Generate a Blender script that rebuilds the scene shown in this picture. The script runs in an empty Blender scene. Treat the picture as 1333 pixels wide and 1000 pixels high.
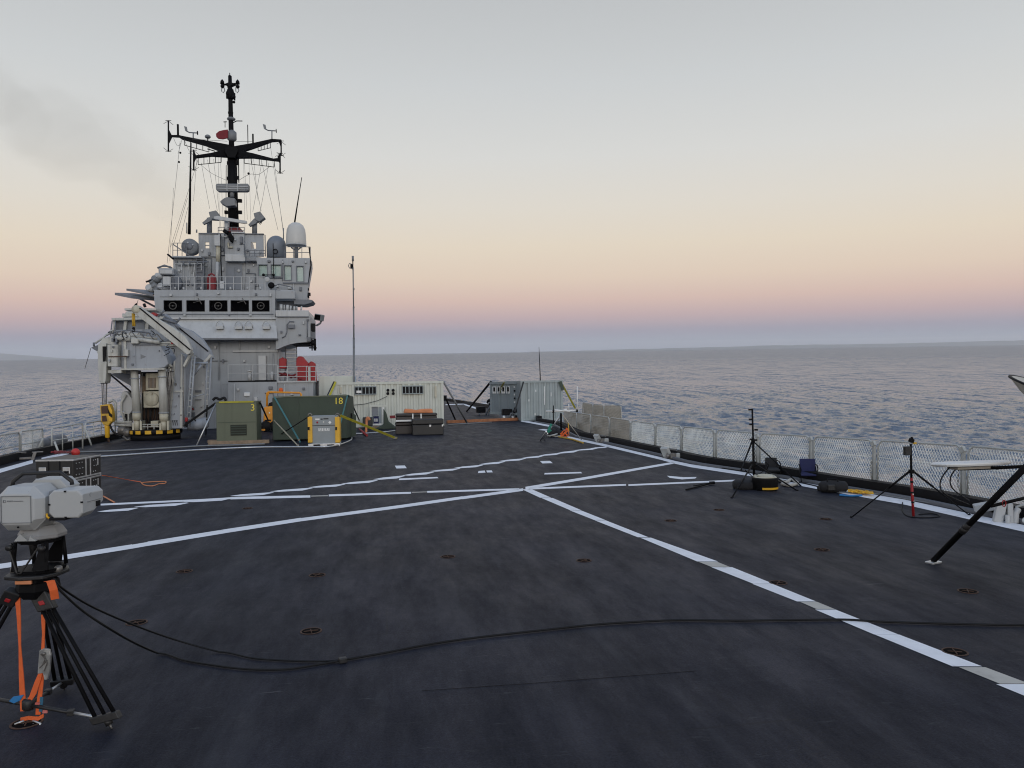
import bpy, bmesh, math, random
import numpy as np
from mathutils import Matrix, Vector, noise
random.seed(7)
rng = np.random.default_rng(11)
SC = bpy.context.scene
COL = SC.collection
R = math.radians

# ------------------------------------------------------------------ camera frame
# The deck is built level in a "ship frame" (x starboard, y along the ship, z up, deck at z = 0).
# At the end the whole ship is pitched bow-down by PITCH and set at its height above the sea.
F_PX, EYE, YAW, ROLL = 1000.0, 2.1, R(9.5), 0.015
PITCH, DECK_Z = 0.042, 10.0
FW = Vector((math.sin(YAW), math.cos(YAW), 0)); RH = Vector((math.cos(YAW), -math.sin(YAW), 0)); ZU = Vector((0, 0, 1))
CU = ZU * math.cos(ROLL) + RH * math.sin(ROLL); CR = RH * math.cos(ROLL) - ZU * math.sin(ROLL)
CAM = Vector((0, 0, EYE))
SHIP = Matrix.Translation((0, 0, DECK_Z)) @ Matrix.Rotation(-math.atan(PITCH), 4, RH)

cam_data = bpy.data.cameras.new('camera'); cam = bpy.data.objects.new('camera', cam_data); COL.objects.link(cam)
cam_data.sensor_width = 36; cam_data.lens = 36 * F_PX / 1333; cam_data.clip_end = 200000; cam_data.clip_start = 0.05
mc = Matrix.Identity(4)
for i, v in enumerate((CR, CU, -FW)):
    for j in range(3): mc[j][i] = v[j]
mc.translation = CAM
cam.matrix_world = SHIP @ mc
SC.camera = cam

# ------------------------------------------------------------------ dusk sky, afterglow sun, exposure
def lin(c):
    return tuple(((v / 255) / 12.92 if v / 255 <= 0.04045 else ((v / 255 + 0.055) / 1.055) ** 2.4) for v in c)
world = bpy.data.worlds.new('World'); SC.world = world; world.use_nodes = True
nt = world.node_tree; nt.nodes.clear(); N = nt.nodes.new; LK = nt.links.new
out = N('ShaderNodeOutputWorld'); bg = N('ShaderNodeBackground'); LK(bg.outputs[0], out.inputs[0])
tc = N('ShaderNodeTexCoord'); nm = N('ShaderNodeVectorMath'); nm.operation = 'NORMALIZE'; LK(tc.outputs['Generated'], nm.inputs[0])
sp = N('ShaderNodeSeparateXYZ'); LK(nm.outputs[0], sp.inputs[0])
mx = N('ShaderNodeMath'); mx.operation = 'MAXIMUM'; LK(sp.outputs[2], mx.inputs[0]); mx.inputs[1].default_value = 0.0
sq = N('ShaderNodeMath'); sq.operation = 'SQRT'; LK(mx.outputs[0], sq.inputs[0])
def ramp(stops):
    r = N('ShaderNodeValToRGB'); e = r.color_ramp.elements
    while len(e) < len(stops): e.new(0.5)
    for el, (p, c) in zip(e, stops): el.position = p; el.color = (*c, 1)
    LK(sq.outputs[0], r.inputs[0]); return r
def el(px): return math.sqrt(math.sin(math.atan(px / 1000)))
anti = ramp([(0.0, lin((150, 160, 178))), (el(12), lin((158, 164, 180))), (el(26), lin((172, 165, 178))), (el(44), lin((197, 173, 174))), (el(66), lin((216, 188, 176))),
             (el(95), lin((223, 203, 184))), (el(135), lin((224, 211, 192))), (el(185), lin((219, 213, 202))), (el(250), lin((211, 211, 208))), (el(340), lin((199, 202, 203))),
             (el(460), lin((185, 188, 190))), (0.80, lin((158, 172, 194))), (1.0, lin((132, 156, 196)))])
glow = ramp([(0.0, (1.05, 0.80, 0.58)), (el(60), (1.20, 0.98, 0.76)), (el(160), (1.05, 0.98, 0.86)), (el(340), (0.80, 0.86, 0.90)), (0.75, (0.46, 0.55, 0.68)), (1.0, lin((132, 156, 196)))])
SUN_AZ = Vector((math.sin(YAW + R(180 - 14)), math.cos(YAW + R(180 - 14)), 0))      # where the sun went down: behind the camera
dt = N('ShaderNodeVectorMath'); dt.operation = 'DOT_PRODUCT'; LK(nm.outputs[0], dt.inputs[0]); dt.inputs[1].default_value = SUN_AZ
mr = N('ShaderNodeMapRange'); mr.interpolation_type = 'SMOOTHSTEP'; LK(dt.outputs['Value'], mr.inputs[0])
mr.inputs[1].default_value = -0.45; mr.inputs[2].default_value = 1.0
mixc = N('ShaderNodeMix'); mixc.data_type = 'RGBA'; LK(mr.outputs[0], mixc.inputs[0]); LK(anti.outputs[0], mixc.inputs[6]); LK(glow.outputs[0], mixc.inputs[7])
LK(mixc.outputs[2], bg.inputs[0]); bg.inputs[1].default_value = 1.08
sun_data = bpy.data.lights.new('sun', 'SUN'); sun = bpy.data.objects.new('sun', sun_data); COL.objects.link(sun)
sun_data.energy = 0.62; sun_data.angle = R(24); sun_data.color = (1.0, 0.94, 0.90)
sd = (SUN_AZ + Vector((0, 0, math.tan(R(16))))).normalized()
sun.rotation_euler = sd.to_track_quat('Z', 'Y').to_euler()
vs = SC.view_settings; vs.view_transform = 'Standard'; vs.look = 'None'; vs.exposure = 0.0; vs.gamma = 1.0; vs.use_curve_mapping = False
SC.cycles.filter_width = 1.1; SC.cycles.max_bounces = 6; SC.cycles.use_denoising = True; SC.cycles.denoising_prefilter = 'ACCURATE'

# ------------------------------------------------------------------ helpers: where a thing stands
def ray(px, py): return FW + CR * ((px - 666.5) / F_PX) - CU * ((py - 500) / F_PX)
def deck(px, py, z=0.0):
    d = ray(px, py); return CAM + d * ((z - EYE) / d.z)
def at(px, py, Y):
    d = ray(px, py); return CAM + d * (Y / d.y)
def dep(px, py, d): return CAM + ray(px, py) * d
def over(px, py, g):
    """point above ground point g (same plan distance) that shows at row py"""
    d = ray(px, py); s = Vector((g.x, g.y, 0)).dot(FW) / Vector((d.x, d.y, 0)).dot(FW)
    return CAM + d * s

# ------------------------------------------------------------------ helpers: meshes
class MB:
    def __init__(s, T=None): s.v = []; s.f = []; s.sm = []; s.T = T
    def add(s, vs, fs, smooth=False):
        o = len(s.v)
        for v in vs:
            v = Vector(v); s.v.append(s.T @ v if s.T is not None else v)
        for f in fs: s.f.append([i + o for i in f]); s.sm.append(smooth)
        return s
    def hexa(s, p): return s.add(p, [(0, 3, 2, 1), (4, 5, 6, 7), (0, 1, 5, 4), (1, 2, 6, 5), (2, 3, 7, 6), (3, 0, 4, 7)])
    def box(s, c, d, rot=None):
        c = Vector(c); x, y, z = d[0] / 2, d[1] / 2, d[2] / 2
        p = [Vector(q) for q in ((-x, -y, -z), (x, -y, -z), (x, y, -z), (-x, y, -z), (-x, -y, z), (x, -y, z), (x, y, z), (-x, y, z))]
        if rot is not None: p = [rot @ q for q in p]
        return s.hexa([c + q for q in p])
    def bb(s, a, b):
        return s.box([(a[i] + b[i]) / 2 for i in range(3)], [abs(b[i] - a[i]) for i in range(3)])
    def prism(s, front, off):
        """closed solid from a front polygon and an offset vector"""
        n = len(front); fr = [Vector(p) for p in front]; off = Vector(off)
        s.add(fr + [p + off for p in fr], [list(range(n)), [2 * n - 1 - i for i in range(n)]] + [[i, i + n, (i + 1) % n + n, (i + 1) % n] for i in range(n)])
        return s
    def tube(s, a, b, r0, r1=None, n=8, cap=True, smooth=True):
        return s.path([a, b], r0, n, r1=r1, cap=cap, smooth=smooth)
    def path(s, pts, r, n=6, r1=None, cap=True, smooth=True, closed=False):
        pts = [Vector(p) for p in pts]; m = len(pts); vs = []; prev = None
        for i, p in enumerate(pts):
            if closed: t = pts[(i + 1) % m] - pts[i - 1]
            else: t = pts[min(i + 1, m - 1)] - pts[max(i - 1, 0)]
            t = t.normalized() if t.length > 1e-9 else Vector((0, 0, 1))
            if prev is None:
                u = t.cross(Vector((0, 0, 1)));
                if u.length < 0.05: u = t.cross(Vector((0, 1, 0)))
            else: u = prev - t * prev.dot(t)
            u.normalize(); prev = u; w = t.cross(u)
            rr = r if r1 is None else r + (r1 - r) * i / max(m - 1, 1)
            for k in range(n):
                a = 2 * math.pi * (k + 0.5) / n; vs.append(p + (u * math.cos(a) + w * math.sin(a)) * rr)
        fs = []
        for i in range(m if closed else m - 1):
            j = (i + 1) % m
            for k in range(n):
                q = (k + 1) % n; fs.append((i * n + k, i * n + q, j * n + q, j * n + k))
        s.add(vs, fs, smooth and n > 5)
        if cap and not closed:
            o = len(s.v) - len(vs)
            s.f.append([o + n - 1 - k for k in range(n)]); s.sm.append(False)
            s.f.append([o + (m - 1) * n + k for k in range(n)]); s.sm.append(False)
        return s
    def lathe(s, prof, base, n=20, axis=(0, 0, 1), smooth=True):
        ax = Vector(axis).normalized(); q = ax.to_track_quat('Z', 'Y'); base = Vector(base); vs = []; fs = []; m = len(prof)
        for (r, z) in prof:
            for k in range(n):
                a = 2 * math.pi * k / n; vs.append(base + q @ Vector((r * math.cos(a), r * math.sin(a), z)))
        for i in range(m - 1):
            for k in range(n):
                k2 = (k + 1) % n; fs.append((i * n + k, i * n + k2, (i + 1) * n + k2, (i + 1) * n + k))
        s.add(vs, fs, smooth); o = len(s.v) - len(vs)
        if prof[0] == prof[-1]: return s
        if prof[0][0] > 1e-4: s.f.append([o + n - 1 - k for k in range(n)]); s.sm.append(False)
        if prof[-1][0] > 1e-4: s.f.append([o + (m - 1) * n + k for k in range(n)]); s.sm.append(False)
        return s
    def ball(s, c, r, n=12, sz=1.0):
        return s.lathe([(max(r * math.sin(math.pi * i / 8), 1e-5), -r * sz * math.cos(math.pi * i / 8)) for i in range(9)], c, n)
    def build(s, name, m, parent=None, bev=0.0):
        off = Vector((0, 0, 0)); p = parent
        while p is not None: off += Vector(p.get('org', (0, 0, 0))); p = p.parent
        me = bpy.data.meshes.new(name); me.from_pydata([v - off for v in s.v], [], s.f)
        me.polygons.foreach_set('use_smooth', s.sm); me.update()
        bm = bmesh.new(); bm.from_mesh(me); bmesh.ops.recalc_face_normals(bm, faces=bm.faces); bm.to_mesh(me); bm.free()
        o = bpy.data.objects.new(name, me); COL.objects.link(o); me.materials.append(m)
        if parent is not None: o.parent = parent
        if bev:
            b = o.modifiers.new('bevel', 'BEVEL'); b.width = bev; b.segments = 2; b.limit_method = 'ANGLE'; b.angle_limit = R(40)
        return o
def thing(name, label, cat, loc=(0, 0, 0), group=None):
    o = bpy.data.objects.new(name, None); COL.objects.link(o); o.empty_display_size = 0.2
    o['org'] = tuple(loc); o.location = loc; o['label'] = label; o['category'] = cat
    if group: o['group'] = group
    return o
def tag(o, label, cat, group=None):
    o['label'] = label; o['category'] = cat
    if group: o['group'] = group
    return o
def copy_tree(o, parent=None):
    c = o.copy(); COL.objects.link(c)
    if parent is not None: c.parent = parent
    for ch in list(o.children): copy_tree(ch, c)
    return c
def frame(loc, rz=0.0): return Matrix.Translation(loc) @ Matrix.Rotation(rz, 4, 'Z')
def spline(pts, k=8):
    pts = [Vector(p) for p in pts]; o = []
    for i in range(len(pts) - 1):
        p0 = pts[max(i - 1, 0)]; p1 = pts[i]; p2 = pts[i + 1]; p3 = pts[min(i + 2, len(pts) - 1)]
        for j in range(k):
            t = j / k
            o.append(0.5 * ((2 * p1) + (p2 - p0) * t + (2 * p0 - 5 * p1 + 4 * p2 - p3) * t * t + (3 * p1 - p0 - 3 * p2 + p3) * t ** 3))
    o.append(pts[-1]); return o
def text_mesh(name, s, size, m, M4, parent, depth=0.004):
    cu = bpy.data.curves.new('t', 'FONT'); cu.body = s; cu.size = size; cu.extrude = depth; cu.align_x = 'CENTER'; cu.align_y = 'CENTER'; cu.resolution_u = 3
    o = bpy.data.objects.new('t', cu); COL.objects.link(o)
    me = bpy.data.meshes.new_from_object(o.evaluated_get(bpy.context.evaluated_depsgraph_get()))
    bpy.data.objects.remove(o); bpy.data.curves.remove(cu)
    b = MB(M4); b.add([v.co for v in me.vertices], [list(p.vertices) for p in me.polygons]); bpy.data.meshes.remove(me)
    return b.build(name, m, parent)
FRONT = Matrix.Rotation(R(90), 4, 'X')            # lettering that faces -y

# ------------------------------------------------------------------ materials
def mat(name, col, rough=0.6, metal=0.0, var=0.12, scale=3.0, streak=0.0, rust=0.0, bump=0.0, bscale=40.0, spec=0.5, dirt=(0.10, 0.07, 0.05)):
    m = bpy.data.materials.new(name); m.use_nodes = True; t = m.node_tree; b = t.nodes['Principled BSDF']; n = t.nodes.new; l = t.links.new
    b.inputs['Roughness'].default_value = rough; b.inputs['Metallic'].default_value = metal; b.inputs['Specular IOR Level'].default_value = spec
    tcn = n('ShaderNodeTexCoord')
    nz = n('ShaderNodeTexNoise'); nz.inputs['Scale'].default_value = scale; nz.inputs['Detail'].default_value = 6; l(tcn.outputs['Object'], nz.inputs[0])
    r = n('ShaderNodeMapRange'); l(nz.outputs[0], r.inputs[0]); r.inputs[1].default_value = 0.25; r.inputs[2].default_value = 0.75
    r.inputs[3].default_value = 1 - var; r.inputs[4].default_value = 1 + var
    vm = n('ShaderNodeVectorMath'); vm.operation = 'SCALE'; vm.inputs[0].default_value = col; l(r.outputs[0], vm.inputs['Scale'])
    cur = vm.outputs[0]
    def over_(cur, fac, c):
        x = n('ShaderNodeMix'); x.data_type = 'RGBA'; l(fac, x.inputs[0]); l(cur, x.inputs[6]); x.inputs[7].default_value = (*c, 1); return x.outputs[2]
    if streak:
        mp = n('ShaderNodeMapping'); l(tcn.outputs['Object'], mp.inputs[0]); mp.inputs['Scale'].default_value = (5, 5, 0.35)
        z = n('ShaderNodeTexNoise'); z.inputs['Scale'].default_value = 1.2; z.inputs['Detail'].default_value = 8; l(mp.outputs[0], z.inputs[0])
        q = n('ShaderNodeMapRange'); l(z.outputs[0], q.inputs[0]); q.inputs[1].default_value = 0.52; q.inputs[2].default_value = 0.8; q.inputs[3].default_value = 0; q.inputs[4].default_value = streak
        cur = over_(cur, q.outputs[0], (col[0] * 0.45, col[1] * 0.42, col[2] * 0.38))
    if rust:
        mp = n('ShaderNodeMapping'); l(tcn.outputs['Object'], mp.inputs[0]); mp.inputs['Scale'].default_value = (1, 1, 0.45)
        z = n('ShaderNodeTexNoise'); z.inputs['Scale'].default_value = 4.5; z.inputs['Detail'].default_value = 10; z.inputs['Roughness'].default_value = 0.7; l(mp.outputs[0], z.inputs[0])
        q = n('ShaderNodeMapRange'); l(z.outputs[0], q.inputs[0]); q.inputs[1].default_value = 0.60; q.inputs[2].default_value = 0.70; q.inputs[3].default_value = 0; q.inputs[4].default_value = rust
        cur = over_(cur, q.outputs[0], dirt)
    l(cur, b.inputs['Base Color'])
    rr = n('ShaderNodeMapRange'); l(nz.outputs[0], rr.inputs[0]); rr.inputs[3].default_value = max(rough - 0.12, 0.05); rr.inputs[4].default_value = min(rough + 0.12, 1); l(rr.outputs[0], b.inputs['Roughness'])
    if bump:
        z = n('ShaderNodeTexNoise'); z.inputs['Scale'].default_value = bscale; z.inputs['Detail'].default_value = 4; l(tcn.outputs['Object'], z.inputs[0])
        bp = n('ShaderNodeBump'); bp.inputs['Strength'].default_value = bump; bp.inputs['Distance'].default_value = 0.02; l(z.outputs[0], bp.inputs['Height']); l(bp.outputs[0], b.inputs['Normal'])
    return m
M = {}
M['grey'] = mat('ship_grey_paint', (0.315, 0.335, 0.355), 0.42, var=0.13, scale=0.9, streak=0.5, rust=0.22, bump=0.15, bscale=3)
M['grey_pale'] = mat('ship_pale_and_skylit_grey_paint', (0.47, 0.48, 0.48), 0.5, var=0.12, scale=1.2, streak=0.3, rust=0.1)
M['grey_dark'] = mat('ship_dark_grey_paint', (0.15, 0.16, 0.18), 0.55, var=0.12, streak=0.3)
M['cream'] = mat('crane_cream_paint', (0.50, 0.47, 0.37), 0.5, var=0.16, scale=3, streak=0.8, rust=0.8, dirt=(0.16, 0.10, 0.05))
M['crane'] = mat('crane_grey_paint', (0.32, 0.345, 0.38), 0.5, var=0.14, scale=1.5, streak=0.6, rust=0.45, dirt=(0.17, 0.11, 0.07))
M['crane_light'] = mat('crane_light_paint', (0.49, 0.49, 0.455), 0.5, var=0.14, scale=2.5, streak=0.75, rust=0.6, dirt=(0.17, 0.11, 0.07))
M['black'] = mat('black_paint', (0.009, 0.009, 0.011), 0.6, var=0.2, spec=0.15)
M['black_soft'] = mat('black_fabric', (0.014, 0.014, 0.016), 0.85, var=0.3, bump=0.3)
M['rubber'] = mat('black_rubber', (0.008, 0.008, 0.009), 0.6, var=0.2, spec=0.25)
M['case'] = mat('black_case_plastic', (0.014, 0.0135, 0.014), 0.5, var=0.3, scale=8, bump=0.15)
M['brown_case'] = mat('brown_black_case', (0.036, 0.029, 0.026), 0.5, var=0.3, bump=0.2)
M['alu'] = mat('bare_aluminium', (0.55, 0.56, 0.57), 0.35, metal=0.7, var=0.15, scale=12)
M['steel'] = mat('weathered_steel', (0.20, 0.19, 0.18), 0.5, metal=0.6, var=0.3, scale=10, rust=0.5)
M['green'] = mat('olive_green_paint', (0.105, 0.122, 0.080), 0.5, var=0.12, scale=2, streak=0.3, rust=0.08)
M['green_dark'] = mat('dark_green_cover', (0.044, 0.062, 0.044), 0.7, var=0.2, scale=2, bump=0.2, bscale=6)
M['yellow_letter'] = mat('yellow_stencil_paint', (0.78, 0.62, 0.06), 0.6, var=0.05)
M['yellow'] = mat('safety_yellow', (0.72, 0.40, 0.02), 0.45, var=0.12, rust=0.15)
M['yellow_dirty'] = mat('worn_yellow_hook_paint', (0.55, 0.33, 0.03), 0.5, var=0.2, scale=5, rust=0.6)
M['orange_y'] = mat('orange_machine_paint', (0.75, 0.30, 0.02), 0.45, var=0.12, rust=0.15)
M['orange'] = mat('orange_webbing', (0.72, 0.13, 0.03), 0.7, var=0.12, scale=20, bump=0.3, bscale=200)
M['peach'] = mat('faded_orange_fabric', (0.62, 0.24, 0.11), 0.8, var=0.2)
M['red'] = mat('red_paint', (0.33, 0.012, 0.016), 0.55, var=0.15)
M['red_dark'] = mat('dark_red_cover', (0.20, 0.02, 0.025), 0.7, var=0.25, scale=4)
M['flag'] = mat('red_flag_cloth', (0.19, 0.018, 0.026), 0.8, var=0.2)
M['blue'] = mat('navy_blue_fabric', (0.012, 0.016, 0.075), 0.8, var=0.2)
M['tape_blue'] = mat('blue_strap_label', (0.03, 0.20, 0.48), 0.6, var=0.1)
M['container'] = mat('pale_grey_green_container_paint', (0.58, 0.60, 0.54), 0.55, var=0.08, scale=1.5, streak=0.35, rust=0.15)
M['container_b'] = mat('grey_container_paint', (0.31, 0.355, 0.36), 0.55, var=0.12, scale=1.5, streak=0.6, rust=0.12)
M['container_d'] = mat('dark_and_shaded_grey_paint', (0.25, 0.29, 0.31), 0.55, var=0.12, scale=1.5, streak=0.3)  # shaded copy of the container grey for its left side; also dark parts
M['white'] = mat('white_paint', (0.74, 0.75, 0.74), 0.4, var=0.06)
M['white_rail'] = mat('worn_white_rail_paint', (0.43, 0.44, 0.42), 0.5, var=0.15, scale=6, rust=0.35)
M['net'] = mat('weathered_white_net_cord', (0.76, 0.765, 0.72), 0.85, var=0.2, scale=2)
M['tarp'] = mat('beige_weathered_net_cloth', (0.47, 0.435, 0.375), 0.9, var=0.15, scale=1.5, streak=0.3, rust=0.15, bump=0.4, bscale=6)
M['radar'] = mat('light_grey_instrument_housing', (0.42, 0.43, 0.43), 0.45, var=0.05, bump=0.04, bscale=150)
M['box_grey'] = mat('mid_grey_battery_housing', (0.24, 0.27, 0.285), 0.45, var=0.08)
M['wood'] = mat('weathered_timber', (0.26, 0.19, 0.13), 0.8, var=0.3, scale=6)
M['wood_red'] = mat('orange_brown_timber', (0.36, 0.15, 0.07), 0.8, var=0.3, scale=6)
M['glass'] = mat('dark_window_glass', (0.004, 0.004, 0.005), 0.5, var=0.1, spec=0.0)
M['glass_green'] = mat('green_glass_with_sky_in_colour', (0.24, 0.36, 0.33), 0.12, var=0.15, spec=0.6)  # opaque; the sky seen through the room is put into its pale green
M['ring'] = mat('dull_wiper_metal', (0.10, 0.095, 0.09), 0.5, var=0.2)
M['antenna'] = mat('antenna_black', (0.0045, 0.0045, 0.0055), 0.6, var=0.2, spec=0.12)
M['antenna_grey'] = mat('antenna_mid_grey', (0.18, 0.19, 0.20), 0.5, var=0.12, scale=4)
M['radome'] = mat('off_white_radome', (0.56, 0.55, 0.52), 0.45, var=0.05)
M['dome'] = mat('blue_grey_dome_paint', (0.18, 0.20, 0.23), 0.5, var=0.08, streak=0.2)
M['wire'] = mat('rigging_wire', (0.10, 0.10, 0.10), 0.5, metal=0.4)
M['teal'] = mat('teal_strap', (0.05, 0.17, 0.19), 0.7)
M['strap_y'] = mat('yellow_lashing_strap', (0.40, 0.36, 0.03), 0.7, var=0.2, scale=12)
M['strap_k'] = mat('black_lashing_strap', (0.016, 0.018, 0.022), 0.7)
M['rope_green'] = mat('teal_green_rope', (0.03, 0.22, 0.16), 0.8)
M['rust'] = mat('rusty_fitting_steel', (0.07, 0.036, 0.022), 0.8, var=0.4, scale=20)
M['pit'] = mat('steel_with_recess_shade', (0.007, 0.006, 0.006), 0.9, spec=0.05, var=0.4, scale=20)
M['line'] = mat('white_deck_paint', (0.86, 0.86, 0.87), 0.6, var=0.10, scale=5, rust=0.5, dirt=(0.16, 0.16, 0.165), bump=0.3, bscale=90)
M['line_cream'] = mat('cream_deck_paint', (0.50, 0.47, 0.41), 0.65, var=0.12, scale=6, rust=0.3, dirt=(0.2, 0.17, 0.14))
M['hull'] = mat('hull_grey', (0.25, 0.26, 0.28), 0.5, var=0.1, streak=0.4)
M['flap'] = mat('dark_vent_mesh', (0.022, 0.026, 0.018), 0.8)

# ------------------------------------------------------------------ SETTING: sea, far hills, deck
def sea_material():
    m = bpy.data.materials.new('sea_water'); m.use_nodes = True; t = m.node_tree; b = t.nodes['Principled BSDF']; n = t.nodes.new; l = t.links.new
    b.inputs['Base Color'].default_value = (0.124, 0.156, 0.204, 1); b.inputs['Roughness'].default_value = 0.22; b.inputs['IOR'].default_value = 1.333
    g = n('ShaderNodeNewGeometry'); acc = None
    # facet slopes straight from noise (not height bump), so distant water keeps its steepness
    for sx, sc, am, dtl in ((0.010, 0.012, 0.3, 3), (0.60, 0.05, 1.9, 3), (0.20, 0.12, 0.7, 3), (1.1, 0.7, 1.7, 4), (2.4, 4.0, 1.8, 3)):
        mp = n('ShaderNodeMapping'); mp.inputs['Rotation'].default_value = (0, 0, R(24)); mp.inputs['Scale'].default_value = (sx, sc, sc); l(g.outputs['Position'], mp.inputs[0])
        z = n('ShaderNodeTexNoise'); z.inputs['Scale'].default_value = 1.0; z.inputs['Detail'].default_value = dtl; z.inputs['Distortion'].default_value = 0.3; l(mp.outputs[0], z.inputs[0])
        ma = n('ShaderNodeVectorMath'); ma.operation = 'MULTIPLY_ADD'; l(z.outputs['Color'], ma.inputs[0]); ma.inputs[1].default_value = (am, am, 0); ma.inputs[2].default_value = (-am / 2, -am / 2, 0)
        if acc is None: acc = ma.outputs[0]
        else:
            ad = n('ShaderNodeVectorMath'); l(acc, ad.inputs[0]); l(ma.outputs[0], ad.inputs[1]); acc = ad.outputs[0]
    ad = n('ShaderNodeVectorMath'); l(acc, ad.inputs[0]); l(g.outputs['Normal'], ad.inputs[1]); nn = n('ShaderNodeVectorMath'); nn.operation = 'NORMALIZE'; l(ad.outputs[0], nn.inputs[0])
    l(nn.outputs[0], b.inputs['Normal'])
    ln = n('ShaderNodeVectorMath'); ln.operation = 'LENGTH'; l(g.outputs['Position'], ln.inputs[0]); rr = n('ShaderNodeMapRange'); rr.interpolation_type = 'SMOOTHSTEP'; l(ln.outputs['Value'], rr.inputs[0])
    rr.inputs[1].default_value = 80; rr.inputs[2].default_value = 1200; rr.inputs[3].default_value = 0.20; rr.inputs[4].default_value = 0.29; l(rr.outputs[0], b.inputs['Roughness'])   # unresolved ripples far out
    return m
def make_sea():
    fwd_az = math.atan2(FW.x, FW.y)
    fine = np.linspace(-R(46), R(46), 1250); coarse = np.linspace(R(46), 2 * math.pi - R(46), 90)[1:-1]
    az = np.concatenate([fine, coarse]) + fwd_az
    dep_px = np.concatenate([np.linspace(150, 2.5, 330), [1.8, 1.3, 0.968]])
    rad = np.concatenate([[1.0, 20.0, 45.0, 65.0], (DECK_Z + EYE) * 1000 / dep_px])
    A, Rr = np.meshgrid(az, rad); X = Rr * np.sin(A); Y = Rr * np.cos(A); Z = np.zeros_like(X)
    fade_base = np.gradient(rad)[:, None] * np.ones_like(X)
    wind = R(66)
    for i in range(90):
        lam = 0.6 * (7 / 0.6) ** rng.random(); k = 2 * math.pi / lam; th = wind + rng.normal(0, 0.75); ph = rng.random() * 6.28
        amp = 0.0048 * lam * (1.0 if lam < 4 else (4 / lam) ** 1.0)
        fade = np.clip(1.6 - 2.6 * fade_base / lam, 0, 1)
        arg = k * (X * math.cos(th) + Y * math.sin(th)) + ph + 0.6 * np.sin(0.013 * X + 0.017 * Y + i)
        Z += amp * fade * (np.sin(arg) + 0.25 * np.sin(2 * arg + 1.1))
    Z *= 1.0 + 0.35 * np.sin(0.021 * X + 1.0) * np.sin(0.017 * Y)
    nr, na = X.shape
    co = np.stack([X, Y, Z], -1).reshape(-1, 3).astype(np.float32)
    i = np.arange(nr - 1)[:, None] * na; j = np.arange(na)[None, :]; j2 = (j + 1) % na
    q = np.stack([i + j, i + na + j, i + na + j2, i + j2], -1).reshape(-1, 4)
    me = bpy.data.meshes.new('sea'); me.vertices.add(len(co)); me.vertices.foreach_set('co', co.ravel())
    me.loops.add(q.size); me.loops.foreach_set('vertex_index', q.ravel().astype(np.int32)); me.polygons.add(len(q))
    me.polygons.foreach_set('loop_start', np.arange(0, q.size, 4, dtype=np.int32)); me.polygons.foreach_set('loop_total', np.full(len(q), 4, dtype=np.int32))
    me.polygons.foreach_set('use_smooth', np.ones(len(q), dtype=bool)); me.update(calc_edges=True)
    if me.polygons[len(q) // 2].normal.z < 0: me.flip_normals()
    o = bpy.data.objects.new('sea', me); COL.objects.link(o); me.materials.append(sea_material()); o['kind'] = 'structure'; o['world'] = 1
    return o
make_sea()

def hills(name, pts, dist, m, depth=1500):
    """distant coast: a crest line (azimuth px, height px above horizon) at its own distance, sloping down to the sea on both sides"""
    b = MB(); s = 1.0
    rows = []
    for (px, h) in pts:
        d = FW + RH * ((px - 666.5) / F_PX); d = d.normalized() if False else d
        p = Vector((d.x, d.y, 0)) * dist; q = Vector((d.x, d.y, 0)) * (dist + depth); f = Vector((d.x, d.y, 0)) * (dist - depth * 0.6)
        hz = h * dist / 1000
        rows.append((f + Vector((0, 0, -14)), p * 0.985 + Vector((0, 0, hz * 0.55)), p + Vector((0, 0, hz)), q + Vector((0, 0, -14))))
    vs = [v for r in rows for v in r]; fs = []
    for i in range(len(rows) - 1):
        for k in range(3): fs.append((i * 4 + k, i * 4 + k + 1, i * 4 + k + 5, i * 4 + k + 4))
    b.add(vs, fs, True); o = b.build(name, m); o['kind'] = 'structure'; o['world'] = 1; return o
M['land'] = mat('far_scrub_land', (0.10, 0.11, 0.09), 0.9, var=0.3, scale=0.002)
def crest(x0, x1, step, fn):
    o = []; x = x0
    while x <= x1: o.append((x, max(fn(x) + 0.6 * noise.noise((x * 0.05, 3.1, 0.7)) + 0.3 * noise.noise((x * 0.17, 1.1, 0.2)), 0.15))); x += step
    return o
hills('hills', crest(-260, 100, 6, lambda x: 10.5 * max(0.0, min(1.0, (95 - x) / 110)) ** 1.5 + 1.0 * math.sin(x * 0.03)), 25000, M['land'], 1500)
hills('coast_hills', crest(690, 1700, 10, lambda x: 0.5 + 5.0 * max(0, min(1, (x - 720) / 480)) - 1.5 * max(0, math.sin(x * 0.012))), 25000, M['land'], 1500)

# the air: pale haze that lies over the water
hz = MB(); hz.box((0, 0, 165), (60000, 60000, 362)); hzm = bpy.data.materials.new('haze'); hzm.use_nodes = True; ht = hzm.node_tree; ht.nodes.remove(ht.nodes['Principled BSDF'])
pv = ht.nodes.new('ShaderNodeVolumePrincipled'); pv.inputs['Color'].default_value = (0.86, 0.90, 0.96, 1); pv.inputs['Density'].default_value = 4.2e-5; ht.links.new(pv.outputs[0], ht.nodes['Material Output'].inputs['Volume'])
hz = hz.build('haze', hzm); hz['kind'] = 'stuff'; hz['world'] = 1

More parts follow.
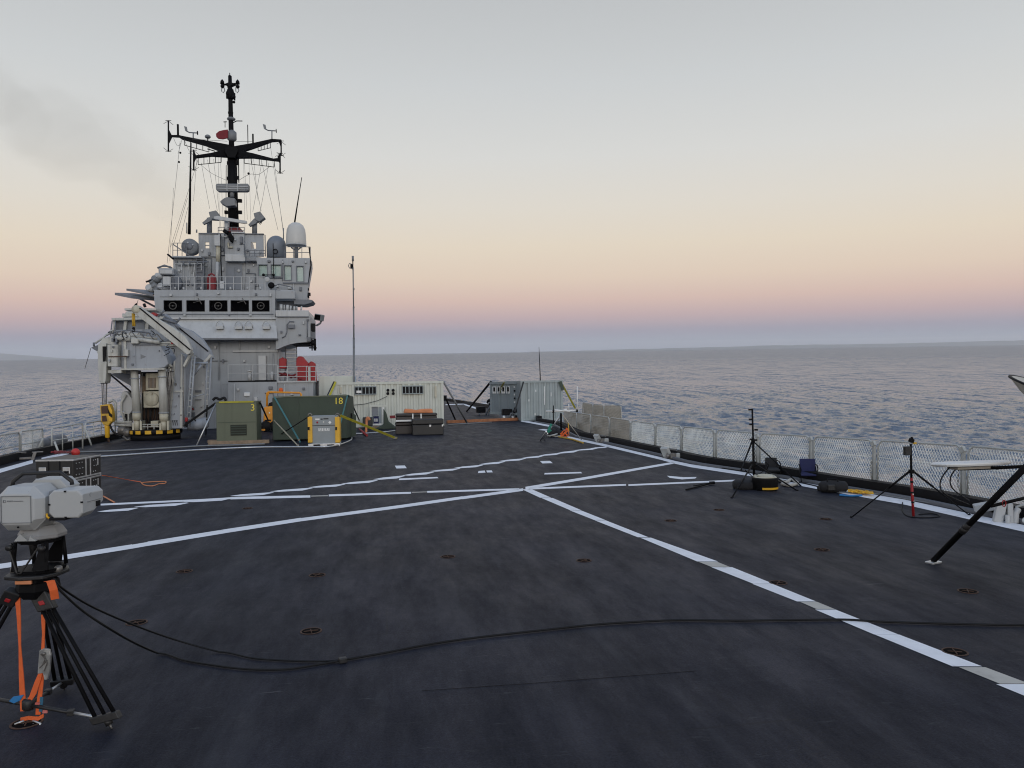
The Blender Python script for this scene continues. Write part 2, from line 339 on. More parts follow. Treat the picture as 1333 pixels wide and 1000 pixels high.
# deck ------------------------------------------------------------
EDGE_PX = [(690, 549.8), (715, 554.2), (742, 569.8), (759, 573.7), (784.5, 579), (861.6, 597.3), (879, 602), (900, 606.5), (977, 618), (1066, 634.5), (1179, 654), (1333, 688)]
EDGE = [deck(*p) for p in EDGE_PX]
LEDGE = [deck(*p) for p in [(0, 613), (42.8, 600.8), (54, 598), (90, 589.5)]]
def deck_material():
    m = bpy.data.materials.new('nonskid_deck'); m.use_nodes = True; t = m.node_tree; b = t.nodes['Principled BSDF']; n = t.nodes.new; l = t.links.new
    g = n('ShaderNodeTexCoord')
    def nz(scale, det, mscale=(1, 1, 1), rot=0.0, rough=0.6):
        mp = n('ShaderNodeMapping'); mp.inputs['Scale'].default_value = mscale; mp.inputs['Rotation'].default_value = (0, 0, rot); l(g.outputs['Object'], mp.inputs[0])
        z = n('ShaderNodeTexNoise'); z.inputs['Scale'].default_value = scale; z.inputs['Detail'].default_value = det; z.inputs['Roughness'].default_value = rough; l(mp.outputs[0], z.inputs[0]); return z.outputs[0]
    def rng_(x, a, c, lo, hi):
        r = n('ShaderNodeMapRange'); l(x, r.inputs[0]); r.inputs[1].default_value = a; r.inputs[2].default_value = c; r.inputs[3].default_value = lo; r.inputs[4].default_value = hi; return r.outputs[0]
    def mul(a, c):
        x = n('ShaderNodeMath'); x.operation = 'MULTIPLY'; l(a, x.inputs[0]); l(c, x.inputs[1]); return x.outputs[0]
    big = rng_(nz(0.45, 6), 0.3, 0.7, 0.72, 1.25)                      # worn lanes and patches
    lane = rng_(nz(0.9, 4, (1.0, 0.22, 1), R(-8)), 0.3, 0.72, 0.84, 1.18)
    mid = rng_(nz(1.9, 9, (1.5, 0.42, 1), R(-6), 0.74), 0.34, 0.66, 0.74, 1.30)
    fine = rng_(nz(60, 4, (1, 1, 1), 0, 0.8), 0.34, 0.66, 0.45, 1.65)                         # grit
    f = mul(mul(big, lane), mul(mid, fine))
    vm = n('ShaderNodeVectorMath'); vm.operation = 'SCALE'; vm.inputs[0].default_value = (0.0148, 0.0162, 0.0252); l(f, vm.inputs['Scale'])
    def mix(cur, fac, c):
        x = n('ShaderNodeMix'); x.data_type = 'RGBA'; l(fac, x.inputs[0]); l(cur, x.inputs[6]); x.inputs[7].default_value = (*c, 1); return x.outputs[2]
    scr = mul(rng_(nz(2.2, 10, (0.5, 2.6, 1), R(10), 0.8), 0.58, 0.74, 0, 0.6), rng_(nz(0.6, 3), 0.45, 0.65, 0, 1))   # pale scuffs across the deck
    scr2 = rng_(nz(5.0, 6, (0.5, 5, 1), R(-7), 0.7), 0.70, 0.80, 0, 0.30)
    cur = mix(vm.outputs[0], scr, (0.070, 0.071, 0.075)); cur = mix(cur, scr2, (0.085, 0.085, 0.09))
    fl = mul(rng_(nz(7, 5, (0.35, 2.6, 1), R(5), 0.8), 0.60, 0.70, 0, 0.9), rng_(nz(0.8, 4, (1, 1, 1), 2.0), 0.45, 0.62, 0, 1)); cur = mix(cur, fl, (0.095, 0.095, 0.10))   # short bright scrape marks
    st = rng_(nz(0.9, 6, (3.2, 0.30, 1), R(-12), 0.6), 0.53, 0.66, 0, 0.50); cur = mix(cur, st, (0.040, 0.041, 0.050))   # long roller and tyre strokes
    dk = rng_(nz(1.3, 7, (2.2, 0.6, 1), R(20), 0.7), 0.58, 0.70, 0, 0.5); cur = mix(cur, dk, (0.008, 0.0085, 0.012))
    rs = rng_(nz(0.9, 6, (1, 1, 1), 1.1), 0.66, 0.80, 0, 0.35); cur = mix(cur, rs, (0.050, 0.036, 0.034))               # faint rusty stains
    seam = n('ShaderNodeTexBrick'); mp = n('ShaderNodeMapping'); mp.inputs['Rotation'].default_value = (0, 0, 0); l(g.outputs['Object'], mp.inputs[0]); l(mp.outputs[0], seam.inputs[0])
    seam.inputs['Scale'].default_value = 1.0; seam.inputs['Brick Width'].default_value = 6.0; seam.inputs['Row Height'].default_value = 2.2; seam.inputs['Mortar Size'].default_value = 0.012
    seam.inputs['Color1'].default_value = (0, 0, 0, 1); seam.inputs['Color2'].default_value = (0, 0, 0, 1); seam.inputs['Mortar'].default_value = (1, 1, 1, 1)
    sf = mul(seam.outputs[0], rng_(nz(0.7, 3), 0.4, 0.7, 0, 0.5)); cur = mix(cur, sf, (0.010, 0.010, 0.011))
    l(cur, b.inputs['Base Color'])
    l(rng_(mid, 0.75, 1.25, 0.70, 0.52), b.inputs['Roughness']); b.inputs['Specular IOR Level'].default_value = 0.14
    bp = n('ShaderNodeBump'); bp.inputs['Strength'].default_value = 0.6; bp.inputs['Distance'].default_value = 0.004; l(nz(130, 4), bp.inputs['Height'])
    b2 = n('ShaderNodeBump'); b2.inputs['Strength'].default_value = 0.25; b2.inputs['Distance'].default_value = 0.02; l(nz(3, 5), b2.inputs['Height']); l(bp.outputs[0], b2.inputs['Normal'])
    l(b2.outputs[0], b.inputs['Normal'])
    return m
M['deck'] = deck_material()
OUT = 0.62                                        # from the white edge line to the deck edge
def outset(pts, d):
    o = []
    for i, p in enumerate(pts):
        t = (pts[min(i + 1, len(pts) - 1)] - pts[max(i - 1, 0)]); t.z = 0; t.normalize(); o.append(p + Vector((t.y, -t.x, 0)) * d)
    return o
edge_r = [p for p in reversed(EDGE)]              # near -> far
right_out = [p + Vector((OUT, 0, 0)) for p in edge_r]
left_out = [p + Vector((-0.75, 0, 0)) for p in LEDGE]
# beyond the containers the deck runs on to the stern
poly = [Vector((right_out[0].x + 0.1, -7, 0))] + right_out + [Vector((9.2, 46, 0)), Vector((9.4, 70, 0)), Vector((8.6, 104, 0)), Vector((-9.4, 104, 0)), Vector((-11.6, 70, 0)), Vector((-11.6, 36, 0))] + [Vector((-11.5, 29.5, 0))] + list(reversed(left_out)) + [Vector((left_out[0].x, -7, 0))]
b = MB()
n_ = len(poly); top = [p for p in poly]; low = [p + Vector((0, 0, -0.35)) for p in poly]
b.add(top + low, [list(range(n_)), [2 * n_ - 1 - i for i in range(n_)]] + [[i, i + n_, (i + 1) % n_ + n_, (i + 1) % n_] for i in range(n_)])
DECK = b.build('ship_deck', M['deck']); DECK['kind'] = 'structure'
b = MB(); inn = [Vector((p.x * 0.96, p.y, -0.4)) for p in poly]; dn = [Vector((p.x * 0.86, p.y, -15.0)) for p in poly]
b.add(inn + dn, [list(range(n_)), [2 * n_ - 1 - i for i in range(n_)]] + [[i, i + n_, (i + 1) % n_ + n_, (i + 1) % n_] for i in range(n_)])
b.build('hull', M['hull'], DECK)
# black coaming bars along both edges
def bar(pts, w, h, name, m, parent, z=0.0):
    b = MB(); n = len(pts); vs = []; fs = []
    for i, p in enumerate(pts):
        t = pts[min(i + 1, n - 1)] - pts[max(i - 1, 0)]; t.z = 0; t.normalize(); s = Vector((t.y, -t.x, 0)) * (w / 2)
        vs += [p - s + Vector((0, 0, z)), p + s + Vector((0, 0, z)), p + s + Vector((0, 0, z + h)), p - s + Vector((0, 0, z + h))]
    for i in range(n - 1):
        for k in range(4): fs.append((i * 4 + k, i * 4 + (k + 1) % 4, i * 4 + 4 + (k + 1) % 4, i * 4 + 4 + k))
    fs += [(0, 1, 2, 3), tuple(4 * (n - 1) + k for k in (3, 2, 1, 0))]
    b.add(vs, fs); return b.build(name, m, parent)
bar([Vector((right_out[0].x, -7, 0))] + [p + Vector((-0.12, 0, 0)) for p in right_out], 0.22, 0.20, 'edge_coaming', M['black'], DECK)
bar([p + Vector((-0.34, 0, 0)) for p in right_out], 0.07, 0.06, 'scupper_pipe', M['grey_dark'], DECK)
bar([p + Vector((0.12, 0, 0)) for p in reversed(left_out)][::-1] + [Vector((-11.3, 29.5, 0)), Vector((-11.4, 36, 0)), Vector((-11.4, 70, 0))], 0.22, 0.24, 'edge_coaming', M['black'], DECK)
bar([Vector((-9.2, 103.8, 0)), Vector((8.4, 103.8, 0))], 0.3, 0.7, 'edge_coaming', M['black'], DECK)
bar([right_out[-1] + Vector((0.0, 0.4, 0)), Vector((9.0, 46, 0)), Vector((9.2, 70, 0)), Vector((8.4, 103.6, 0))], 0.25, 0.3, 'edge_coaming', M['black'], DECK)

# painted markings: sheets 4 mm above the deck, one per painted piece -------------
def paint(quads, name='painted_line', m=None, z=0.004):
    for q in quads:
        b = MB(); p = [deck(x, y, z) for x, y in q]; n = len(p)
        b.add(p, [list(range(n))]); o = b.build(name, m or M['line'], DECK)
def strip(pts, t0, t1, cuts=(), jit=0.0, **k):
    """a line along pixel points, split into painted runs; each run is a quad strip"""
    for i in range(len(pts) - 1):
        (x0, y0), (x1, y1) = pts[i], pts[i + 1]; f0 = i / (len(pts) - 1); f1 = (i + 1) / (len(pts) - 1)
        a = (t0 + (t1 - t0) * f0) / 2; c = (t0 + (t1 - t0) * f1) / 2; j = random.uniform(-jit, jit)
        paint([[(x0, y0 - a + j), (x1, y1 - c + j), (x1, y1 + c + j), (x0, y0 + a + j)]], **k)
strip([(715, 554.5), (690, 549.8), (678, 547.8)], 2.4, 2.0)
strip([(1420, 709), (1333, 688), (1179, 654)], 11, 6.6); strip([(1179, 654), (1066, 634.5), (977, 618)], 6.6, 4.0); strip(EDGE_PX[::-1][3:11], 4.2, 2.4)
strip([(-40, 624), (0, 613), (42.8, 600.8)], 6, 4.5); strip([(54, 598), (90, 589.5)], 4.0, 3.0)
# wide line running to the lower right, painted run by run
YR = [637, 660.5, 700.6, 730, 781.4, 810, 867.8, 900, 940]; XR = [692, 746, 847.5, 931, 1059, 1129, 1280, 1366, 1470]
YL = [638, 665, 699.5, 731.8, 783, 808, 871, 905, 940]; XL = [679, 742.5, 830.6, 908, 1038, 1095, 1249, 1333, 1418]
def wl(y): return float(np.interp(y, YL, XL)), float(np.interp(y, YR, XR))
runs = [(637, 648, 0), (648.4, 664, 0), (664.4, 677, 0), (677.4, 699.5, 0), (700, 731, 0), (731.4, 738, 1), (738.4, 760, 0), (760.2, 783, 0), (783.4, 793, 1), (793.6, 826, 0), (826.1, 867.5, 0), (868.5, 890, 1), (890.6, 940, 0)]
for a_, c_, k in runs:
    xl, xr = wl(a_); xl2, xr2 = wl(c_); s_ = random.uniform(-1.5, 1.5) + (2 if k else 0)
    w_ = 0.06 * (xr - xl) if k else 0
    paint([[(xl + s_ + w_, a_), (xr + s_ - w_, a_), (xr2 + s_ - w_, c_), (xl2 + s_ + w_, c_)]], m=M['line_cream'] if k else M['line'])
strip([(-30, 741.5), (90, 724.5), (172, 711.5)], 6.6, 5.6); strip([(172, 711.7), (192, 708.2)], 5.2, 5.0); strip([(192, 708.0), (300, 690.5), (392, 676.4)], 5.6, 4.6)
strip([(392, 676.6), (520, 659.6), (602, 647.9)], 4.2, 3.6); strip([(602, 648.2), (681, 637.4)], 3.6, 3.4)
strip([(684, 635.6), (760, 623), (828, 611), (877, 602.5)], 3.6, 2.6)
strip([(300, 648.6), (404, 646.3)], 3.2, 3.0); strip([(405, 645.9), (427, 645.4)], 1.2, 1.2, m=M['line_cream']); strip([(428, 645.0), (535, 641.6)], 2.6, 2.4); strip([(536, 641), (556, 640.4)], 1.0, 1.0, m=M['line_cream']); strip([(556, 640.4), (676, 636.8)], 2.3, 2.3)
strip([(690, 636.2), (815, 631.2)], 2.3, 2.2); strip([(818, 631.6), (957, 625.6)], 2.2, 2.0)
pieces = [(131, 660.8, 176, 666.5), (180, 654.2, 240, 660.4), (244, 647.2, 300, 653.8), (304, 640.8, 352, 646), (356, 635, 403, 640.3), (405, 630, 446, 635), (448, 625, 488, 630.2), (489, 619, 524, 624.6), (527, 614.2, 562, 619.3),
          (562, 609.6, 596, 614), (594, 605.2, 626, 609.6), (626, 600.6, 655, 605), (652, 596.6, 682, 600.8), (681, 593, 706, 596.8), (704, 589.6, 729, 593.4), (727, 586, 752, 590.4), (750, 583.3, 776, 586.6), (770, 581, 792, 584)]
alt = 0.0
for x0, y0, x1, y1 in pieces:
    h = y1 - y0; w = x1 - x0
    alt = 0.002 - alt
    paint([[(x0 - 0.10 * w, y1 - 0.08 * h), (x0 + 0.25 * w, y0 + 0.50 * h), (x1 + 0.05 * w, y0), (x1 + 0.10 * w, y0 + 0.10 * h), (x1 - 0.20 * w, y0 + 0.70 * h), (x0 + 0.15 * w, y1)]], z=0.004 + alt)
strip([(131, 657), (260, 651), (300, 648.7)], 2.4, 2.2)
paint([[(514, 606.3), (527, 606), (529.5, 609.6), (516, 610)], [(703, 600.3), (716, 600), (719.5, 603), (706, 603.4)], [(623, 613.2), (631, 612.6), (632, 615.4), (622, 615.9)], [(633, 612.6), (640, 612.4), (641.5, 615), (634, 615.2)],
       [(520, 623), (569, 620.9), (571, 622.6), (519, 625.2)], [(709, 615.8), (756, 614.4), (758, 616.2), (708.5, 617.8)], [(868, 619.4), (890, 621.3), (907, 621), (905, 623), (888, 624.2), (872, 622.2)],
       [(708, 558.6), (733, 561.2), (733, 563.4), (700, 559.6)]])
strip([(604, 526.4), (621, 532)], 1.6, 2.0); strip([(580, 527), (640, 524.6)], 1.0, 1.0)

# tie-down fittings let into the deck ------------------------------------------------
def make_tiedown():
    t = thing('tie_down_fitting', 'rusty round tie down fitting sunk in the black deck', 'deck fitting', (0, 0, 0), 'tie-down fittings let into the deck')
    MB().lathe([(0.082, 0.0015), (0.082, 0.003), (0.0001, 0.0035)], (0, 0, 0), 18).build('cup', M['pit'], t)  # flat disc; the shade of the recess is put into its dark colour
    MB().lathe([(0.080, 0.002), (0.094, 0.002), (0.092, 0.006), (0.080, 0.006), (0.080, 0.002)], (0, 0, 0), 18).build('rim', M['rust'], t)
    b = MB(); b.path([(-0.06, 0, 0.004), (-0.03, 0, 0.006), (0, 0, 0.007), (0.03, 0, 0.006), (0.06, 0, 0.004)], 0.005, 6); b.path([(0, -0.05, 0.004), (0, 0, 0.006), (0, 0.05, 0.004)], 0.004, 6)
    b.build('crossbar', M['rust'], t); return t
TD = [('in the open deck above the cable joint', 405, 822), ('beyond the two cables near the tripod', 178, 811), ('in the deck middle, left of centre', 413, 749), ('nearest to the radar tripod head, small and dark', 240, 744),
      ('just left of the wide white line', 760, 730), ('in mid deck below the crossing of the lines', 583, 725), ('on the right under the black pole foot', 1260, 770), ('at the near edge of the wide white line', 1243, 849),
      ('touching the wide white line halfway along', 1013, 759), ('between the wide white line and the black pole foot', 1070, 716), ('out on the deck before the two tripods', 1075, 676), ('in the deck left of the white lines, small', 322, 662),
      ('far out beside the thin white line', 873, 678), ('among the lines right of the crossing', 936, 664)]
proto = make_tiedown()
for i, (tx, px, py) in enumerate(TD):
    o = proto if i == 0 else copy_tree(proto)
    p = deck(px, py); o.location = (p.x, p.y, 0); o.rotation_euler = (0, 0, random.uniform(0, 1.5)); o['label'] = 'rusty round tie down fitting ' + tx

# ------------------------------------------------------------------ SUPERSTRUCTURE
YT = deck(275, 558).y                      # its front wall
def B(mb, x0, y0, x1, y1, Y, dp):
    a = at(x0, (y0 + y1) / 2, Y); c = at(x1, (y0 + y1) / 2, Y); u = at((x0 + x1) / 2, y0, Y); d = at((x0 + x1) / 2, y1, Y)
    return mb.bb((a.x, Y, d.z), (c.x, Y + dp, u.z))
def PR(mb, pts, Y, dp): return mb.prism([at(x, y, Y) for x, y in pts], (0, dp, 0))
def TU(mb, pts, Y, r, n=6, r1=None): return mb.path([at(p[0], p[1], Y + (p[2] if len(p) > 2 else 0)) for p in pts], r, n, r1=r1)
def one(name, m, parent, x0, y0, x1, y1, Y, dp, bev=0.0): return B(MB(), x0, y0, x1, y1, Y, dp).build(name, m, parent, bev)
def pr(name, m, parent, pts, Y, dp, bev=0.0): return PR(MB(), pts, Y, dp).build(name, m, parent, bev)
def tu(name, m, parent, pts, Y, r, n=6, r1=None): return TU(MB(), pts, Y, r, n, r1).build(name, m, parent)
def rail(parent, x0, x1, ytop, ybot, Y, nposts, m=None, mids=2, name='railing', dx=0.0):
    b = MB()
    for k in range(mids + 1):
        y = ytop + (ybot - ytop) * k / (mids + 1); TU(b, [(x0, y), (x1, y)], Y, 0.018, 5)
    for k in range(nposts):
        x = x0 + (x1 - x0) * k / max(nposts - 1, 1); TU(b, [(x, ytop), (x, ybot)], Y, 0.02, 5)
    return b.build(name, m or M['grey_pale'], parent)
def ladder(parent, x0, y0, x1, y1, Y, n, m=None, name='ladder', rungs='rung', r=0.03):
    b = MB(); TU(b, [(x0, y0), (x0, y1)], Y, r, 5); TU(b, [(x1, y0), (x1, y1)], Y, r, 5)
    o = b.build(name, m or M['grey_pale'], parent)
    for k in range(n):
        y = y0 + (y1 - y0) * (k + 0.5) / n; TU(MB(), [(x0, y), (x1, y)], Y, r * 0.8, 5).build(rungs, m or M['grey_pale'], o)
    return o
gz = at(300, 560, YT)
S = thing('ship_superstructure', 'grey warship superstructure tower with a row of dark bridge windows', 'superstructure', (gz.x, YT, 0))
G, GP, GD = M['grey'], M['grey_pale'], M['grey_dark']
# lower block and the deckhouse behind
b = MB(); p0 = at(205, 500, YT); p1 = at(361, 500, YT); zt = at(300, 441, YT).z; b.bb((p0.x, YT, 0), (p1.x, YT + 9, zt)); b.build('lower_wall', G, S)
b = MB()   # sloping fascia under the bridge, leaning out; sky light is put into its paler grey
f = [at(206, 440.5, YT - 1.15), at(361, 440.5, YT - 1.15), at(359, 415, YT - 0.5), at(206, 415, YT - 0.5)]
b.hexa([f[0], f[1], f[1] + Vector((0, 2.5, 0)), f[0] + Vector((0, 2.5, 0)), f[3], f[2], f[2] + Vector((0, 2.5, 0)), f[3] + Vector((0, 2.5, 0))]); b.build('fascia', GP, S)
one('drip_ledge', GD, S, 206, 440.7, 361, 442.4, YT - 1.12, 1.1)
one('drip_ledge', GP, S, 204, 413.4, 360, 415.4, YT - 0.66, 0.6)
one('wall_shelf', GP, S, 303, 456.2, 362, 458.2, YT - 0.12, 0.14)
# bridge
BY = YT - 0.6
wx = [(213, 237), (242.6, 266.5), (272.4, 296), (300.2, 324), (328, 350.8)]
b = MB(); top, bot, wt, wb = 377.5, 413.4, 391, 405.6
PR(b, [(200.5, top), (358, top), (358, wt), (200.8, wt)], BY, 0.3); PR(b, [(202.5, wb), (358, wb), (358, bot), (203.5, bot)], BY, 0.3)
xs = [200.8] + [x for w in wx for x in w] + [358]
for k in range(0, len(xs), 2): PR(b, [(xs[k], wt), (xs[k + 1], wt), (xs[k + 1], wb), (xs[k] if k else 202.5, wb)], BY, 0.3)
b.build('bridge_wall', G, S)
b = MB(); PR(b, [(201, top), (358, top), (358, bot), (203.5, bot)], BY + 0.32, 6.5); b.build('bridge_house', G, S)
for i, (x0, x1) in enumerate(wx):
    w = MB(); 
    for q in ((x0, wt, x1, wt + 0.7), (x0, wb - 0.7, x1, wb), (x0, wt + 0.7, x0 + 0.7, wb - 0.7), (x1 - 0.7, wt + 0.7, x1, wb - 0.7)): B(w, *q, BY - 0.02, 0.16)
    w = w.build('bridge_window', M['black'], S)
    B(MB(), x0 + 0.5, wt + 0.5, x1 - 0.5, wb - 0.5, BY + 0.16, 0.03).build('pane', M['glass'], w)
    cx, cy = (x0 + x1) / 2, (wt + wb) / 2
    if i in (0, 2, 4):
        c = at(cx, cy, BY + 0.13); a = MB(); a.lathe([(0.155, 0), (0.195, 0), (0.195, 0.03), (0.155, 0.03), (0.155, 0)], c, 22, (0, -1, 0)); a.lathe([(0.0001, 0), (0.045, 0), (0.04, 0.035), (0.0001, 0.04)], c, 12, (0, -1, 0))
        TU(a, [(cx - 4.8, cy), (cx + 4.8, cy)], BY + 0.12, 0.008, 4); a.build('clear_view_screen', M['ring'], w)
    else:
        a = MB(); TU(a, [(cx + 3, wt - 3), (cx + 8, wt + 5)], BY - 0.06, 0.02, 5); TU(a, [(cx + 5, wt + 1), (cx - 3, wt + 3)], BY - 0.05, 0.012, 4); a.build('wiper', M['ring'], w)
for x in (286, 306, 345, 360): pass
for x in (286.5, 311, 324, 347):                                     # mooring fairlead-like hoods on the pale fascia
    c = at(x, 424.5, YT - 0.86); h = MB(); h.path([c + Vector((-0.2, 0, -0.10)), c + Vector((-0.17, -0.1, 0.08)), c + Vector((-0.07, -0.12, 0.24)), c + Vector((0.07, -0.12, 0.24)), c + Vector((0.17, -0.1, 0.08)), c + Vector((0.2, 0, -0.10))], 0.022, 6)
    h.box(c + Vector((0, -0.06, -0.10)), (0.36, 0.3, 0.13)); h.build('hood_lamp', GP, S)
c = at(379.5, 424, YT - 0.9)
# upper house behind the bridge top, piece by piece
UY = YT + 1.6
pr('signal_deck_house', G, S, [(225.5, 378), (225.5, 334), (262, 333), (262, 378)], UY + 0.2, 4)
rail(S, 222, 345, 360.5, 377.5, BY + 0.15, 13, mids=1)
# mast house: solid core with two screens that have holes seen against the sky
pr('mast_house', G, S, [(284, 378), (284, 305), (317, 305), (320, 332), (344, 336), (352, 378)], UY + 1.0, 3.4)
pr('mast_house_upper', G, S, [(284, 332), (284, 304.6), (318, 304.6), (318, 332)], UY + 0.8, 3.0)
pr('mast_house_side', G, S, [(258.8, 378), (258.8, 333.6), (285, 333.6), (285, 378)], UY + 1.15, 1.6)
def screen(x0, y0, x1, y1, holes, Y, name='wind_screen'):
    b = MB(); xs = x0
    hx0, hx1 = holes[0][0], holes[0][2]
    B(b, x0, y0, hx0, y1, Y, 0.12); B(b, hx1, y0, x1, y1, Y, 0.12); ys = y0
    for h in holes: B(b, hx0, ys, hx1, h[1], Y, 0.12); ys = h[3]
    B(b, hx0, ys, hx1, y1, Y, 0.12); b.build(name, G, S)
screen(258.5, 303.2, 284, 334, [(267, 315.2, 272.4, 318.9), (267, 319.6, 272.4, 323.4)], UY + 1.0)
screen(318, 304.2, 343, 334, [(326.6, 315.4, 333.2, 323.8)], UY + 1.0)
pr('screen_cap', GD, S, [(258.5, 303.2), (258.8, 304.2), (343, 305), (343, 304)], UY + 0.9, 0.3)
one('recessed_door', M['dome'], S, 294, 343, 315, 377, UY + 0.93, 0.05); one('door', M['dome'], S, 297, 347, 305.5, 376, UY + 0.88, 0.05); 
one('equipment_locker', GP, S, 293, 331, 319, 340, UY + 0.5, 0.5, 0.02)
one('ledge', GD, S, 320, 338.5, 345, 340, UY + 0.5, 0.5)
one('ventilation_trunk', GP, S, 278.5, 306, 287.5, 320, UY + 0.3, 0.5, 0.03); tu('pale_vent_pipe', M['cream'], S, [(284, 319), (284, 341)], UY + 0.5, 0.115, 10); tu('vent_pipe', GP, S, [(283, 341), (282, 376)], UY + 0.4, 0.09, 8)
tu('black_cable_pipe', M['black'], S, [(287.2, 305), (287.6, 340), (289, 366)], UY + 0.2, 0.03)
one('junction_box', GP, S, 286, 366, 291.5, 376, UY - 0.1, 0.35, 0.02); one('junction_box', GD, S, 241, 365, 246.5, 371, UY + 0.05, 0.15, 0.02)
one('fire_hose_box', GD, S, 312, 308, 315.5, 316, UY + 0.6, 0.2)
b = MB(); c = at(275.6, 377, UY - 0.1); b.path([c + Vector((-0.2, 0, 0)), c + Vector((-0.2, 0, 0.62)), c + Vector((-0.12, 0, 0.80)), c + Vector((0, 0, 0.86)), c + Vector((0.12, 0, 0.80)), c + Vector((0.2, 0, 0.62)), c + Vector((0.2, 0, 0))], 0.05, 6)
b.prism([c + Vector(v) for v in ((-0.16, 0, 0), (0.16, 0, 0), (0.16, 0, 0.60), (0.08, 0, 0.75), (-0.08, 0, 0.75), (-0.16, 0, 0.60))], (0, 0.1, 0)); b.build('red_hose_locker', M['red_dark'], S)
ladder(S, 255.4, 335, 264.6, 377, UY - 0.05, 8, M['grey_dark']); one('ladder_plate', M['grey_dark'], S, 255.4, 334.5, 264.6, 377, UY + 0.12, 0.05)
b = MB(); TU(b, [(235, 341), (272, 341)], UY - 0.1, 0.035); 
for x in (239, 247, 257, 265): TU(b, [(x, 341), (x, 345)], UY - 0.1, 0.05)
b.build('pipe_run', GD, S)
b = MB()
for x in (239.5, 246.5): TU(b, [(x, 344), (x, 372)], UY + 0.1, 0.02, 5)
b.build('cable_conduit', GP, S)
# left platform with dome
rail(S, 225, 243, 316.5, 335, UY + 0.6, 4, GD, 1); tu('rail_brace', GD, S, [(225, 318), (247, 333)], UY + 0.55, 0.03, 5); one('deck_plate', G, S, 224, 333.5, 262, 335.2, UY - 0.2, 3.6)
tu('boom', M['black'], S, [(218, 331), (226, 337.5)], UY, 0.05)
# pilot house at the right, four green windows
PY = YT + 0.5
gw = [(336.4, 344.6, 348, 359.4), (353, 344.6, 366, 360), (370, 345.5, 379.2, 364.8), (386, 346.5, 395.2, 366.8)]
b = MB()
PR(b, [(333, 335.5), (404, 336), (403, 344.6), (335, 344.6)], PY, 0.25)
PR(b, [(335, 344.6), (336.4, 344.6), (336.4, 367), (336, 367)], PY, 0.25)
for a_, c_ in ((348, 353), (366, 370), (379.2, 386)): PR(b, [(a_, 344.6), (c_, 344.6), (c_, 367), (a_, 367)], PY, 0.25)
PR(b, [(395.2, 344.6), (403.2, 344.6), (401, 367), (395.2, 367)], PY, 0.25)
for x0, y0, x1, y1 in gw:
    if y0 > 344.7: PR(b, [(x0, 344.6), (x1, 344.6), (x1, y0), (x0, y0)], PY, 0.25)
    if y1 < 366.9: PR(b, [(x0, y1), (x1, y1), (x1, 367), (x0, 367)], PY, 0.25)
PR(b, [(336, 367), (401, 367), (399.5, 392), (340, 392)], PY, 0.25)
b.build('pilot_house_wall', G, S)
pr('pilot_house', G, S, [(336, 336), (403.5, 336), (404, 345), (399.6, 371), (399.6, 393), (340, 393)], PY + 0.42, 1.4)
for x0, y0, x1, y1 in gw:
    w = MB()
    for q in ((x0 - 0.6, y0 - 0.6, x1 + 0.6, y0 + 0.4), (x0 - 0.6, y1 - 0.4, x1 + 0.6, y1 + 0.8), (x0 - 0.6, y0 + 0.4, x0 + 0.4, y1 - 0.4), (x1 - 0.4, y0 + 0.4, x1 + 0.6, y1 - 0.4)): B(w, *q, PY - 0.05, 0.12)
    w = w.build('pilot_house_window', GD, S); B(MB(), x0 + 0.3, y0 + 0.3, x1 - 0.3, y1 - 0.3, PY + 0.1, 0.03).build('pane', M['glass_green'], w)
one('window_sill', GD, S, 368, 367.4, 401, 369.2, PY - 0.12, 0.12)
rail(S, 371, 404, 321.5, 336, PY + 0.1, 4, GD, 1)
tu('edge_pipe', M['black'], S, [(402.4, 322), (405, 345), (400.4, 371)], PY + 0.1, 0.035)
one('wing_bulwark', G, S, 358, 378.5, 384, 389, BY + 0.1, 0.2, 0.02); pr('wing_side', GD, S, [(361, 389), (385, 389), (386, 404), (361, 404)], YT + 0.6, 0.3)
b = MB(); PR(b, [(382, 389.8), (405, 390.3), (407.4, 391.4), (405, 394.2), (396, 396.5), (383, 396)], YT - 0.2, 1.6); b.build('wing_platform', GD, S)
b = MB()
for q in ((398, 375, 402, 378), (399, 381, 404, 385)): B(b, *q, PY + 0.2, 0.2)
TU(b, [(399, 376), (402, 388)], PY + 0.3, 0.04); b.build('side_lamp_bracket', M['black'], S)
tu('bridge_rail', GD, S, [(350, 375), (363, 370), (380, 374), (384, 384)], PY - 0.6, 0.03)
one('locker', GP, S, 365, 378, 383, 388, PY - 0.9, 0.5, 0.02)
# wing sponson (box) at the right of the front wall with curved belly
b = MB(); pts = [(359, 406.5), (401, 404.5), (404, 412), (404, 445), (398, 445.6), (388, 446.2), (378, 448), (369, 451), (362, 454.5), (359, 455)]
PR(b, pts, YT - 0.75, 3.2); b.build('sponson', G, S)
one('sponson_rim', GP, S, 358.6, 404, 402, 412, YT - 0.82, 0.1, 0.02); one('drip_ledge', GD, S, 360, 412, 402, 413, YT - 0.84, 0.12)
one('sponson_deck', M['black'], S, 363, 446.4, 404, 448.6, YT - 0.3, 2.5)
b = MB(); TU(b, [(367, 440), (371, 438), (373.5, 432), (373.5, 423), (377, 418.5), (383, 419)], YT - 0.82, 0.025); B(b, 375, 422.5, 383.5, 427.5, YT - 0.92, 0.12); b.build('hood_lamp', GD, S)
b = MB(); TU(b, [(400, 416), (400, 440)], YT - 0.85, 0.03); B(b, 399, 415, 402, 417.5, YT - 0.9, 0.15); B(b, 399.5, 439, 404, 444, YT - 0.9, 0.2); b.build('cable_conduit', GD, S)
b = MB()
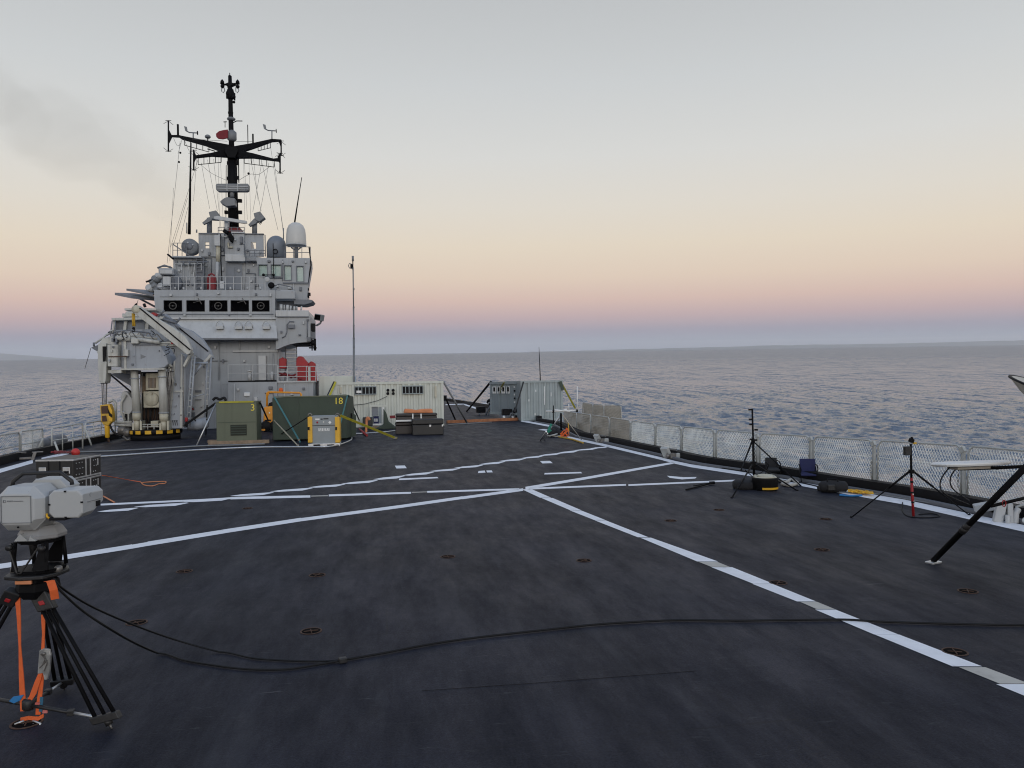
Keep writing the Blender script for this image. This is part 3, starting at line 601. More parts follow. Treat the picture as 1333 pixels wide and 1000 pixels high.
for i, x in enumerate((366, 370, 374, 378, 383, 387, 392)): TU(b, [(x, 404.5), (x + random.uniform(-1, 1), 399 - random.uniform(0, 3))], YT - 0.4, random.uniform(0.03, 0.09))
b.build('deck_clutter', GP, S)
# ladder, landing and railings right of the front wall
lad = MB(); TU(lad, [(372, 452), (371, 497)], YT + 0.3, 0.03, 5); TU(lad, [(386, 452), (387, 497)], YT + 0.3, 0.03, 5); lad = lad.build('stairway', GD, S)
for k in range(9): B(MB(), 372.2, 455 + k * 4.9, 386, 456.4 + k * 4.9, YT + 0.2, 0.25).build('step', GP, lad)
one('pillar', G, S, 359.6, 455, 363.8, 500, YT + 0.1, 0.5)
one('landing_block', G, S, 361, 497.4, 408, 556, YT - 1.0, 3.6); one('landing_edge', GP, S, 361, 496, 409, 498, YT - 1.08, 3.8)
rail(S, 362, 411, 477, 497, YT - 1.0, 5); one('white_post', M['white_rail'], S, 401, 478, 404, 497, YT - 1.1, 0.15)
# ledge in front of the wall
one('ledge_block', G, S, 297, 497.5, 361, 558, YT - 1.2, 1.25); one('ledge_mat', M['black'], S, 297, 495.6, 330, 497.5, YT - 1.15, 1.1); one('ledge_mat', M['black'], S, 332, 494.8, 356, 497.2, YT - 1.15, 1.1)
rail(S, 297, 361, 475, 497, YT - 0.9, 3, GP, 1); one('ledge_post', GP, S, 336.5, 463, 346, 495, YT - 0.35, 0.3); 
b = MB(); TU(b, [(325, 484), (325, 496)], YT - 0.6, 0.1, 8); b.lathe([(0.02, 0), (0.16, 0.02), (0.12, 0.08), (0.0001, 0.1)], at(325, 484, YT - 0.6), 12); b.build('mushroom_vent', GP, S); tu('vent_stub', GP, S, [(354, 484), (354, 496)], YT - 0.6, 0.07, 8)
b = MB()
for x0, y0, x1, y1 in ((283, 458, 296, 459), (268, 500, 296, 501), (340, 500, 341, 530)): B(b, x0, y0, x1, y1, YT - 0.02, 0.06)
b.build('weld_seam', G, S)
one('wall_lamp', M['white'], S, 317.5, 511, 325, 516, YT - 1.3, 0.12, 0.03)
# bridge wing awning slabs at the left
b = MB(); q = [at(149.5, 384.2, YT - 1.4), at(171, 388.6, YT - 1.4), at(203, 392, YT + 0.2), at(203, 388.6, YT + 1.6), at(176, 384.8, YT + 0.6)]; b.prism(q, (0, 0, 0.12)); b.build('wing_platform', GD, S)
b = MB(); q = [at(164.5, 378.4, YT - 1.0), at(199, 385.6, YT - 0.6), at(203, 383, YT + 1.2), at(196, 380, YT + 1.6)]; b.prism(q, (0, 0, 0.10)); b.build('wing_platform', GD, S)
tu('wing_strut', GD, S, [(180, 388), (203, 400)], YT + 0.4, 0.05)
one('flank_wall', G, S, 196, 404, 207, 440, YT + 0.4, 5)

# decoy launcher cluster on the left wing
p = at(210, 377, YT + 0.6)
D = thing('decoy_launcher', 'cluster of grey launcher tubes on the left bridge wing', 'launcher', p)
YD = YT + 0.3
one('pedestal', GD, D, 203, 362, 226, 378, YD + 0.3, 0.8, 0.03); one('turret', M['grey'], D, 206, 349, 226, 358, YD + 0.2, 0.9, 0.05); one('turret_cap', GP, D, 208, 351, 224, 356.5, YD + 0.1, 0.15, 0.02)
b = MB(); TU(b, [(205, 349), (214, 345.5), (224, 349)], YD + 0.4, 0.05); TU(b, [(208, 347), (222, 347)], YD + 0.4, 0.03); b.build('cable_loop', GD, D)
for k, (x, y, r_) in enumerate(((193, 374, 0.17), (198, 370.5, 0.17), (200, 362, 0.15), (204, 358, 0.12), (196, 366, 0.12), (201, 376, 0.14), (208, 372, 0.16), (213, 366, 0.16))):
    c = at(x, y, YD); MB().lathe([(r_ * 0.75, -0.02), (r_, -0.02), (r_, 0.55), (0.0001, 0.55)], c, 14, (0.35, 0.8, -0.25)).build('tube', M['antenna_grey'] if k % 3 else M['grey_pale'], D)
tu('barrel', M['black'], D, [(190, 367), (199, 364.5)], YD, 0.05); MB().lathe([(0.0001, 0), (0.5, 0), (0.5, 0.5), (0.0001, 0.5)], at(222, 368, YD + 0.5), 18, (0, 1, 0)).build('drum', GD, D)
one('bracket', GP, D, 212, 360, 221, 372, YD - 0.1, 0.2)

# ------------------------------------------------------------------ domes and radome
p = at(247, 333, UY + 1.4); D = thing('satellite_dome', 'blue grey round antenna dome with a flat face on the left platform', 'antenna dome', p)
c = at(246.8, 321, UY + 0.8); r0 = 0.44
MB().lathe([(0.0001, -0.10), (r0 * 0.9, -0.08), (r0, 0), (r0, 0.5), (r0 * 0.85, 0.8), (0.0001, 0.95)], c, 28, (0, 1, 0)).build('shell', M['antenna_grey'], D)
MB().lathe([(0.06, 0), (0.2, 0), (0.2, 0.04), (0.06, 0.04)], c + Vector((0, -0.14, 0)), 16, (0, 1, 0)).build('face_plate', GD, D); tu('foot', GD, D, [(247, 329), (247, 334)], UY + 1.0, 0.2, 10)
b = MB(); b.ball(at(244.5, 316, UY + 0.66), 0.05); b.ball(at(251, 319, UY + 0.66), 0.04); b.build('lamp', GP, D)
p = at(360, 336, PY + 1.4); D = thing('satellite_dome', 'blue grey domed cylinder antenna just left of the white radome', 'antenna dome', p)
r0 = 0.52; zb = at(360, 336, PY + 1.2).z; zt = at(360, 307, PY + 1.2).z
MB().lathe([(r0, 0), (r0, (zt - zb) * 0.55)] + [(max(r0 * math.cos(a), 1e-4), (zt - zb) * 0.55 + ((zt - zb) * 0.45) * math.sin(a)) for a in [i * math.pi / 14 for i in range(1, 8)]], (at(360, 336, PY + 1.2).x, PY + 1.2, zb), 28).build('shell', M['dome'], D)
MB().lathe([(0.10, 0), (0.14, 0), (0.14, 0.06), (0.10, 0.06), (0.10, 0)], at(358.5, 327.5, PY + 0.62), 16, (0, -1, 0)).build('life_ring_bracket', M['black'], D)
p = at(386, 336, PY + 0.8); D = thing('radome', 'tall off white capsule radome on a pole at the tower\'s right top', 'radome', p)
c = at(385.6, 320, PY + 0.8); r0 = (at(399, 315, PY + 0.8).x - at(372.4, 315, PY + 0.8).x) / 2; H = at(385.6, 289.5, PY + 0.8).z - c.z
MB().lathe([(0.0001, -0.02), (r0 * 0.8, -0.02), (r0 * 0.98, 0.03), (r0, 0.12), (r0 * 0.97, H * 0.45), (r0 * 0.9, H * 0.68), (r0 * 0.72, H * 0.86), (r0 * 0.42, H * 0.96), (0.0001, H)], c, 30).build('shell', M['radome'], D)
MB().lathe([(r0 * 0.97, 0), (r0 * 1.01, 0), (r0 * 1.01, 0.06), (r0 * 0.97, 0.06)], c, 30).build('base_ring', GP, D)
b = MB(); TU(b, [(385.6, 320), (385.6, 337)], PY + 0.8, 0.11, 10); TU(b, [(385.6, 327), (379, 322)], PY + 0.8, 0.04); TU(b, [(385.6, 327), (392, 322)], PY + 0.8, 0.04); b.build('pole', GD, D)
o = TU(MB(), [(383.6, 289.5), (387.5, 264), (392.8, 231)], PY + 1.4, 0.045, 6, 0.018).build('whip_antenna', M['antenna'], None); tag(o, 'thick black whip antenna leaning right above the white radome', 'antenna')
o = TU(MB(), [(369, 312), (369, 297)], PY + 1.3, 0.03, 6).build('whip_antenna', M['antenna_grey'], None); tag(o, 'short grey stub antenna between the dome and the white radome', 'antenna')
b = MB(); TU(b, [(355.5, 317), (356, 342), (356.5, 362)], PY - 0.3, 0.022, 5); o = b.build('whip_antenna', M['antenna'], None); tag(o, 'thin dark rod standing before the green pilot house windows', 'antenna')
p = at(353, 371, PY - 0.7); D = thing('signal_searchlight', 'round signal searchlight on a post before the pilot house windows', 'searchlight', p)
MB().lathe([(0.08, 0.0), (0.16, 0.0), (0.17, 0.1), (0.12, 0.28), (0.0001, 0.3)], at(352.8, 371.5, PY - 0.8), 18, (0, 1, 0.1)).build('lamp_head', M['antenna'], D)
b = MB(); TU(b, [(352.8, 374), (352.8, 389)], PY - 0.7, 0.05, 8); TU(b, [(350.5, 383), (351.5, 390)], PY - 0.75, 0.06); b.build('post', GD, D); MB().lathe([(0.09, 0), (0.14, 0), (0.14, 0.05), (0.09, 0.05)], at(347.5, 364, PY - 0.6), 16, (0.3, -1, 0)).build('ring', GP, D)
b = MB()
for x in (343, 356): b.ball(at(x, 358, PY - 0.3), 0.08)
TU(b, [(343, 358), (356, 358)], PY - 0.3, 0.025); b.build('crossbar', M['antenna'], D)
# searchlight and camera at the far right edge of the sponson
p = at(408, 445, YT - 0.4); D = thing('floodlight', 'grey floodlight on a bracket at the sponson\'s right edge', 'floodlight', p)
c = at(415.6, 413.4, YT - 0.5); rot = Matrix.Rotation(R(-28), 3, 'Z') @ Matrix.Rotation(R(12), 3, 'Y')
MB().box(c, (0.42, 0.34, 0.34), rot).build('lamp_head', M['antenna_grey'], D, 0.03); MB().box(c + rot @ Vector((0, -0.18, 0)), (0.34, 0.02, 0.26), rot).build('lens', M['glass'], D)
b = MB(); TU(b, [(412, 424), (417, 421), (418.5, 417)], YT - 0.45, 0.05); TU(b, [(404, 421), (412, 424)], YT - 0.4, 0.03); b.build('arm', GD, D)
p = at(408, 445, YT - 0.5); D = thing('navigation_lamp_bracket', 'black box lamp with cables under the floodlight', 'lamp', p)
one('lamp_box', M['black'], D, 405, 421, 410, 431.5, YT - 0.5, 0.3, 0.02); one('cable_box', GD, D, 404.6, 432, 410, 441, YT - 0.45, 0.3, 0.02); b = MB()
for x in (406, 409, 410.6): TU(b, [(x, 441), (x + 0.3, 456.5)], YT - 0.4, 0.035)
B(b, 402, 452, 411.6, 453.4, YT - 0.5, 0.4); b.ball(at(407, 446, YT - 0.5), 0.14); b.build('cable', M['antenna'], D)

# red covered gear on the landing
def covered(name, label, pts, Y, dp):
    o = pr(name, M['red'], None, pts, Y, dp, 0.05); tag(o, label, 'cover'); return o
covered('red_cover', 'large bright red covered gear beside the stairway', [(385.5, 497), (385.5, 468), (388, 464), (393.5, 464), (396, 467.4), (401.2, 473), (401.4, 497)], YT - 0.6, 0.7)
covered('red_cover', 'red covered gear at the outer corner of the landing', [(401.3, 497), (401.3, 473), (405, 470), (409.8, 473), (411.4, 497)], YT - 0.3, 0.7)
covered('red_cover', 'small red box cover left of the stairway', [(363.2, 480), (363.2, 467), (366.5, 466.4), (367.5, 464.6), (369, 466.4), (372.6, 467), (372.6, 480)], YT - 0.3, 0.4)
b = MB()
for k in range(6): TU(b, [(364 + k, 490 - k * 0.8), (370 + k * 2, 486 + k), (380 + k, 492 - k)], YT - 0.7, 0.05)
TU(b, [(363, 486), (388, 492), (398, 496)], YT - 0.8, 0.04); o = b.build('hose_coil', M['red_dark'], None); tag(o, 'dark red hose heaped at the foot of the stairway', 'hose')

# small fittings that clutter the tower front, each its own piece
random.seed(21)
def lampbox(x, y, w, h, Y, m, d=0.14): return one('wall_fitting', m, S, x - w / 2, y - h / 2, x + w / 2, y + h / 2, Y - d, d + 0.02, 0.01)
for x, y, w, h, Y, m in ((229, 341, 3, 4, UY + 0.2, GD), (233, 352, 2.4, 3, UY + 0.2, GP), (236, 371, 3, 5, UY + 0.2, GD), (252, 357, 2, 6, UY + 0.2, GP), (250, 370, 2.4, 3, UY + 0.2, GD), (268, 345, 3, 3, UY + 1.15, GP), (272, 330, 3, 4, UY + 1.0, GD), (263, 326, 2, 3, UY + 1.0, GP),
                         (289, 325, 3, 4, UY + 0.8, GD), (290, 350, 2.4, 5, UY + 1.0, GP), (310, 324, 3, 3, UY + 0.8, GD), (306, 312, 2, 2, UY + 0.8, GP), (322, 326, 2.4, 3, UY + 1.0, GD), (338, 328, 3, 2.4, UY + 1.0, GP), (323, 352, 2.4, 4, UY + 1.0, GD), (330, 345, 2, 2, UY + 1.0, M['white']), (327, 366, 3, 3, UY + 1.0, GP), (334, 371, 4, 3, UY + 1.0, GD),
                         (350, 340, 4, 2.4, PY, GD), (368, 341, 2, 3, PY, GP), (381, 340, 3, 2, PY, GD), (398, 341, 2, 3, PY, GP), (377, 374, 5, 4, PY, GP), (391, 376, 3, 5, PY, GD), (361, 372, 3, 4, PY, GP),
                         (222, 384, 3, 3, BY, GP), (256, 383, 2, 3, BY, GD), (284, 382, 3, 2, BY, GP), (333, 383, 2.4, 3, BY, GD), (352, 384, 2.4, 4, BY, GP), (240, 410, 3, 2, BY, GP), (298, 410, 2, 2, BY, GD), (326, 410, 3, 2, BY, GP), (366, 432, 2.4, 3, YT - 0.75, GD), (395, 420, 2, 4, YT - 0.75, GP), (390, 436, 3, 2, YT - 0.75, GD),
                         (280, 452, 3, 4, YT, GP), (290, 470, 2.4, 5, YT, GD), (318, 470, 3, 3, YT, GP), (350, 452, 3, 3, YT, GP), (352, 505, 5, 4, YT - 1.2, GD), (310, 507, 3, 3, YT - 1.2, GP), (333, 520, 4, 6, YT - 1.2, GP), (380, 512, 4, 5, YT - 1.0, GP), (395, 506, 3, 3, YT - 1.0, GD)): lampbox(x, y, w, h, Y, m)
for pts, Y, r_, m in ((((228, 337), (228, 377)), UY + 0.15, 0.025, GP), (((232, 346), (252, 346)), UY + 0.15, 0.02, GD), (((250, 337), (250, 356)), UY + 0.15, 0.03, GP), (((262, 336), (275, 336), (275, 356)), UY + 1.05, 0.025, GD), (((268, 340), (268, 376)), UY + 1.05, 0.03, GP), (((292, 307), (292, 331)), UY + 0.75, 0.03, GD), (((312, 318), (318, 318), (318, 331)), UY + 0.75, 0.02, GD),
                      (((318, 343), (318, 377)), UY + 0.9, 0.035, GP), (((320, 356), (332, 356), (332, 377)), UY + 0.9, 0.025, GD), (((338, 342), (338, 366)), UY + 0.9, 0.03, GP), (((345, 306), (345.4, 334)), UY + 1.0, 0.03, GD), (((350, 362), (368, 362)), PY - 0.06, 0.025, GD), (((368, 338), (368, 366)), PY - 0.06, 0.02, GD), (((382, 368), (382, 389)), PY - 0.06, 0.025, GP),
                      (((208, 386), (352, 386)), BY - 0.05, 0.016, GP), (((205, 409), (356, 409)), BY - 0.05, 0.016, GD), (((285, 445), (285, 495)), YT - 0.05, 0.03, G), (((312, 444), (312, 456)), YT - 0.05, 0.03, GP), (((356, 460), (356, 495)), YT - 0.05, 0.04, G), (((270, 470), (296, 470)), YT - 0.05, 0.02, GD), (((305, 500), (305, 540)), YT - 1.25, 0.03, GP), (((345, 512), (356, 512), (356, 540)), YT - 1.25, 0.03, GD), (((370, 500), (370, 530)), YT - 1.05, 0.03, GP)):
    tu('pipe_run', m, S, pts, Y, r_, 6)
rail(S, 228, 262, 343, 352, UY - 0.1, 5, GP, 0); rail(S, 318, 345, 326, 334, UY + 0.4, 5, GD, 1); rail(S, 284, 318, 296, 304.6, UY + 0.9, 5, GD, 1); rail(S, 204, 226, 371, 378, YT - 0.4, 4, GD, 1)
for x, y in ((337.5, 350), (311, 352.6)): MB().lathe([(0.0001, 0), (0.09, 0), (0.09, 0.04), (0.0001, 0.05)], at(x, y, UY + 0.92), 12, (0, -1, 0)).build('wall_lamp', GP, S)
for x in (228, 239, 262, 300, 322, 339): MB().lathe([(0.05, 0), (0.05, 0.12), (0.0001, 0.14)], at(x, 377, BY + 0.3), 10).build('deck_light', GP, S)

# ------------------------------------------------------------------ MAST AND ANTENNAS
YM = UY + 2.2
p = at(304, 305, YM); MA = thing('lattice_mast', 'tall black mast with four arms above the grey tower', 'mast', p)
A = M['antenna']
b = MB(); TU(b, [(304.4, 306), (302.6, 238), (301.6, 200)], YM, 0.30, 10, 0.235); b.build('trunk', A, MA)
b = MB()
for x0, x1, y in ((295.2, 297.5, 212), (306.5, 310.5, 212), (295.2, 297.5, 232), (306.5, 310.5, 231), (292, 296, 276), (308, 314.5, 276), (308, 314.5, 261)): B(b, x0, y - 2, x1, y + 2, YM - 0.1, 0.2)
TU(b, [(310.5, 205), (311, 238)], YM + 0.1, 0.03, 5); TU(b, [(308.4, 205), (308.6, 238)], YM, 0.02, 5); TU(b, [(294.5, 215), (294, 300)], YM, 0.02, 5); b.build('mast_fitting', A, MA)
TU(MB(), [(301.6, 200), (301.2, 180), (300.4, 150), (299.8, 118), (299.3, 99)], YM, 0.16, 10, 0.10).build('topmast', A, MA)
b = MB(); PR(b, [(296, 191), (307, 191), (310, 196), (306, 205), (297, 205), (292, 196)], YM - 0.45, 0.9); b.build('hub', A, MA)
def arm(pts0, name='yard_arm'):
    """tapered box girder from the hub to the tip: list of (x, y_top, y_bottom, dy)"""
    b = MB(); n = len(pts0); vs = []; fs = []
    for x, y0, y1, d, w in pts0:
        a = at(x, y0, YM + d); c = at(x, y1, YM + d); vs += [a + Vector((0, -w, 0)), a + Vector((0, w, 0)), c + Vector((0, w, 0)), c + Vector((0, -w, 0))]
    for i in range(n - 1):
        for k in range(4): fs.append((i * 4 + k, i * 4 + (k + 1) % 4, i * 4 + 4 + (k + 1) % 4, i * 4 + 4 + k))
    fs += [(0, 1, 2, 3), tuple(4 * (n - 1) + k for k in (3, 2, 1, 0))]; b.add(vs, fs); return b.build(name, A, MA)
arm([(301, 190, 203, 0, 0.18), (268, 183.6, 190, 0.8, 0.14), (237, 177.4, 181.6, 1.5, 0.10), (233, 176.2, 179, 1.6, 0.08), (220, 176.2, 178.4, 1.8, 0.06)])
arm([(301, 194, 205, 0, 0.18), (275, 200, 203.6, -0.8, 0.13), (255, 202.8, 206, -1.5, 0.09), (252.6, 202, 207, -1.6, 0.08)])
arm([(303, 192, 202, 0, 0.18), (330, 187, 193.4, 0.8, 0.14), (354, 181.4, 185, 1.5, 0.10), (366, 182, 184.4, 1.8, 0.06)])
arm([(303, 195, 206, 0, 0.18), (330, 200.4, 206, -0.8, 0.13), (356, 207, 209.6, -1.5, 0.09), (364, 206, 210.5, -1.6, 0.08)])
b = MB()   # fishplates where the tips carry antennas
PR(b, [(219.4, 168), (222.4, 174), (224, 177.5), (222.4, 181), (219.4, 187)], YM + 1.7, 0.1); PR(b, [(251.8, 194), (253.6, 199), (256, 204), (253.6, 208.5), (251.8, 213)], YM - 1.65, 0.1)
PR(b, [(362, 182), (366.4, 182), (366.6, 198), (364.8, 190)], YM + 1.75, 0.1); PR(b, [(361, 204), (364.4, 200), (365.2, 218), (363.4, 212)], YM - 1.65, 0.1); b.build('fishplate', A, MA)
def catwalk(x0, y0, x1, y1, d, drop):
    b = MB()
    TU(b, [(x0, y0 + drop), (x1, y1 + drop)], YM + d, 0.022, 5)
    n = 5
    for k in range(n):
        t = k / (n - 1); x = x0 + (x1 - x0) * t; y = y0 + (y1 - y0) * t; TU(b, [(x, y), (x, y + drop)], YM + d, 0.02, 5)
    b.build('catwalk_rail', A, MA)
catwalk(240, 181, 272, 190, 1.3, 8); catwalk(258, 206, 288, 203, -1.2, 8.4); catwalk(318, 204, 357, 209, -1.2, 8.6); catwalk(336, 190, 352, 186, 1.3, 6.5)
b = MB(); TU(b, [(270, 194), (280, 197)], YM + 0.8, 0.03); TU(b, [(320, 197), (336, 191)], YM + 0.6, 0.03); b.build('catwalk_rail', A, MA)
# top of the mast
b = MB(); TU(b, [(288, 110.5), (311, 109)], YM, 0.06); PR(b, [(293, 109), (299, 106.6), (306, 109), (299, 112)], YM - 0.15, 0.3); b.build('crossarm', A, MA)
for x, y, s in ((289.3, 107, 1), (289.6, 112.6, -1), (309.3, 107.2, 1), (309.4, 113, -1)):
    c = at(x, y, YM); MB().lathe([(0.12, -0.1), (0.10, 0.05), (0.02, 0.16)] if s > 0 else [(0.05, -0.1), (0.11, -0.02), (0.11, 0.06), (0.04, 0.1)], c, 10).build('mast_lamp', A, MA)
b = MB()
for x, y in ((290.6, 118), (309, 118)): b.path([at(x + dx_, y + dy_, YM) for dx_, dy_ in ((-2, -4), (-2, 1), (0, 3), (2, 0), (1, -4))], 0.025, 5)
b.build('cable_loop', M['antenna_grey'], MA)
b = MB(); b.lathe([(0.12, 0), (0.2, 0.1), (0.23, 0.35), (0.17, 0.6), (0.08, 0.65)], at(300, 130, YM), 12); b.ball(at(297, 122, YM - 0.1), 0.13); b.ball(at(303.6, 126, YM - 0.1), 0.14); b.ball(at(299, 113, YM), 0.14)
B(b, 294.2, 119, 296, 128, YM, 0.1); B(b, 304, 121, 306, 130, YM, 0.12); b.ball(at(304.5, 133, YM), 0.08); b.lathe([(0.05, 0), (0.09, 0.05), (0.09, 0.2), (0.03, 0.26)], at(299.2, 103.5, YM), 10); TU(b, [(299.2, 99), (299, 95)], YM, 0.025); b.ball(at(300.2, 147, YM), 0.15); b.ball(at(300.4, 141, YM), 0.12); b.build('direction_finder', A, MA)
MB().lathe([(0.03, -0.12), (0.22, -0.05), (0.24, 0.02), (0.16, 0.08), (0.05, 0.1)], at(301, 155, YM), 16).build('lamp_disc', M['antenna_grey'], MA)
b = MB(); TU(b, [(303, 160), (308, 157.5), (315.5, 157.6)], YM - 0.1, 0.03, 5); TU(b, [(291, 158.8), (295, 158.6)], YM - 0.1, 0.03, 5); TU(b, [(293, 158.8), (293, 166)], YM - 0.1, 0.02, 5); b.build('signal_spar', A, MA)
MB().lathe([(0.16, 0), (0.26, 0.1), (0.26, 0.5), (0.14, 0.62)], at(302, 184, YM), 12).build('cable_bundle', M['antenna_grey'], MA)
# stays and halyards
ST = [((234.5, 184), (217.5, 343)), ((237, 181), (231.8, 200)), ((258, 207), (222, 322)), ((256, 206), (252, 262)), ((262, 212), (273, 272)), ((270, 208), (283, 275)), ((278, 207), (288, 300)), ((287, 206), (291, 304)), ((318, 207), (322, 286)), ((324, 207), (326.5, 290)), ((330, 206), (336, 262)),
      ((341, 210), (329, 276)), ((350, 212), (338, 280)), ((357, 210), (369, 306)), ((340, 208), (362, 300)), ((317, 207), (319, 300)), ((225.8, 245), (221, 340)), ((244, 258), (226, 318)), ((244.5, 270), (233, 316)), ((284, 205), (286, 303)), ((326, 206), (340, 275)), ((352, 190), (369, 300))]
for (x0, y0), (x1, y1) in ST:
    a = at(x0, y0, YM - 0.3 + 0.01 * (x0 % 7)); c = at(x1, y1, UY + 0.6)
    MB().path([a, a.lerp(c, 0.5) + Vector((0, 0, -0.03)), c], 0.0085, 4).build('stay', M['wire'], MA)
for pts in (((262, 215), (276, 226), (295, 235)), ((309, 236), (325, 227), (337, 227), (352, 216)), ((240, 182), (246, 196), (254, 204)), ((226, 180), (231, 190), (236, 186))):
    MB().path(spline([at(x, y, YM - 0.5) for x, y in pts], 5), 0.012, 4).build('halyard', M['wire'], MA)
b = MB(); b.ball(at(234.8, 199, YM), 0.06); b.ball(at(233, 211, YM), 0.06); b.ball(at(323.6, 226, YM - 0.4), 0.07); b.build('insulator', A, MA)
TU(MB(), [(304, 184), (330, 184.6)], YM + 0.6, 0.012, 4).build('halyard', M['wire'], MA); TU(MB(), [(250, 181), (296, 184)], YM + 0.6, 0.012, 4).build('halyard', M['wire'], MA)

def crosstree(x, y0, y1, d, label):
    """vertical dipole with spread tips"""
    t = thing('dipole_antenna', label, 'antenna', at(x, (y0 + y1) / 2, YM + d), 'dipole antennas at the arm tips')
    TU(MB(), [(x, y0), (x, y1)], YM + d, 0.045, 6).build('rod', A, t)
    for yy, s in ((y0, 1), (y1, -1)):
        b = MB(); c = at(x, yy, YM + d)
        for a in (0.3, 1.9, 3.4, 5.0): b.path([c, c + Vector((0.26 * math.cos(a), 0.26 * math.sin(a), -0.2 * s))], 0.014, 4)
        b.path([c + Vector((-0.16, 0, 0.02)), c + Vector((0.16, 0, 0.02))], 0.018, 4); b.build('spreader', A, t)
crosstree(219.2, 157.5, 197.5, 1.8, 'dipole antenna at the tip of the longest left arm')
crosstree(252.2, 196, 222, -1.6, 'dipole antenna at the tip of the lower left arm'); crosstree(366, 184, 203, 1.8, 'dipole antenna hanging from the upper right arm tip'); crosstree(364.6, 200, 226, -1.6, 'dipole antenna at the tip of the lower right arm')
def vane(x, y, d, label):
    t = thing('wind_vane', label, 'wind vane', at(x, y + 10, YM + d), 'wind vanes on the mast arms')
    TU(MB(), [(x, y), (x, y + 12)], YM + d, 0.035, 6).build('post', M['antenna_grey'], t)
    TU(MB(), [(x - 9.5, y - 3), (x - 5, y - 0.6), (x + 4.5, y)], YM + d, 0.035, 6).build('body', M['antenna_grey'], t)
    PR(MB(), [(x - 12, y - 9), (x - 8.4, y - 8), (x - 7.4, y - 3.4), (x - 10.5, y - 3)], YM + d, 0.03).build('tail', M['antenna_grey'], t)
    MB().lathe([(0.02, 0), (0.12, 0.02), (0.12, 0.05), (0.02, 0.06)], at(x + 4.8, y, YM + d), 10, (1, 0, 0)).build('propeller', A, t)
vane(251.5, 173.2, 1.2, 'grey wind vane on the upper left mast arm'); vane(354, 170.5, 1.5, 'grey wind vane on the upper right mast arm')
def rod(x0, y0, x1, y1, d, r, label, m=A):
    o = TU(MB(), [(x0, y0), (x1, y1)], YM + d, r, 6).build('rod_antenna', m, None); tag(o, label, 'antenna')
rod(231.8, 178, 231.5, 162, 1.6, 0.06, 'stubby dark rod antenna near the left arm tip'); rod(322.8, 189, 322.4, 162.5, 0.7, 0.025, 'tall thin rod antenna on the right arm near the hub'); rod(329.4, 188, 329.2, 174.5, 0.9, 0.05, 'short thick black rod antenna on the upper right arm')
t = thing('mushroom_antenna', 'grey mushroom shaped antenna on the upper left mast arm', 'antenna', at(270.4, 186, YM + 0.8)); TU(MB(), [(270.6, 187), (270.4, 179)], YM + 0.8, 0.035).build('post', A, t)
MB().lathe([(0.12, -0.06), (0.17, 0), (0.15, 0.08), (0.08, 0.13), (0.0001, 0.14)], at(270.4, 178.6, YM + 0.8), 14).build('cap', M['antenna_grey'], t)
# flag wound round the mast top
b = MB(); pts = [(296.5, 168.4), (291, 169.2), (285, 170.6), (281, 174), (281.4, 178), (284, 180.5), (290, 181.2), (296.5, 179.6)]
PR(b, pts, YM - 0.25, 0.10); o = b.build('red_flag', M['flag'], None, 0.02); tag(o, 'small dark red flag flying from the mast top', 'flag')
# black pole left of the mast
o = TU(MB(), [(246.4, 305), (247.4, 250), (248.6, 186)], UY + 1.6, 0.085, 8, 0.035).build('pole_mast', A, None); tag(o, 'thin black pole standing left of the main mast', 'pole')
b = MB(); TU(b, [(243.2, 304), (243.2, 290)], UY + 1.4, 0.03); TU(b, [(256, 303), (256, 299)], UY + 1.4, 0.04); o = b.build('stub_antenna', M['antenna_grey'], None); tag(o, 'short grey stub antenna beside the foot of the black pole', 'antenna')
# radars
t = thing('radar_antenna', 'long horizontal bar radar on the middle of the mast', 'radar', at(302, 252, YM - 0.6))
b = MB(); PR(b, [(280.6, 240.4), (283, 239), (322.6, 239), (324, 241), (323.6, 247.6), (321.5, 249), (284, 249), (281, 246.6)], YM - 0.9, 0.35); b.build('scanner', M['antenna_grey'], t, 0.03)
for y in (242.3, 245.4): one('rib', GP, t, 282, y, 323, y + 0.7, YM - 0.94, 0.05)
for x in (295, 309): one('rib', GP, t, x, 239.6, x + 0.9, 248.6, YM - 0.96, 0.05)
TU(MB(), [(302, 249), (302, 257)], YM - 0.65, 0.12, 10).build('turning_shaft', M['antenna_grey'], t)
b = MB(); PR(b, [(286.4, 262), (292, 257.6), (296, 256.6), (305.6, 258), (306.2, 267.4), (295, 268.6), (287, 264)], YM - 0.8, 0.6); b.build('drive_box', M['antenna_grey'], t, 0.03)
t = thing('radar_antenna', 'slender radar bar on the left post of the mast house roof', 'radar', at(273, 303, UY + 1.4))
TU(MB(), [(272.6, 303.5), (272.6, 284)], UY + 1.4, 0.14, 12).build('post', M['dome'], t)
b = MB(); PR(b, [(271.5, 276), (281, 273.8), (286, 281), (283, 285.4), (274, 285)], UY + 1.0, 0.5); b.build('gearbox', M['antenna_grey'], t, 0.02)
b = MB(); PR(b, [(278, 282), (283, 281), (321, 287.6), (321.4, 290.4), (316, 290.6), (279, 285.4)], UY + 0.7, 0.18); b.build('scanner', GP, t, 0.015); b = MB(); PR(b, [(263, 290), (272, 282.4), (276, 284), (275, 287.4), (265, 292.4)], UY + 0.8, 0.2); b.build('waveguide', M['antenna_grey'], t, 0.01)
t = thing('tracking_radar', 'box headed tracking radar tilted up on the right roof post', 'radar', at(331, 303, UY + 1.4))
TU(MB(), [(331.4, 304.5), (331.6, 288)], UY + 1.4, 0.14, 12).build('post', M['antenna_grey'], t)
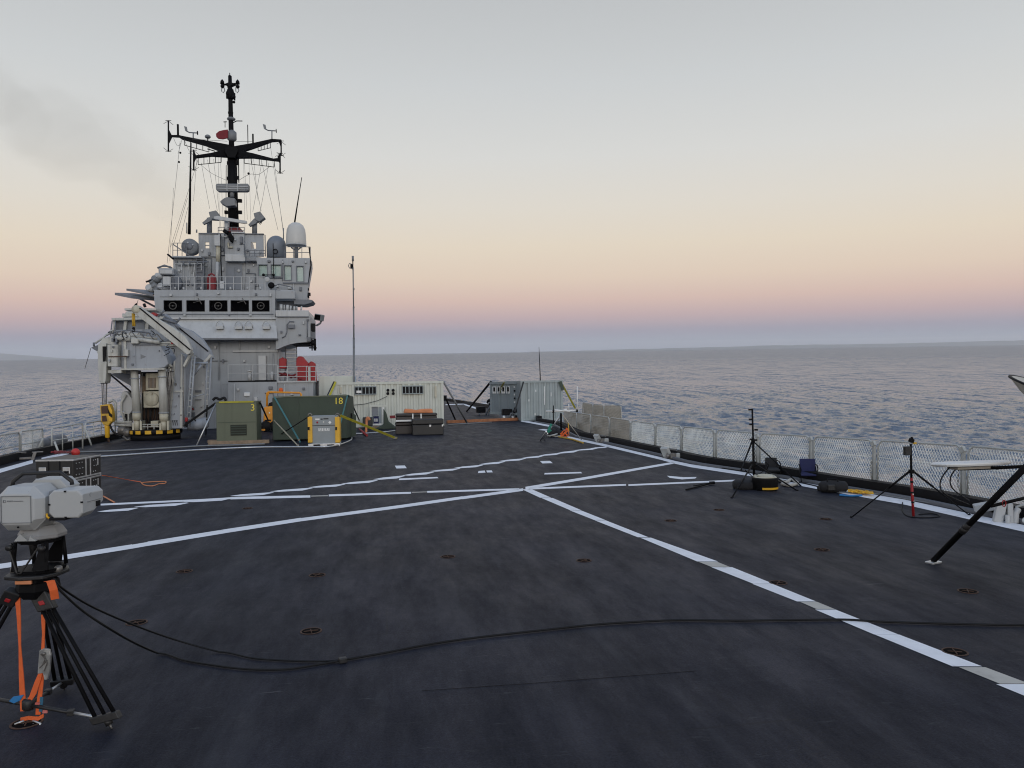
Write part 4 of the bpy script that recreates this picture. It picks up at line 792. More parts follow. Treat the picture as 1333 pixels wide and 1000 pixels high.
b = MB(); PR(b, [(330, 277.6), (338.4, 275.2), (344.8, 283.4), (337.6, 288.6), (332, 286)], UY + 1.0, 0.45); b.build('head', M['antenna_grey'], t, 0.02); b = MB(); PR(b, [(323, 292.6), (331, 284), (336.4, 287), (333, 291), (325, 294.6)], UY + 1.05, 0.3); b.build('arm', M['antenna_grey'], t, 0.02)
b = MB(); b.path(spline([at(x, y, UY + 1.0) for x, y in ((336, 289), (339, 292), (341, 288))], 4), 0.02, 5); b.build('cable', A, t)
b = MB(); c = at(300.2, 306.2, UY + 0.6); b.lathe([(0.06, 0), (0.12, 0), (0.12, 0.14), (0.06, 0.14), (0.06, 0)], c, 16, (0, 1, 0)); o = b.build('horn', GP, None); tag(o, 'small pale ring horn at the foot of the mast', 'horn')
t = thing('mast_foot_equipment', 'dark clutter of brackets and lamps at the foot of the mast', 'mast fitting', at(303, 306, UY + 0.8))
b = MB(); PR(b, [(296, 296), (312, 296), (312, 302), (296, 302)], UY + 1.0, 1.5); b.build('red_plate', M['red_dark'], t); one('roof_slab', GP, t, 301, 301.6, 318, 303.6, UY + 0.7, 2.0)
b = MB(); c = at(293, 306, UY + 0.6); b.lathe([(0.08, 0), (0.13, 0), (0.13, 0.1), (0.08, 0.1), (0.08, 0)], c, 16, (0, 1, 0)); b.build('ring', GP, t)
b = MB(); PR(b, [(296, 304), (300, 302), (304, 309), (302, 316), (298, 312)], UY + 0.5, 0.25); TU(b, [(298, 308), (302, 315)], UY + 0.4, 0.06); TU(b, [(291, 300), (297, 304)], UY + 0.5, 0.1); b.build('bracket', A, t)
b = MB(); B(b, 292, 286, 297, 299, UY + 1.2, 0.4); b.lathe([(0.1, 0), (0.14, 0.1), (0.08, 0.4)], at(295, 300, UY + 1.0), 10); b.build('cabinet', GP, t); tu('cream_conduit', M['cream'], t, [(297, 316), (297.5, 322), (303, 322)], UY + 0.7, 0.06)

# ------------------------------------------------------------------ funnel smoke drifting off to the left
pts = [at(x, y, Y) for x, y, Y in ((262, 285, 52), (240, 262, 56), (205, 238, 62), (165, 212, 70), (115, 186, 80), (55, 160, 92), (-20, 130, 108), (-120, 95, 128))]
pts = spline(pts, 6); b = MB(); vs = []; nseg = 18; nn_ = len(pts)
for i, p in enumerate(pts):
    t_ = (pts[min(i + 1, nn_ - 1)] - pts[max(i - 1, 0)]).normalized(); u_ = t_.cross(ZU).normalized(); w_ = u_.cross(t_); r_ = 0.3 + 5.2 * (i / (nn_ - 1)) ** 0.8
    for k in range(nseg):
        a = 2 * math.pi * k / nseg; q = u_ * math.cos(a) + w_ * math.sin(a); vs.append(p + q * r_ * (1 + 0.75 * noise.noise(p * 0.13 + q * 1.3)) * (0.02 if i in (0, nn_ - 1) else 1))
b.add(vs, [(i * nseg + k, i * nseg + (k + 1) % nseg, (i + 1) * nseg + (k + 1) % nseg, (i + 1) * nseg + k) for i in range(nn_ - 1) for k in range(nseg)] + [[nseg - 1 - k for k in range(nseg)], [(nn_ - 1) * nseg + k for k in range(nseg)]], True)
sm_ = bpy.data.materials.new('smoke'); sm_.use_nodes = True; st_ = sm_.node_tree; st_.nodes.remove(st_.nodes['Principled BSDF'])
pv = st_.nodes.new('ShaderNodeVolumePrincipled'); pv.inputs['Color'].default_value = (0.22, 0.17, 0.11, 1); pv.inputs['Density'].default_value = 0.0046; st_.links.new(pv.outputs[0], st_.nodes['Material Output'].inputs['Volume'])
o = b.build('smoke', sm_); o['kind'] = 'stuff'

# ------------------------------------------------------------------ DECK CRANE
gc = deck(203, 574); YC = gc.y
CR_ = thing('deck_crane', 'folded grey and cream deck crane with yellow and black base ring', 'crane', gc)
CG, CL, CC = M['crane'], M['crane_light'], M['cream']
ax = at(203, 566, YC + 1.1)
z0 = at(203, 566, YC).z; z1 = at(203, 560.5, YC).z; rr = 33 * 0.0313
MB().lathe([(rr * 0.93, 0), (rr * 0.93, z0)], (ax.x, ax.y, 0), 32).build('pedestal', M['black'], CR_)
MB().lathe([(rr, z0), (rr, z1), (rr * 0.98, z1 + 0.02), (0.001, z1 + 0.02)], (ax.x, ax.y, 0), 40).build('turntable', M['black'], CR_)
for k in range(7):                           # yellow blocks of the warning ring
    a0 = math.pi * (1.06 + k * 0.132); a1 = a0 + 0.075 * math.pi
    b = MB(); pts = []
    for i in range(4):
        a = a0 + (a1 - a0) * i / 3; pts.append((math.cos(a), math.sin(a)))
    vs = [Vector((ax.x + c * (rr + 0.003), ax.y + s * (rr + 0.003), z0 + 0.02)) for c, s in pts] + [Vector((ax.x + c * (rr + 0.003), ax.y + s * (rr + 0.003), z1 - 0.01)) for c, s in pts]
    vs += [Vector((ax.x + c * (rr - 0.03), ax.y + s * (rr - 0.03), z0 + 0.02)) for c, s in pts] + [Vector((ax.x + c * (rr - 0.03), ax.y + s * (rr - 0.03), z1 - 0.01)) for c, s in pts]
    fs = [(i, i + 1, i + 5, i + 4) for i in range(3)] + [(i + 9, i + 8, i + 12, i + 13) for i in range(3)] + [(i + 4, i + 5, i + 13, i + 12) for i in range(3)] + [(i + 1, i, i + 8, i + 9) for i in range(3)] + [(0, 4, 12, 8), (3, 11, 15, 7)]
    b.add(vs, fs); b.build('warning_block', M['yellow'], CR_)
rail(CR_, 184, 217, 552.5, 559, YC + 0.3, 5, M['crane_light'], 1)
def ram(x0, y0, x1, y1, yb, w0, w1, Y):
    o = TU(MB(), [(x0, y0), (x1, yb)], Y, w0, 14, w1).build('hydraulic_ram', CL, CR_)
    TU(MB(), [(x1, yb - 1), (x1 + 0.3, yb + 9)], Y, w1 * 1.02, 14).build('sleeve', CC, o)
    TU(MB(), [(x1, yb + 7), (x1 + 0.2, y1)], Y, w1 * 0.75, 12, w1 * 0.62).build('sleeve', CC, o); B(MB(), x1 - 6, y1 - 9, x1 - 3.4, y1, Y - 0.1, 0.5).build('lug', CC, o); B(MB(), x1 + 4.0, y1 - 12, x1 + 6.4, y1, Y - 0.1, 0.5).build('lug', CC, o)
    for yy in (y0 + 14, yb - 2): TU(MB(), [(x0 + (x1 - x0) * (yy - y0) / (yb - y0), yy), (x0 + (x1 - x0) * (yy - y0) / (yb - y0), yy + 1.4)], Y, w1 * 1.14, 14).build('clamp', M['crane'], o)
ram(174.6, 478, 178, 560, 538, 0.145, 0.165, YC + 0.35); ram(211, 476, 213.2, 560, 539, 0.155, 0.17, YC + 0.25)
# machinery between the rams
one('winch_housing', CC, CR_, 186.5, 509.5, 207.6, 531, YC + 0.7, 1.1, 0.03); MB().lathe([(0.0001, 0), (0.27, 0), (0.29, 0.04), (0.0001, 0.041)][::1], at(197.4, 520, YC + 0.7) + Vector((0, -0.045, 0)), 24, (0, 1, 0)).build('cover_plate', CC, CR_)
lo = one('louvre_box', CC, CR_, 189.5, 486, 207, 508, YC + 0.8, 1.0, 0.02)
one('louvre_opening', M['wood'], lo, 192.6, 492, 202.6, 505, YC + 0.77, 0.05)
for k in range(6): one('louvre_blade', M['steel'], lo, 192.8 + k * 1.7, 492.2, 193.4 + k * 1.7, 504.8, YC + 0.74, 0.06)
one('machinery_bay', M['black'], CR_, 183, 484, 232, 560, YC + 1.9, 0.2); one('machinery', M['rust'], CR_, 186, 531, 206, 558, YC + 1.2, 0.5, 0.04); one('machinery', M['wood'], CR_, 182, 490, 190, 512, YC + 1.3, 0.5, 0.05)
one('motor_box', CC, CR_, 196, 548, 206, 556.5, YC + 0.5, 0.5, 0.03)
b = MB()
for k in range(8):
    x = 187 + k * 2.3; b.path(spline([at(x, 531, YC + 1.0), at(x + random.uniform(-2, 2), 541, YC + 0.9), at(x + random.uniform(-3, 3), 553, YC + 1.0)], 5), 0.022, 5)
b.build('hydraulic_hose', M['rubber'], CR_)
b = MB()
for k in range(7):
    x = 219 + k * 0.9; b.path(spline([at(x, 478, YC + 0.3), at(x - 1 + random.uniform(-2, 2), 498, YC + 0.2), at(x - 3, 520, YC + 0.3), at(x - 4 + random.uniform(-1, 1), 548, YC + 0.4)], 6), 0.02, 5)
b.build('hydraulic_hose', M['steel'], CR_)
# right pillar: tall box post flaring to the foot
b = MB(); PR(b, [(226.4, 470), (236, 460), (241, 461), (241.6, 505), (239.6, 558), (217.2, 558), (220, 530), (224, 500)], YC + 0.6, 0.9); b.build('pillar', CG, CR_, 0.02)
pr('pillar_flange', CL, CR_, [(226.2, 470), (228.2, 470), (225.6, 508), (220.6, 557), (217.0, 557), (223, 505)], YC + 0.55, 0.06)
pr('pillar_flange', CL, CR_, [(235.6, 461), (237.4, 461), (237.2, 557), (234, 557)], YC + 0.55, 0.06); one('pillar_seam', CL, CR_, 227, 508.6, 239, 510.4, YC + 0.54, 0.08)
for x in (224, 226.6, 229.2): pr('drain_slot', M['black'], CR_, [(x, 547.4), (x + 1.8, 547), (x + 1.4, 548.2), (x + 2, 554), (x + 1.6, 554)], YC + 0.58, 0.04)
# main knuckle box across the top
b = MB(); PR(b, [(157.6, 443), (199, 443), (206, 446), (216, 462), (219, 474), (214, 478.6), (196, 480.6), (157.6, 480.6)], YC - 0.1, 1.5); b.build('boom_box', CG, CR_, 0.03)
one('boom_rib', CL, CR_, 161, 442, 164.2, 481, YC - 0.16, 0.1); one('boom_rib', CG, CR_, 175, 443.5, 176.4, 480, YC - 0.14, 0.06); one('boom_lip', GD, CR_, 172, 447.6, 206, 449, YC - 0.2, 0.3); one('boom_lip', CL, CR_, 157, 479.6, 214, 481.6, YC - 0.2, 0.3)
pr('arrow_mark', M['antenna_grey'], CR_, [(183, 461), (190.6, 464.6), (183, 467.6)], YC - 0.104, 0.03); one('hatch', CL, CR_, 160, 455, 166.6, 464, YC - 0.3, 0.2, 0.02)
pr('knuckle_plate', CL, CR_, [(127.5, 448), (132, 446), (138, 447), (138, 470), (137, 497), (129, 497), (127, 470)], YC - 0.25, 0.2, 0.015)
b = MB(); PR(b, [(139.5, 449), (153.4, 448.6), (153, 477.6), (140, 477)], YC - 0.45, 1.2); b.build('knuckle_box', CL, CR_, 0.02)
pr('knuckle_slot', M['black'], CR_, [(133.4, 451), (138, 451), (137, 470), (133.8, 471)], YC - 0.3, 0.06)
b = MB(); PR(b, [(129.4, 471), (139, 471), (137.4, 496), (136, 499), (131, 499), (129.6, 494)], YC - 0.35, 0.6); b.build('boom_tip', CL, CR_, 0.02)
one('tip_roller', M['black'], CR_, 131, 496.6, 136.6, 499.6, YC - 0.2, 0.3)
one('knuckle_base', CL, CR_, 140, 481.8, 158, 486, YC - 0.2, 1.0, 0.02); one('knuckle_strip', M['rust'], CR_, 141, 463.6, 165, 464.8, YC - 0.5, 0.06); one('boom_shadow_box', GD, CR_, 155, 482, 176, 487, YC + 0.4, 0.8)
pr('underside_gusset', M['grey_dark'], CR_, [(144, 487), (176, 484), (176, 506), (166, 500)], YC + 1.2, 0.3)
# luffing rams lying on top
TU(MB(), [(151, 440), (170, 441.4)], YC - 0.2, 0.10, 12).build('luffing_ram', CL, CR_); TU(MB(), [(180, 442), (208, 446)], YC - 0.25, 0.085, 12).build('luffing_ram', M['crane_light'], CR_); TU(MB(), [(170, 437), (205, 441)], YC + 0.2, 0.05, 8).build('pipe', CL, CR_)
one('ram_head', CL, CR_, 170, 440.5, 180, 447.5, YC - 0.35, 0.3, 0.03)
b = MB()
for k in range(6):
    x = 146 + k * 11; b.path(spline([at(x, 434 + k * 0.8, YC), at(x + 3, 430 + k, YC), at(x + 9, 437 + k, YC - 0.1), at(x + 12, 441 + k * 0.6, YC)], 5), 0.022, 5)
b.build('hydraulic_hose', M['steel'], CR_)
b = MB(); TU(b, [(206, 447), (221, 446), (228, 450.5)], YC - 0.1, 0.05); TU(b, [(196, 448.5), (236, 450.5)], YC - 0.1, 0.035); b.build('pipe', CL, CR_); one('red_valve', M['red'], CR_, 222.4, 440, 226.4, 448, YC - 0.2, 0.2, 0.02)
b = MB(); TU(b, [(213, 460), (222, 482), (226, 498)], YC + 0.3, 0.05); TU(b, [(206, 452), (216, 471), (224, 478)], YC + 0.2, 0.06); b.build('brace', CL, CR_)
# platform bow at the far left
b = MB(); PR(b, [(118.6, 452.5), (128, 449), (127.4, 458), (122, 455)], YC, 0.5); b.build('fairlead', GD, CR_); TU(MB(), [(122, 446), (122.4, 451)], YC, 0.04).build('fairlead_pin', GD, CR_); TU(MB(), [(118.4, 453), (110.5, 480)], YC, 0.012, 5).build('pull_wire', M['wire'], CR_)
b = MB(); TU(b, [(124, 447), (134, 440), (146, 430)], YC + 0.2, 0.04); TU(b, [(127, 457), (132, 467)], YC, 0.04); b.build('brace', CL, CR_)
b = MB()
for x, y in ((145, 440), (150, 440.6), (146.5, 436), (149, 445)): B(b, x, y, x + 2.4, y + 5, YC - 0.3, 0.25)
b.build('knuckle_bracket', GD, CR_)
pr('knuckle_top', CL, CR_, [(128, 449), (133, 441), (146, 437), (158, 440), (158, 449)], YC - 0.05, 1.2, 0.02)
# operator cabin above
YO = YC + 1.6
b = MB(); PR(b, [(145, 414), (214, 412), (214, 415.4), (145, 417.4)], YO - 0.25, 2.2); b.build('cabin_roof', CL, CR_, 0.02)
b = MB(); PR(b, [(146, 430), (216, 428), (218, 444), (146, 444)], YO, 1.8); b.build('cabin_wall', CG, CR_)
for q in ((146, 417, 148.4, 431), (160, 416.6, 163.8, 431), (188.4, 416, 192.4, 429.6), (213, 415, 216, 429)): pr('cabin_post', CL, CR_, [(q[0] + 1.6, q[1]), (q[2] + 1.6, q[1]), (q[2], q[3]), (q[0], q[3])], YO, 0.12)
for q in ((148.4, 160), (163.8, 188.4), (192.4, 213)): one('cabin_window', M['dome'] if q[0] > 150 else GD, CR_, q[0], 416.8, q[1], 430.4, YO + 0.15, 0.04)
pr('cabin_back', GD, CR_, [(147, 417), (214, 416), (214, 430), (147, 430)], YO + 1.5, 0.1)
one('cabin_roof_box', CL, CR_, 163, 405.4, 190, 412.6, YO, 1.2, 0.04); one('cabin_roof_slab', CL, CR_, 162, 401.4, 203, 404, YO + 0.2, 1.2); one('roof_cabinet', CL, CR_, 158.6, 408, 165, 413, YO + 0.2, 0.6, 0.03)
b = MB(); TU(b, [(146, 418), (144.6, 430), (143.6, 446)], YO - 0.5, 0.025); TU(b, [(150, 418), (150.6, 446)], YO - 0.4, 0.02); TU(b, [(144, 433), (168, 430), (196, 434)], YO - 0.6, 0.03); TU(b, [(160, 431), (161, 440)], YO - 0.5, 0.02); TU(b, [(143.8, 441), (152, 437)], YO - 0.5, 0.03); b.build('cabin_guard', GD, CR_)
tu('cabin_lamp', M['black'], CR_, [(187.4, 395.4), (189, 400)], YO, 0.06); pr('red_roof_cover', M['red'], CR_, [(195, 408), (200, 406.6), (204, 409), (203, 411.6), (197, 411)], YO - 0.1, 0.4)
one('floor_panel', CL, CR_, 152, 434, 182, 441, YO - 0.6, 0.5, 0.02)
# jib: from the sheave down to the pillar, swelling in the middle
YJ = YC - 0.35
b = MB(); PR(b, [(173, 401.6), (177.6, 397.6), (182, 399.6), (206, 415.4), (226, 427), (240, 437.6), (246, 447), (249, 455), (247, 460.5), (243.5, 462), (224, 446), (196, 424.4), (174.6, 408)], YJ, 0.36); b.build('jib', CL, CR_, 0.02)
b = MB(); TU(b, [(181.6, 401), (247.6, 455.6)], YJ - 0.02, 0.03, 5); b.build('jib_seam', M['black'], CR_)
MB().lathe([(0.0001, -0.03), (0.13, -0.03), (0.15, 0.0), (0.18, 0.02), (0.18, 0.40), (0.0001, 0.42)], at(177, 403, YJ), 24, (0, 1, 0)).build('sheave', CC, CR_)
tu('jib_lamp', M['black'], CR_, [(176.2, 396.4), (177.4, 397.4)], YJ + 0.1, 0.08)
b = MB()
for x, dy in ((172.6, 1), (174.6, 0)): b.path([at(x, 408, YJ + 0.2), at(x + 0.2, 416, YJ + 0.2), at(x + 0.8, 425, YJ + 0.2)], 0.035, 6)
b.build('sling', M['yellow_dirty'], CR_)
b = MB(); c = at(173.8, 427.6, YJ + 0.2); b.ball(c, 0.06); b.path([c + Vector(v) for v in ((0, 0, 0), (0.05, 0, -0.05), (0.04, 0, -0.12), (-0.03, 0, -0.13), (-0.05, 0, -0.09))], 0.022, 6); b.build('jib_hook', M['black'], CR_)
TU(MB(), [(178, 397), (180, 390)], YJ + 0.1, 0.01, 4).build('jib_wire', M['wire'], CR_)
# second, darker arm behind, and the ladder frame hanging from it
b = MB(); PR(b, [(214, 408), (232, 424), (248, 430), (262, 441), (272.6, 456), (276, 466), (268, 472), (252, 462), (236, 444), (216, 424)], YC + 1.7, 0.5); b.build('stowed_arm', M['crane'], CR_, 0.02)
TU(MB(), [(233, 427), (271, 457.6)], YC + 1.66, 0.03, 5).build('arm_seam', M['black'], CR_)
b = MB(); TU(b, [(208, 409), (222, 416), (231, 419.6)], YC + 1.4, 0.05); TU(b, [(212, 415), (230, 421)], YC + 1.3, 0.06); TU(b, [(231, 419), (234.6, 414)], YC + 1.3, 0.04); TU(b, [(206, 412), (214, 404)], YC + 1.3, 0.04); TU(b, [(228, 422), (233, 428)], YC + 1.3, 0.06); b.build('latch_gear', GD, CR_)
b = MB(); PR(b, [(238, 476), (240, 478), (250, 459), (248, 457)], YC + 0.2, 0.4); PR(b, [(262, 474), (264, 476), (275, 464), (273, 461)], YC + 1.5, 0.4); b.build('tie_bar', CL, CR_)
for x0, x1, xb0, xb1, Y in ((250, 253.5, 243, 247, YC + 0.5), (270, 274.6, 266, 270.6, YC + 1.6)):
    la = MB(); TU(la, [(x0, 464), (xb0, 556)], Y, 0.04, 6); TU(la, [(x1, 464), (xb1, 556)], Y, 0.04, 6); la = la.build('ladder', M['crane'], CR_)
    for k in range(12):
        t = (k + 0.5) / 12; TU(MB(), [(x0 + (xb0 - x0) * t, 464 + 92 * t), (x1 + (xb1 - x1) * t, 464 + 92 * t)], Y, 0.022, 5).build('rung', M['crane_light'], la)
b = MB(); TU(b, [(252, 473), (271, 473)], YC + 1.1, 0.05); TU(b, [(252, 489), (262, 475)], YC + 1.0, 0.05); TU(b, [(247, 518), (266, 513)], YC + 1.0, 0.025); b.build('frame_brace', M['crane'], CR_)
one('back_panel', GP, CR_, 248, 466, 270, 558, YC + 2.6, 0.1); one('step_plate', GD, CR_, 254, 508, 262, 511, YC + 2.55, 0.05); one('step_plate', GD, CR_, 254, 520, 262, 521, YC + 2.55, 0.05); one('sign_plate', M['red'], CR_, 248, 531, 252.5, 533.6, YC + 2.5, 0.06); one('breaker_box', GD, CR_, 247.6, 537, 253, 543, YC + 2.4, 0.15)
one('red_lever', M['red'], CR_, 240.4, 543.6, 244, 549, YC + 0.4, 0.15, 0.02); one('lever_box', M['black'], CR_, 241, 549, 243.6, 556, YC + 0.4, 0.15, 0.02)
b = MB(); b.lathe([(0.10, -0.05), (0.12, 0), (0.21, 0.25), (0.24, 0.3), (0.24, 0.75), (0.0001, 0.76)], at(245, 556, YC + 1.2), 20, (0.9, 0.3, 0.22)); b.build('slew_motor', CG, CR_); MB().lathe([(0.247, 0), (0.247, 0.05), (0.22, 0.05)], at(254, 552.2, YC + 1.33), 20, (0.9, 0.3, 0.22)).build('motor_band', M['black'], CR_)
# left: winch and rounded guard
b = MB(); PR(b, [(157, 516), (158.6, 511), (162, 509), (166, 511), (173, 522), (172.6, 534), (168, 540), (158, 534)], YC + 0.9, 0.6); b.build('winch_guard', GP, CR_, 0.03)
b = MB(); PR(b, [(160.6, 537), (168, 537), (168, 550), (160.6, 550)], YC + 0.9, 0.5); b.build('winch_foot', CL, CR_); one('winch_gap', M['black'], CR_, 162.6, 539, 165.6, 548, YC + 0.86, 0.06)
b = MB(); TU(b, [(141, 524), (147, 521), (150.6, 525), (150.6, 551)], YC + 0.9, 0.06); TU(b, [(149, 549.6), (172, 549.6)], YC + 0.8, 0.06); TU(b, [(149, 553), (172, 554)], YC + 0.8, 0.06); TU(b, [(164, 514), (158, 524), (158, 537), (163, 547)], YC + 0.8, 0.05); b.build('platform_frame', CL, CR_)
b = MB(); b.ball(at(160, 560, YC + 0.9), 0.22); b.ball(at(166, 563, YC + 0.8), 0.2); B(b, 154, 555, 168, 566, YC + 1.0, 0.4); TU(b, [(160, 568), (166, 573), (170, 571)], YC + 0.6, 0.05); b.build('valve_block', M['steel'], CR_)
b = MB(); b.path(spline([at(x, y, YC - 0.2) for x, y in ((143, 553), (146, 560), (151, 565), (158, 568))], 6), 0.04, 6); b.build('hydraulic_hose', M['rubber'], CR_)
tu('stay_rod', M['black'], CR_, [(144, 488), (175, 514)], YC + 0.7, 0.035)
# falls and yellow hook block
H_ = thing('hook_block', 'worn yellow crane hook block hanging at the rail', 'hook block', at(139, 556, YC - 0.1))
b = MB()
for x0, x1 in ((132.6, 133.6), (135, 135.6), (138.4, 137.6), (139.2, 138.4)): TU(b, [(x0, 498), (x1, 528)], YC - 0.05, 0.018, 5)
b.build('hoist_rope', M['wire'], H_)
b = MB(); PR(b, [(130, 527.6), (142, 526), (144, 529), (146.6, 540), (146.6, 549), (143, 551), (141, 554), (134, 553), (131.6, 548)], YC - 0.2, 0.32); b.build('cheek_plate', M['yellow_dirty'], H_, 0.02)
pr('sheave_slot', M['rust'], H_, [(131.6, 529), (140, 528.4), (141, 538.4), (132, 538.6)], YC - 0.22, 0.05); pr('sheave_slot', M['rust'], H_, [(132.4, 541.6), (138, 541), (139.6, 548.6), (133, 549)], YC - 0.22, 0.05)
pr('warning_stripe', M['yellow'], H_, [(140.4, 528), (143, 528.6), (145.8, 534.6), (146, 539), (143.6, 537.6)], YC - 0.24, 0.06); pr('warning_stripe', M['black'], H_, [(139.6, 531), (143, 538), (146, 540), (146, 543.6), (142, 541.6)], YC - 0.235, 0.05); pr('warning_stripe', M['yellow'], H_, [(140.4, 540.6), (143, 542), (146, 545), (145.6, 548.6), (142, 548)], YC - 0.24, 0.06)
MB().lathe([(0.07, -0.42), (0.085, -0.38), (0.10, 0.0), (0.11, 0.08), (0.08, 0.12)], at(139.6, 556.6, YC - 0.05), 14).build('shank', M['yellow'], H_)
b = MB(); TU(b, [(140.6, 570), (141.4, 578.4)], YC - 0.05, 0.03); TU(b, [(142, 572), (142.2, 580)], YC - 0.08, 0.025); b.build('swivel', M['rust'], H_)

# ------------------------------------------------------------------ CONTAINERS
def corrugate(mb, a, c, z0, z1, pitch, depth, out):
    """trapezoid-ribbed sheet from plan point a to c, between z0 and z1; out = outward normal"""
    d = c - a; L = d.length; d.normalize(); n = max(2, int(L / pitch)); pts = []
    for i in range(n):
        for f, o in ((0.0, 0), (0.32, 0), (0.5, 1), (0.82, 1)): pts.append(a + d * (L * (i + f) / n) - out * (depth * o))
    pts.append(c.copy()); m = len(pts)
    back = [p - out * (depth + 0.03) for p in pts]
    vs = [Vector((p.x, p.y, z0)) for p in pts] + [Vector((p.x, p.y, z1)) for p in pts] + [Vector((p.x, p.y, z0)) for p in back] + [Vector((p.x, p.y, z1)) for p in back]
    fs = []
    for i in range(m - 1): fs += [(i, i + 1, m + i + 1, m + i), (2 * m + i + 1, 2 * m + i, 3 * m + i, 3 * m + i + 1), (m + i, m + i + 1, 3 * m + i + 1, 3 * m + i), (i + 1, i, 2 * m + i, 2 * m + i + 1)]
    mb.add(vs, fs)
def container(name, label, p_left, p_right, h, deep, m, md, group=None):
    """front-left and front-right ground points (y equal); returns root, x0, x1, y"""
    x0, x1, y = p_left.x, p_right.x, p_right.y
    t = thing(name, label, 'container', (x0, y, 0), group)
    s = 0.12
    b = MB()
    for xx in (x0 + s / 2, x1 - s / 2):
        for yy in (y + s / 2, y + deep - s / 2): b.box((xx, yy, h / 2), (s, s, h))
    for zz in (s / 2 + 0.02, h - s / 2):
        for yy in (y + s / 2, y + deep - s / 2): b.box(((x0 + x1) / 2, yy, zz), (x1 - x0 - 2 * s, s * 0.9, s))
        for xx in (x0 + s / 2, x1 - s / 2): b.box((xx, y + deep / 2, zz), (s * 0.9, deep - 2 * s, s))
    b.build('corner_frame', m, t)
    b = MB()
    for xx in (x0 + 0.08, x1 - 0.08):
        for zz in (0.06, h - 0.055):
            for yy in (y + 0.075, y + deep - 0.075): b.box((xx, yy, zz), (0.18, 0.17, 0.13))
    b.build('corner_casting', m, t)
    out = Vector((0, -1, 0)); b = MB(); corrugate(b, Vector((x0 + s, y + 0.03, 0)), Vector((x1 - s, y + 0.03, 0)), s + 0.02, h - s, 0.276, 0.055, out); b.build('corrugated_panel', m, t)
    b = MB(); corrugate(b, Vector((x1 - 0.03, y + s, 0)), Vector((x1 - 0.03, y + deep - s, 0)), s + 0.02, h - s, 0.276, 0.04, Vector((1, 0, 0))); b.build('corrugated_panel', m, t)
    b = MB(); b.box(((x0 + x1) / 2, y + deep / 2, h - 0.03), (x1 - x0 - 0.1, deep - 0.1, 0.05)); b.build('roof', m, t)
    b = MB(); b.box(((x0 + x1) / 2, y + deep / 2, 0.17), (x1 - x0 - 0.2, deep - 0.2, 0.08)); b.build('floor', m, t)
    b = MB(); b.box(((x0 + x1) / 2, y + deep - 0.05, h / 2), (x1 - x0 - 0.2, 0.04, h - 0.2)); b.build('back_panel', m, t)
    b = MB(); b.box((x0 + 0.04, y + deep / 2, h / 2), (0.04, deep - 0.2, h - 0.2)); b.build('side_panel', md, t)
    return t, x0, x1, y
pr_ = deck(578, 554.4); YW = pr_.y; pl_ = at(433.6, 556, YW)
hW = at(578, 496, YW).z
W, x0, x1, y = container('white_container', 'long pale ribbed container with two barred windows and four round vents', Vector((pl_.x, YW, 0)), Vector((pr_.x, YW, 0)), hW, 2.44, M['container'], M['container'])
for (a_, c_, t_, b_) in ((461.6, 490, 503.6, 513.4), (523.4, 551, 502.6, 512.6)):
    w = one('barred_window', M['black'], W, a_ + 0.6, t_ + 0.6, c_ - 0.6, b_ - 0.6, YW - 0.04, 0.08)
    f = MB()
    for q in ((a_, t_ - 0.8, c_, t_ + 0.6), (a_, b_ - 0.6, c_, b_ + 0.4), (a_, t_ + 0.6, a_ + 0.8, b_ - 0.6), (c_ - 0.8, t_ + 0.6, c_, b_ - 0.6)): B(f, *q, YW - 0.09, 0.14)
    f.build('window_frame', M['container_d'] if a_ < 500 else M['container_b'], w)
    for k in range(5): x = a_ + (c_ - a_) * (k + 1) / 6; B(MB(), x - 0.45, t_ + 0.7, x + 0.45, b_ - 0.7, YW - 0.07, 0.04).build('window_bar', M['container_b'], w)
one('paper_notice', M['white'], W, 464, 508.6, 470.4, 511.8, YW - 0.12, 0.03)
for x, yv in ((505, 508.2), (511.8, 508.2), (504.8, 512.4), (512, 512.4)): MB().lathe([(0.0001, 0), (0.058, 0), (0.07, 0.02), (0.078, 0.06), (0.0001, 0.061)], at(x, yv, YW - 0.05), 14, (0, 1, 0)).build('round_vent', M['black'], W)
for x in (443.6, 567): one('faded_yellow_plate', M['cream'], W, x - 1.3, 502.6 if x > 500 else 504, x + 1.3, 517.6 if x > 500 else 512, YW - 0.03, 0.05)
TU(MB(), [(459, 527.6), (475, 526), (492, 521.6), (504, 516)], YW - 0.06, 0.014, 5).build('wall_cable', M['rubber'], W)
# pale deckhouse/box behind it, with the thin telescopic mast
YB = YW + 3.2
o = one('pale_store_box', M['container'], None, 415, 489.4, 462.4, 520, YB, 2.2, 0.03)
tag(o, 'plain pale box behind the long ribbed container', 'store box'); o.location.z = 0
MA2 = thing('telescopic_mast', 'thin grey telescopic mast rising behind the long pale container', 'mast', at(460.5, 500, YB + 0.3))
TU(MB(), [(461, 556), (460.6, 440)], YB - 0.2, 0.062, 8).build('lower_tube', M['antenna_grey'], MA2); TU(MB(), [(460.6, 440), (460.2, 400)], YB - 0.2, 0.045, 8).build('middle_tube', M['antenna_grey'], MA2); TU(MB(), [(460.2, 400), (459.6, 348)], YB - 0.2, 0.036, 8).build('upper_tube', M['antenna_grey'], MA2)
b = MB()
for yv in (440, 400, 376, 424, 452): B(b, 459.2, yv - 0.7, 461.6, yv + 0.7, YB - 0.28, 0.16)
b.build('clamp', GD, MA2); TU(MB(), [(459.4, 340), (459.2, 333.4)], YB - 0.2, 0.06, 8).build('camera_head', M['antenna_grey'], MA2); TU(MB(), [(459.4, 352), (459.3, 340)], YB - 0.2, 0.03, 8).build('head_post', M['antenna'], MA2)
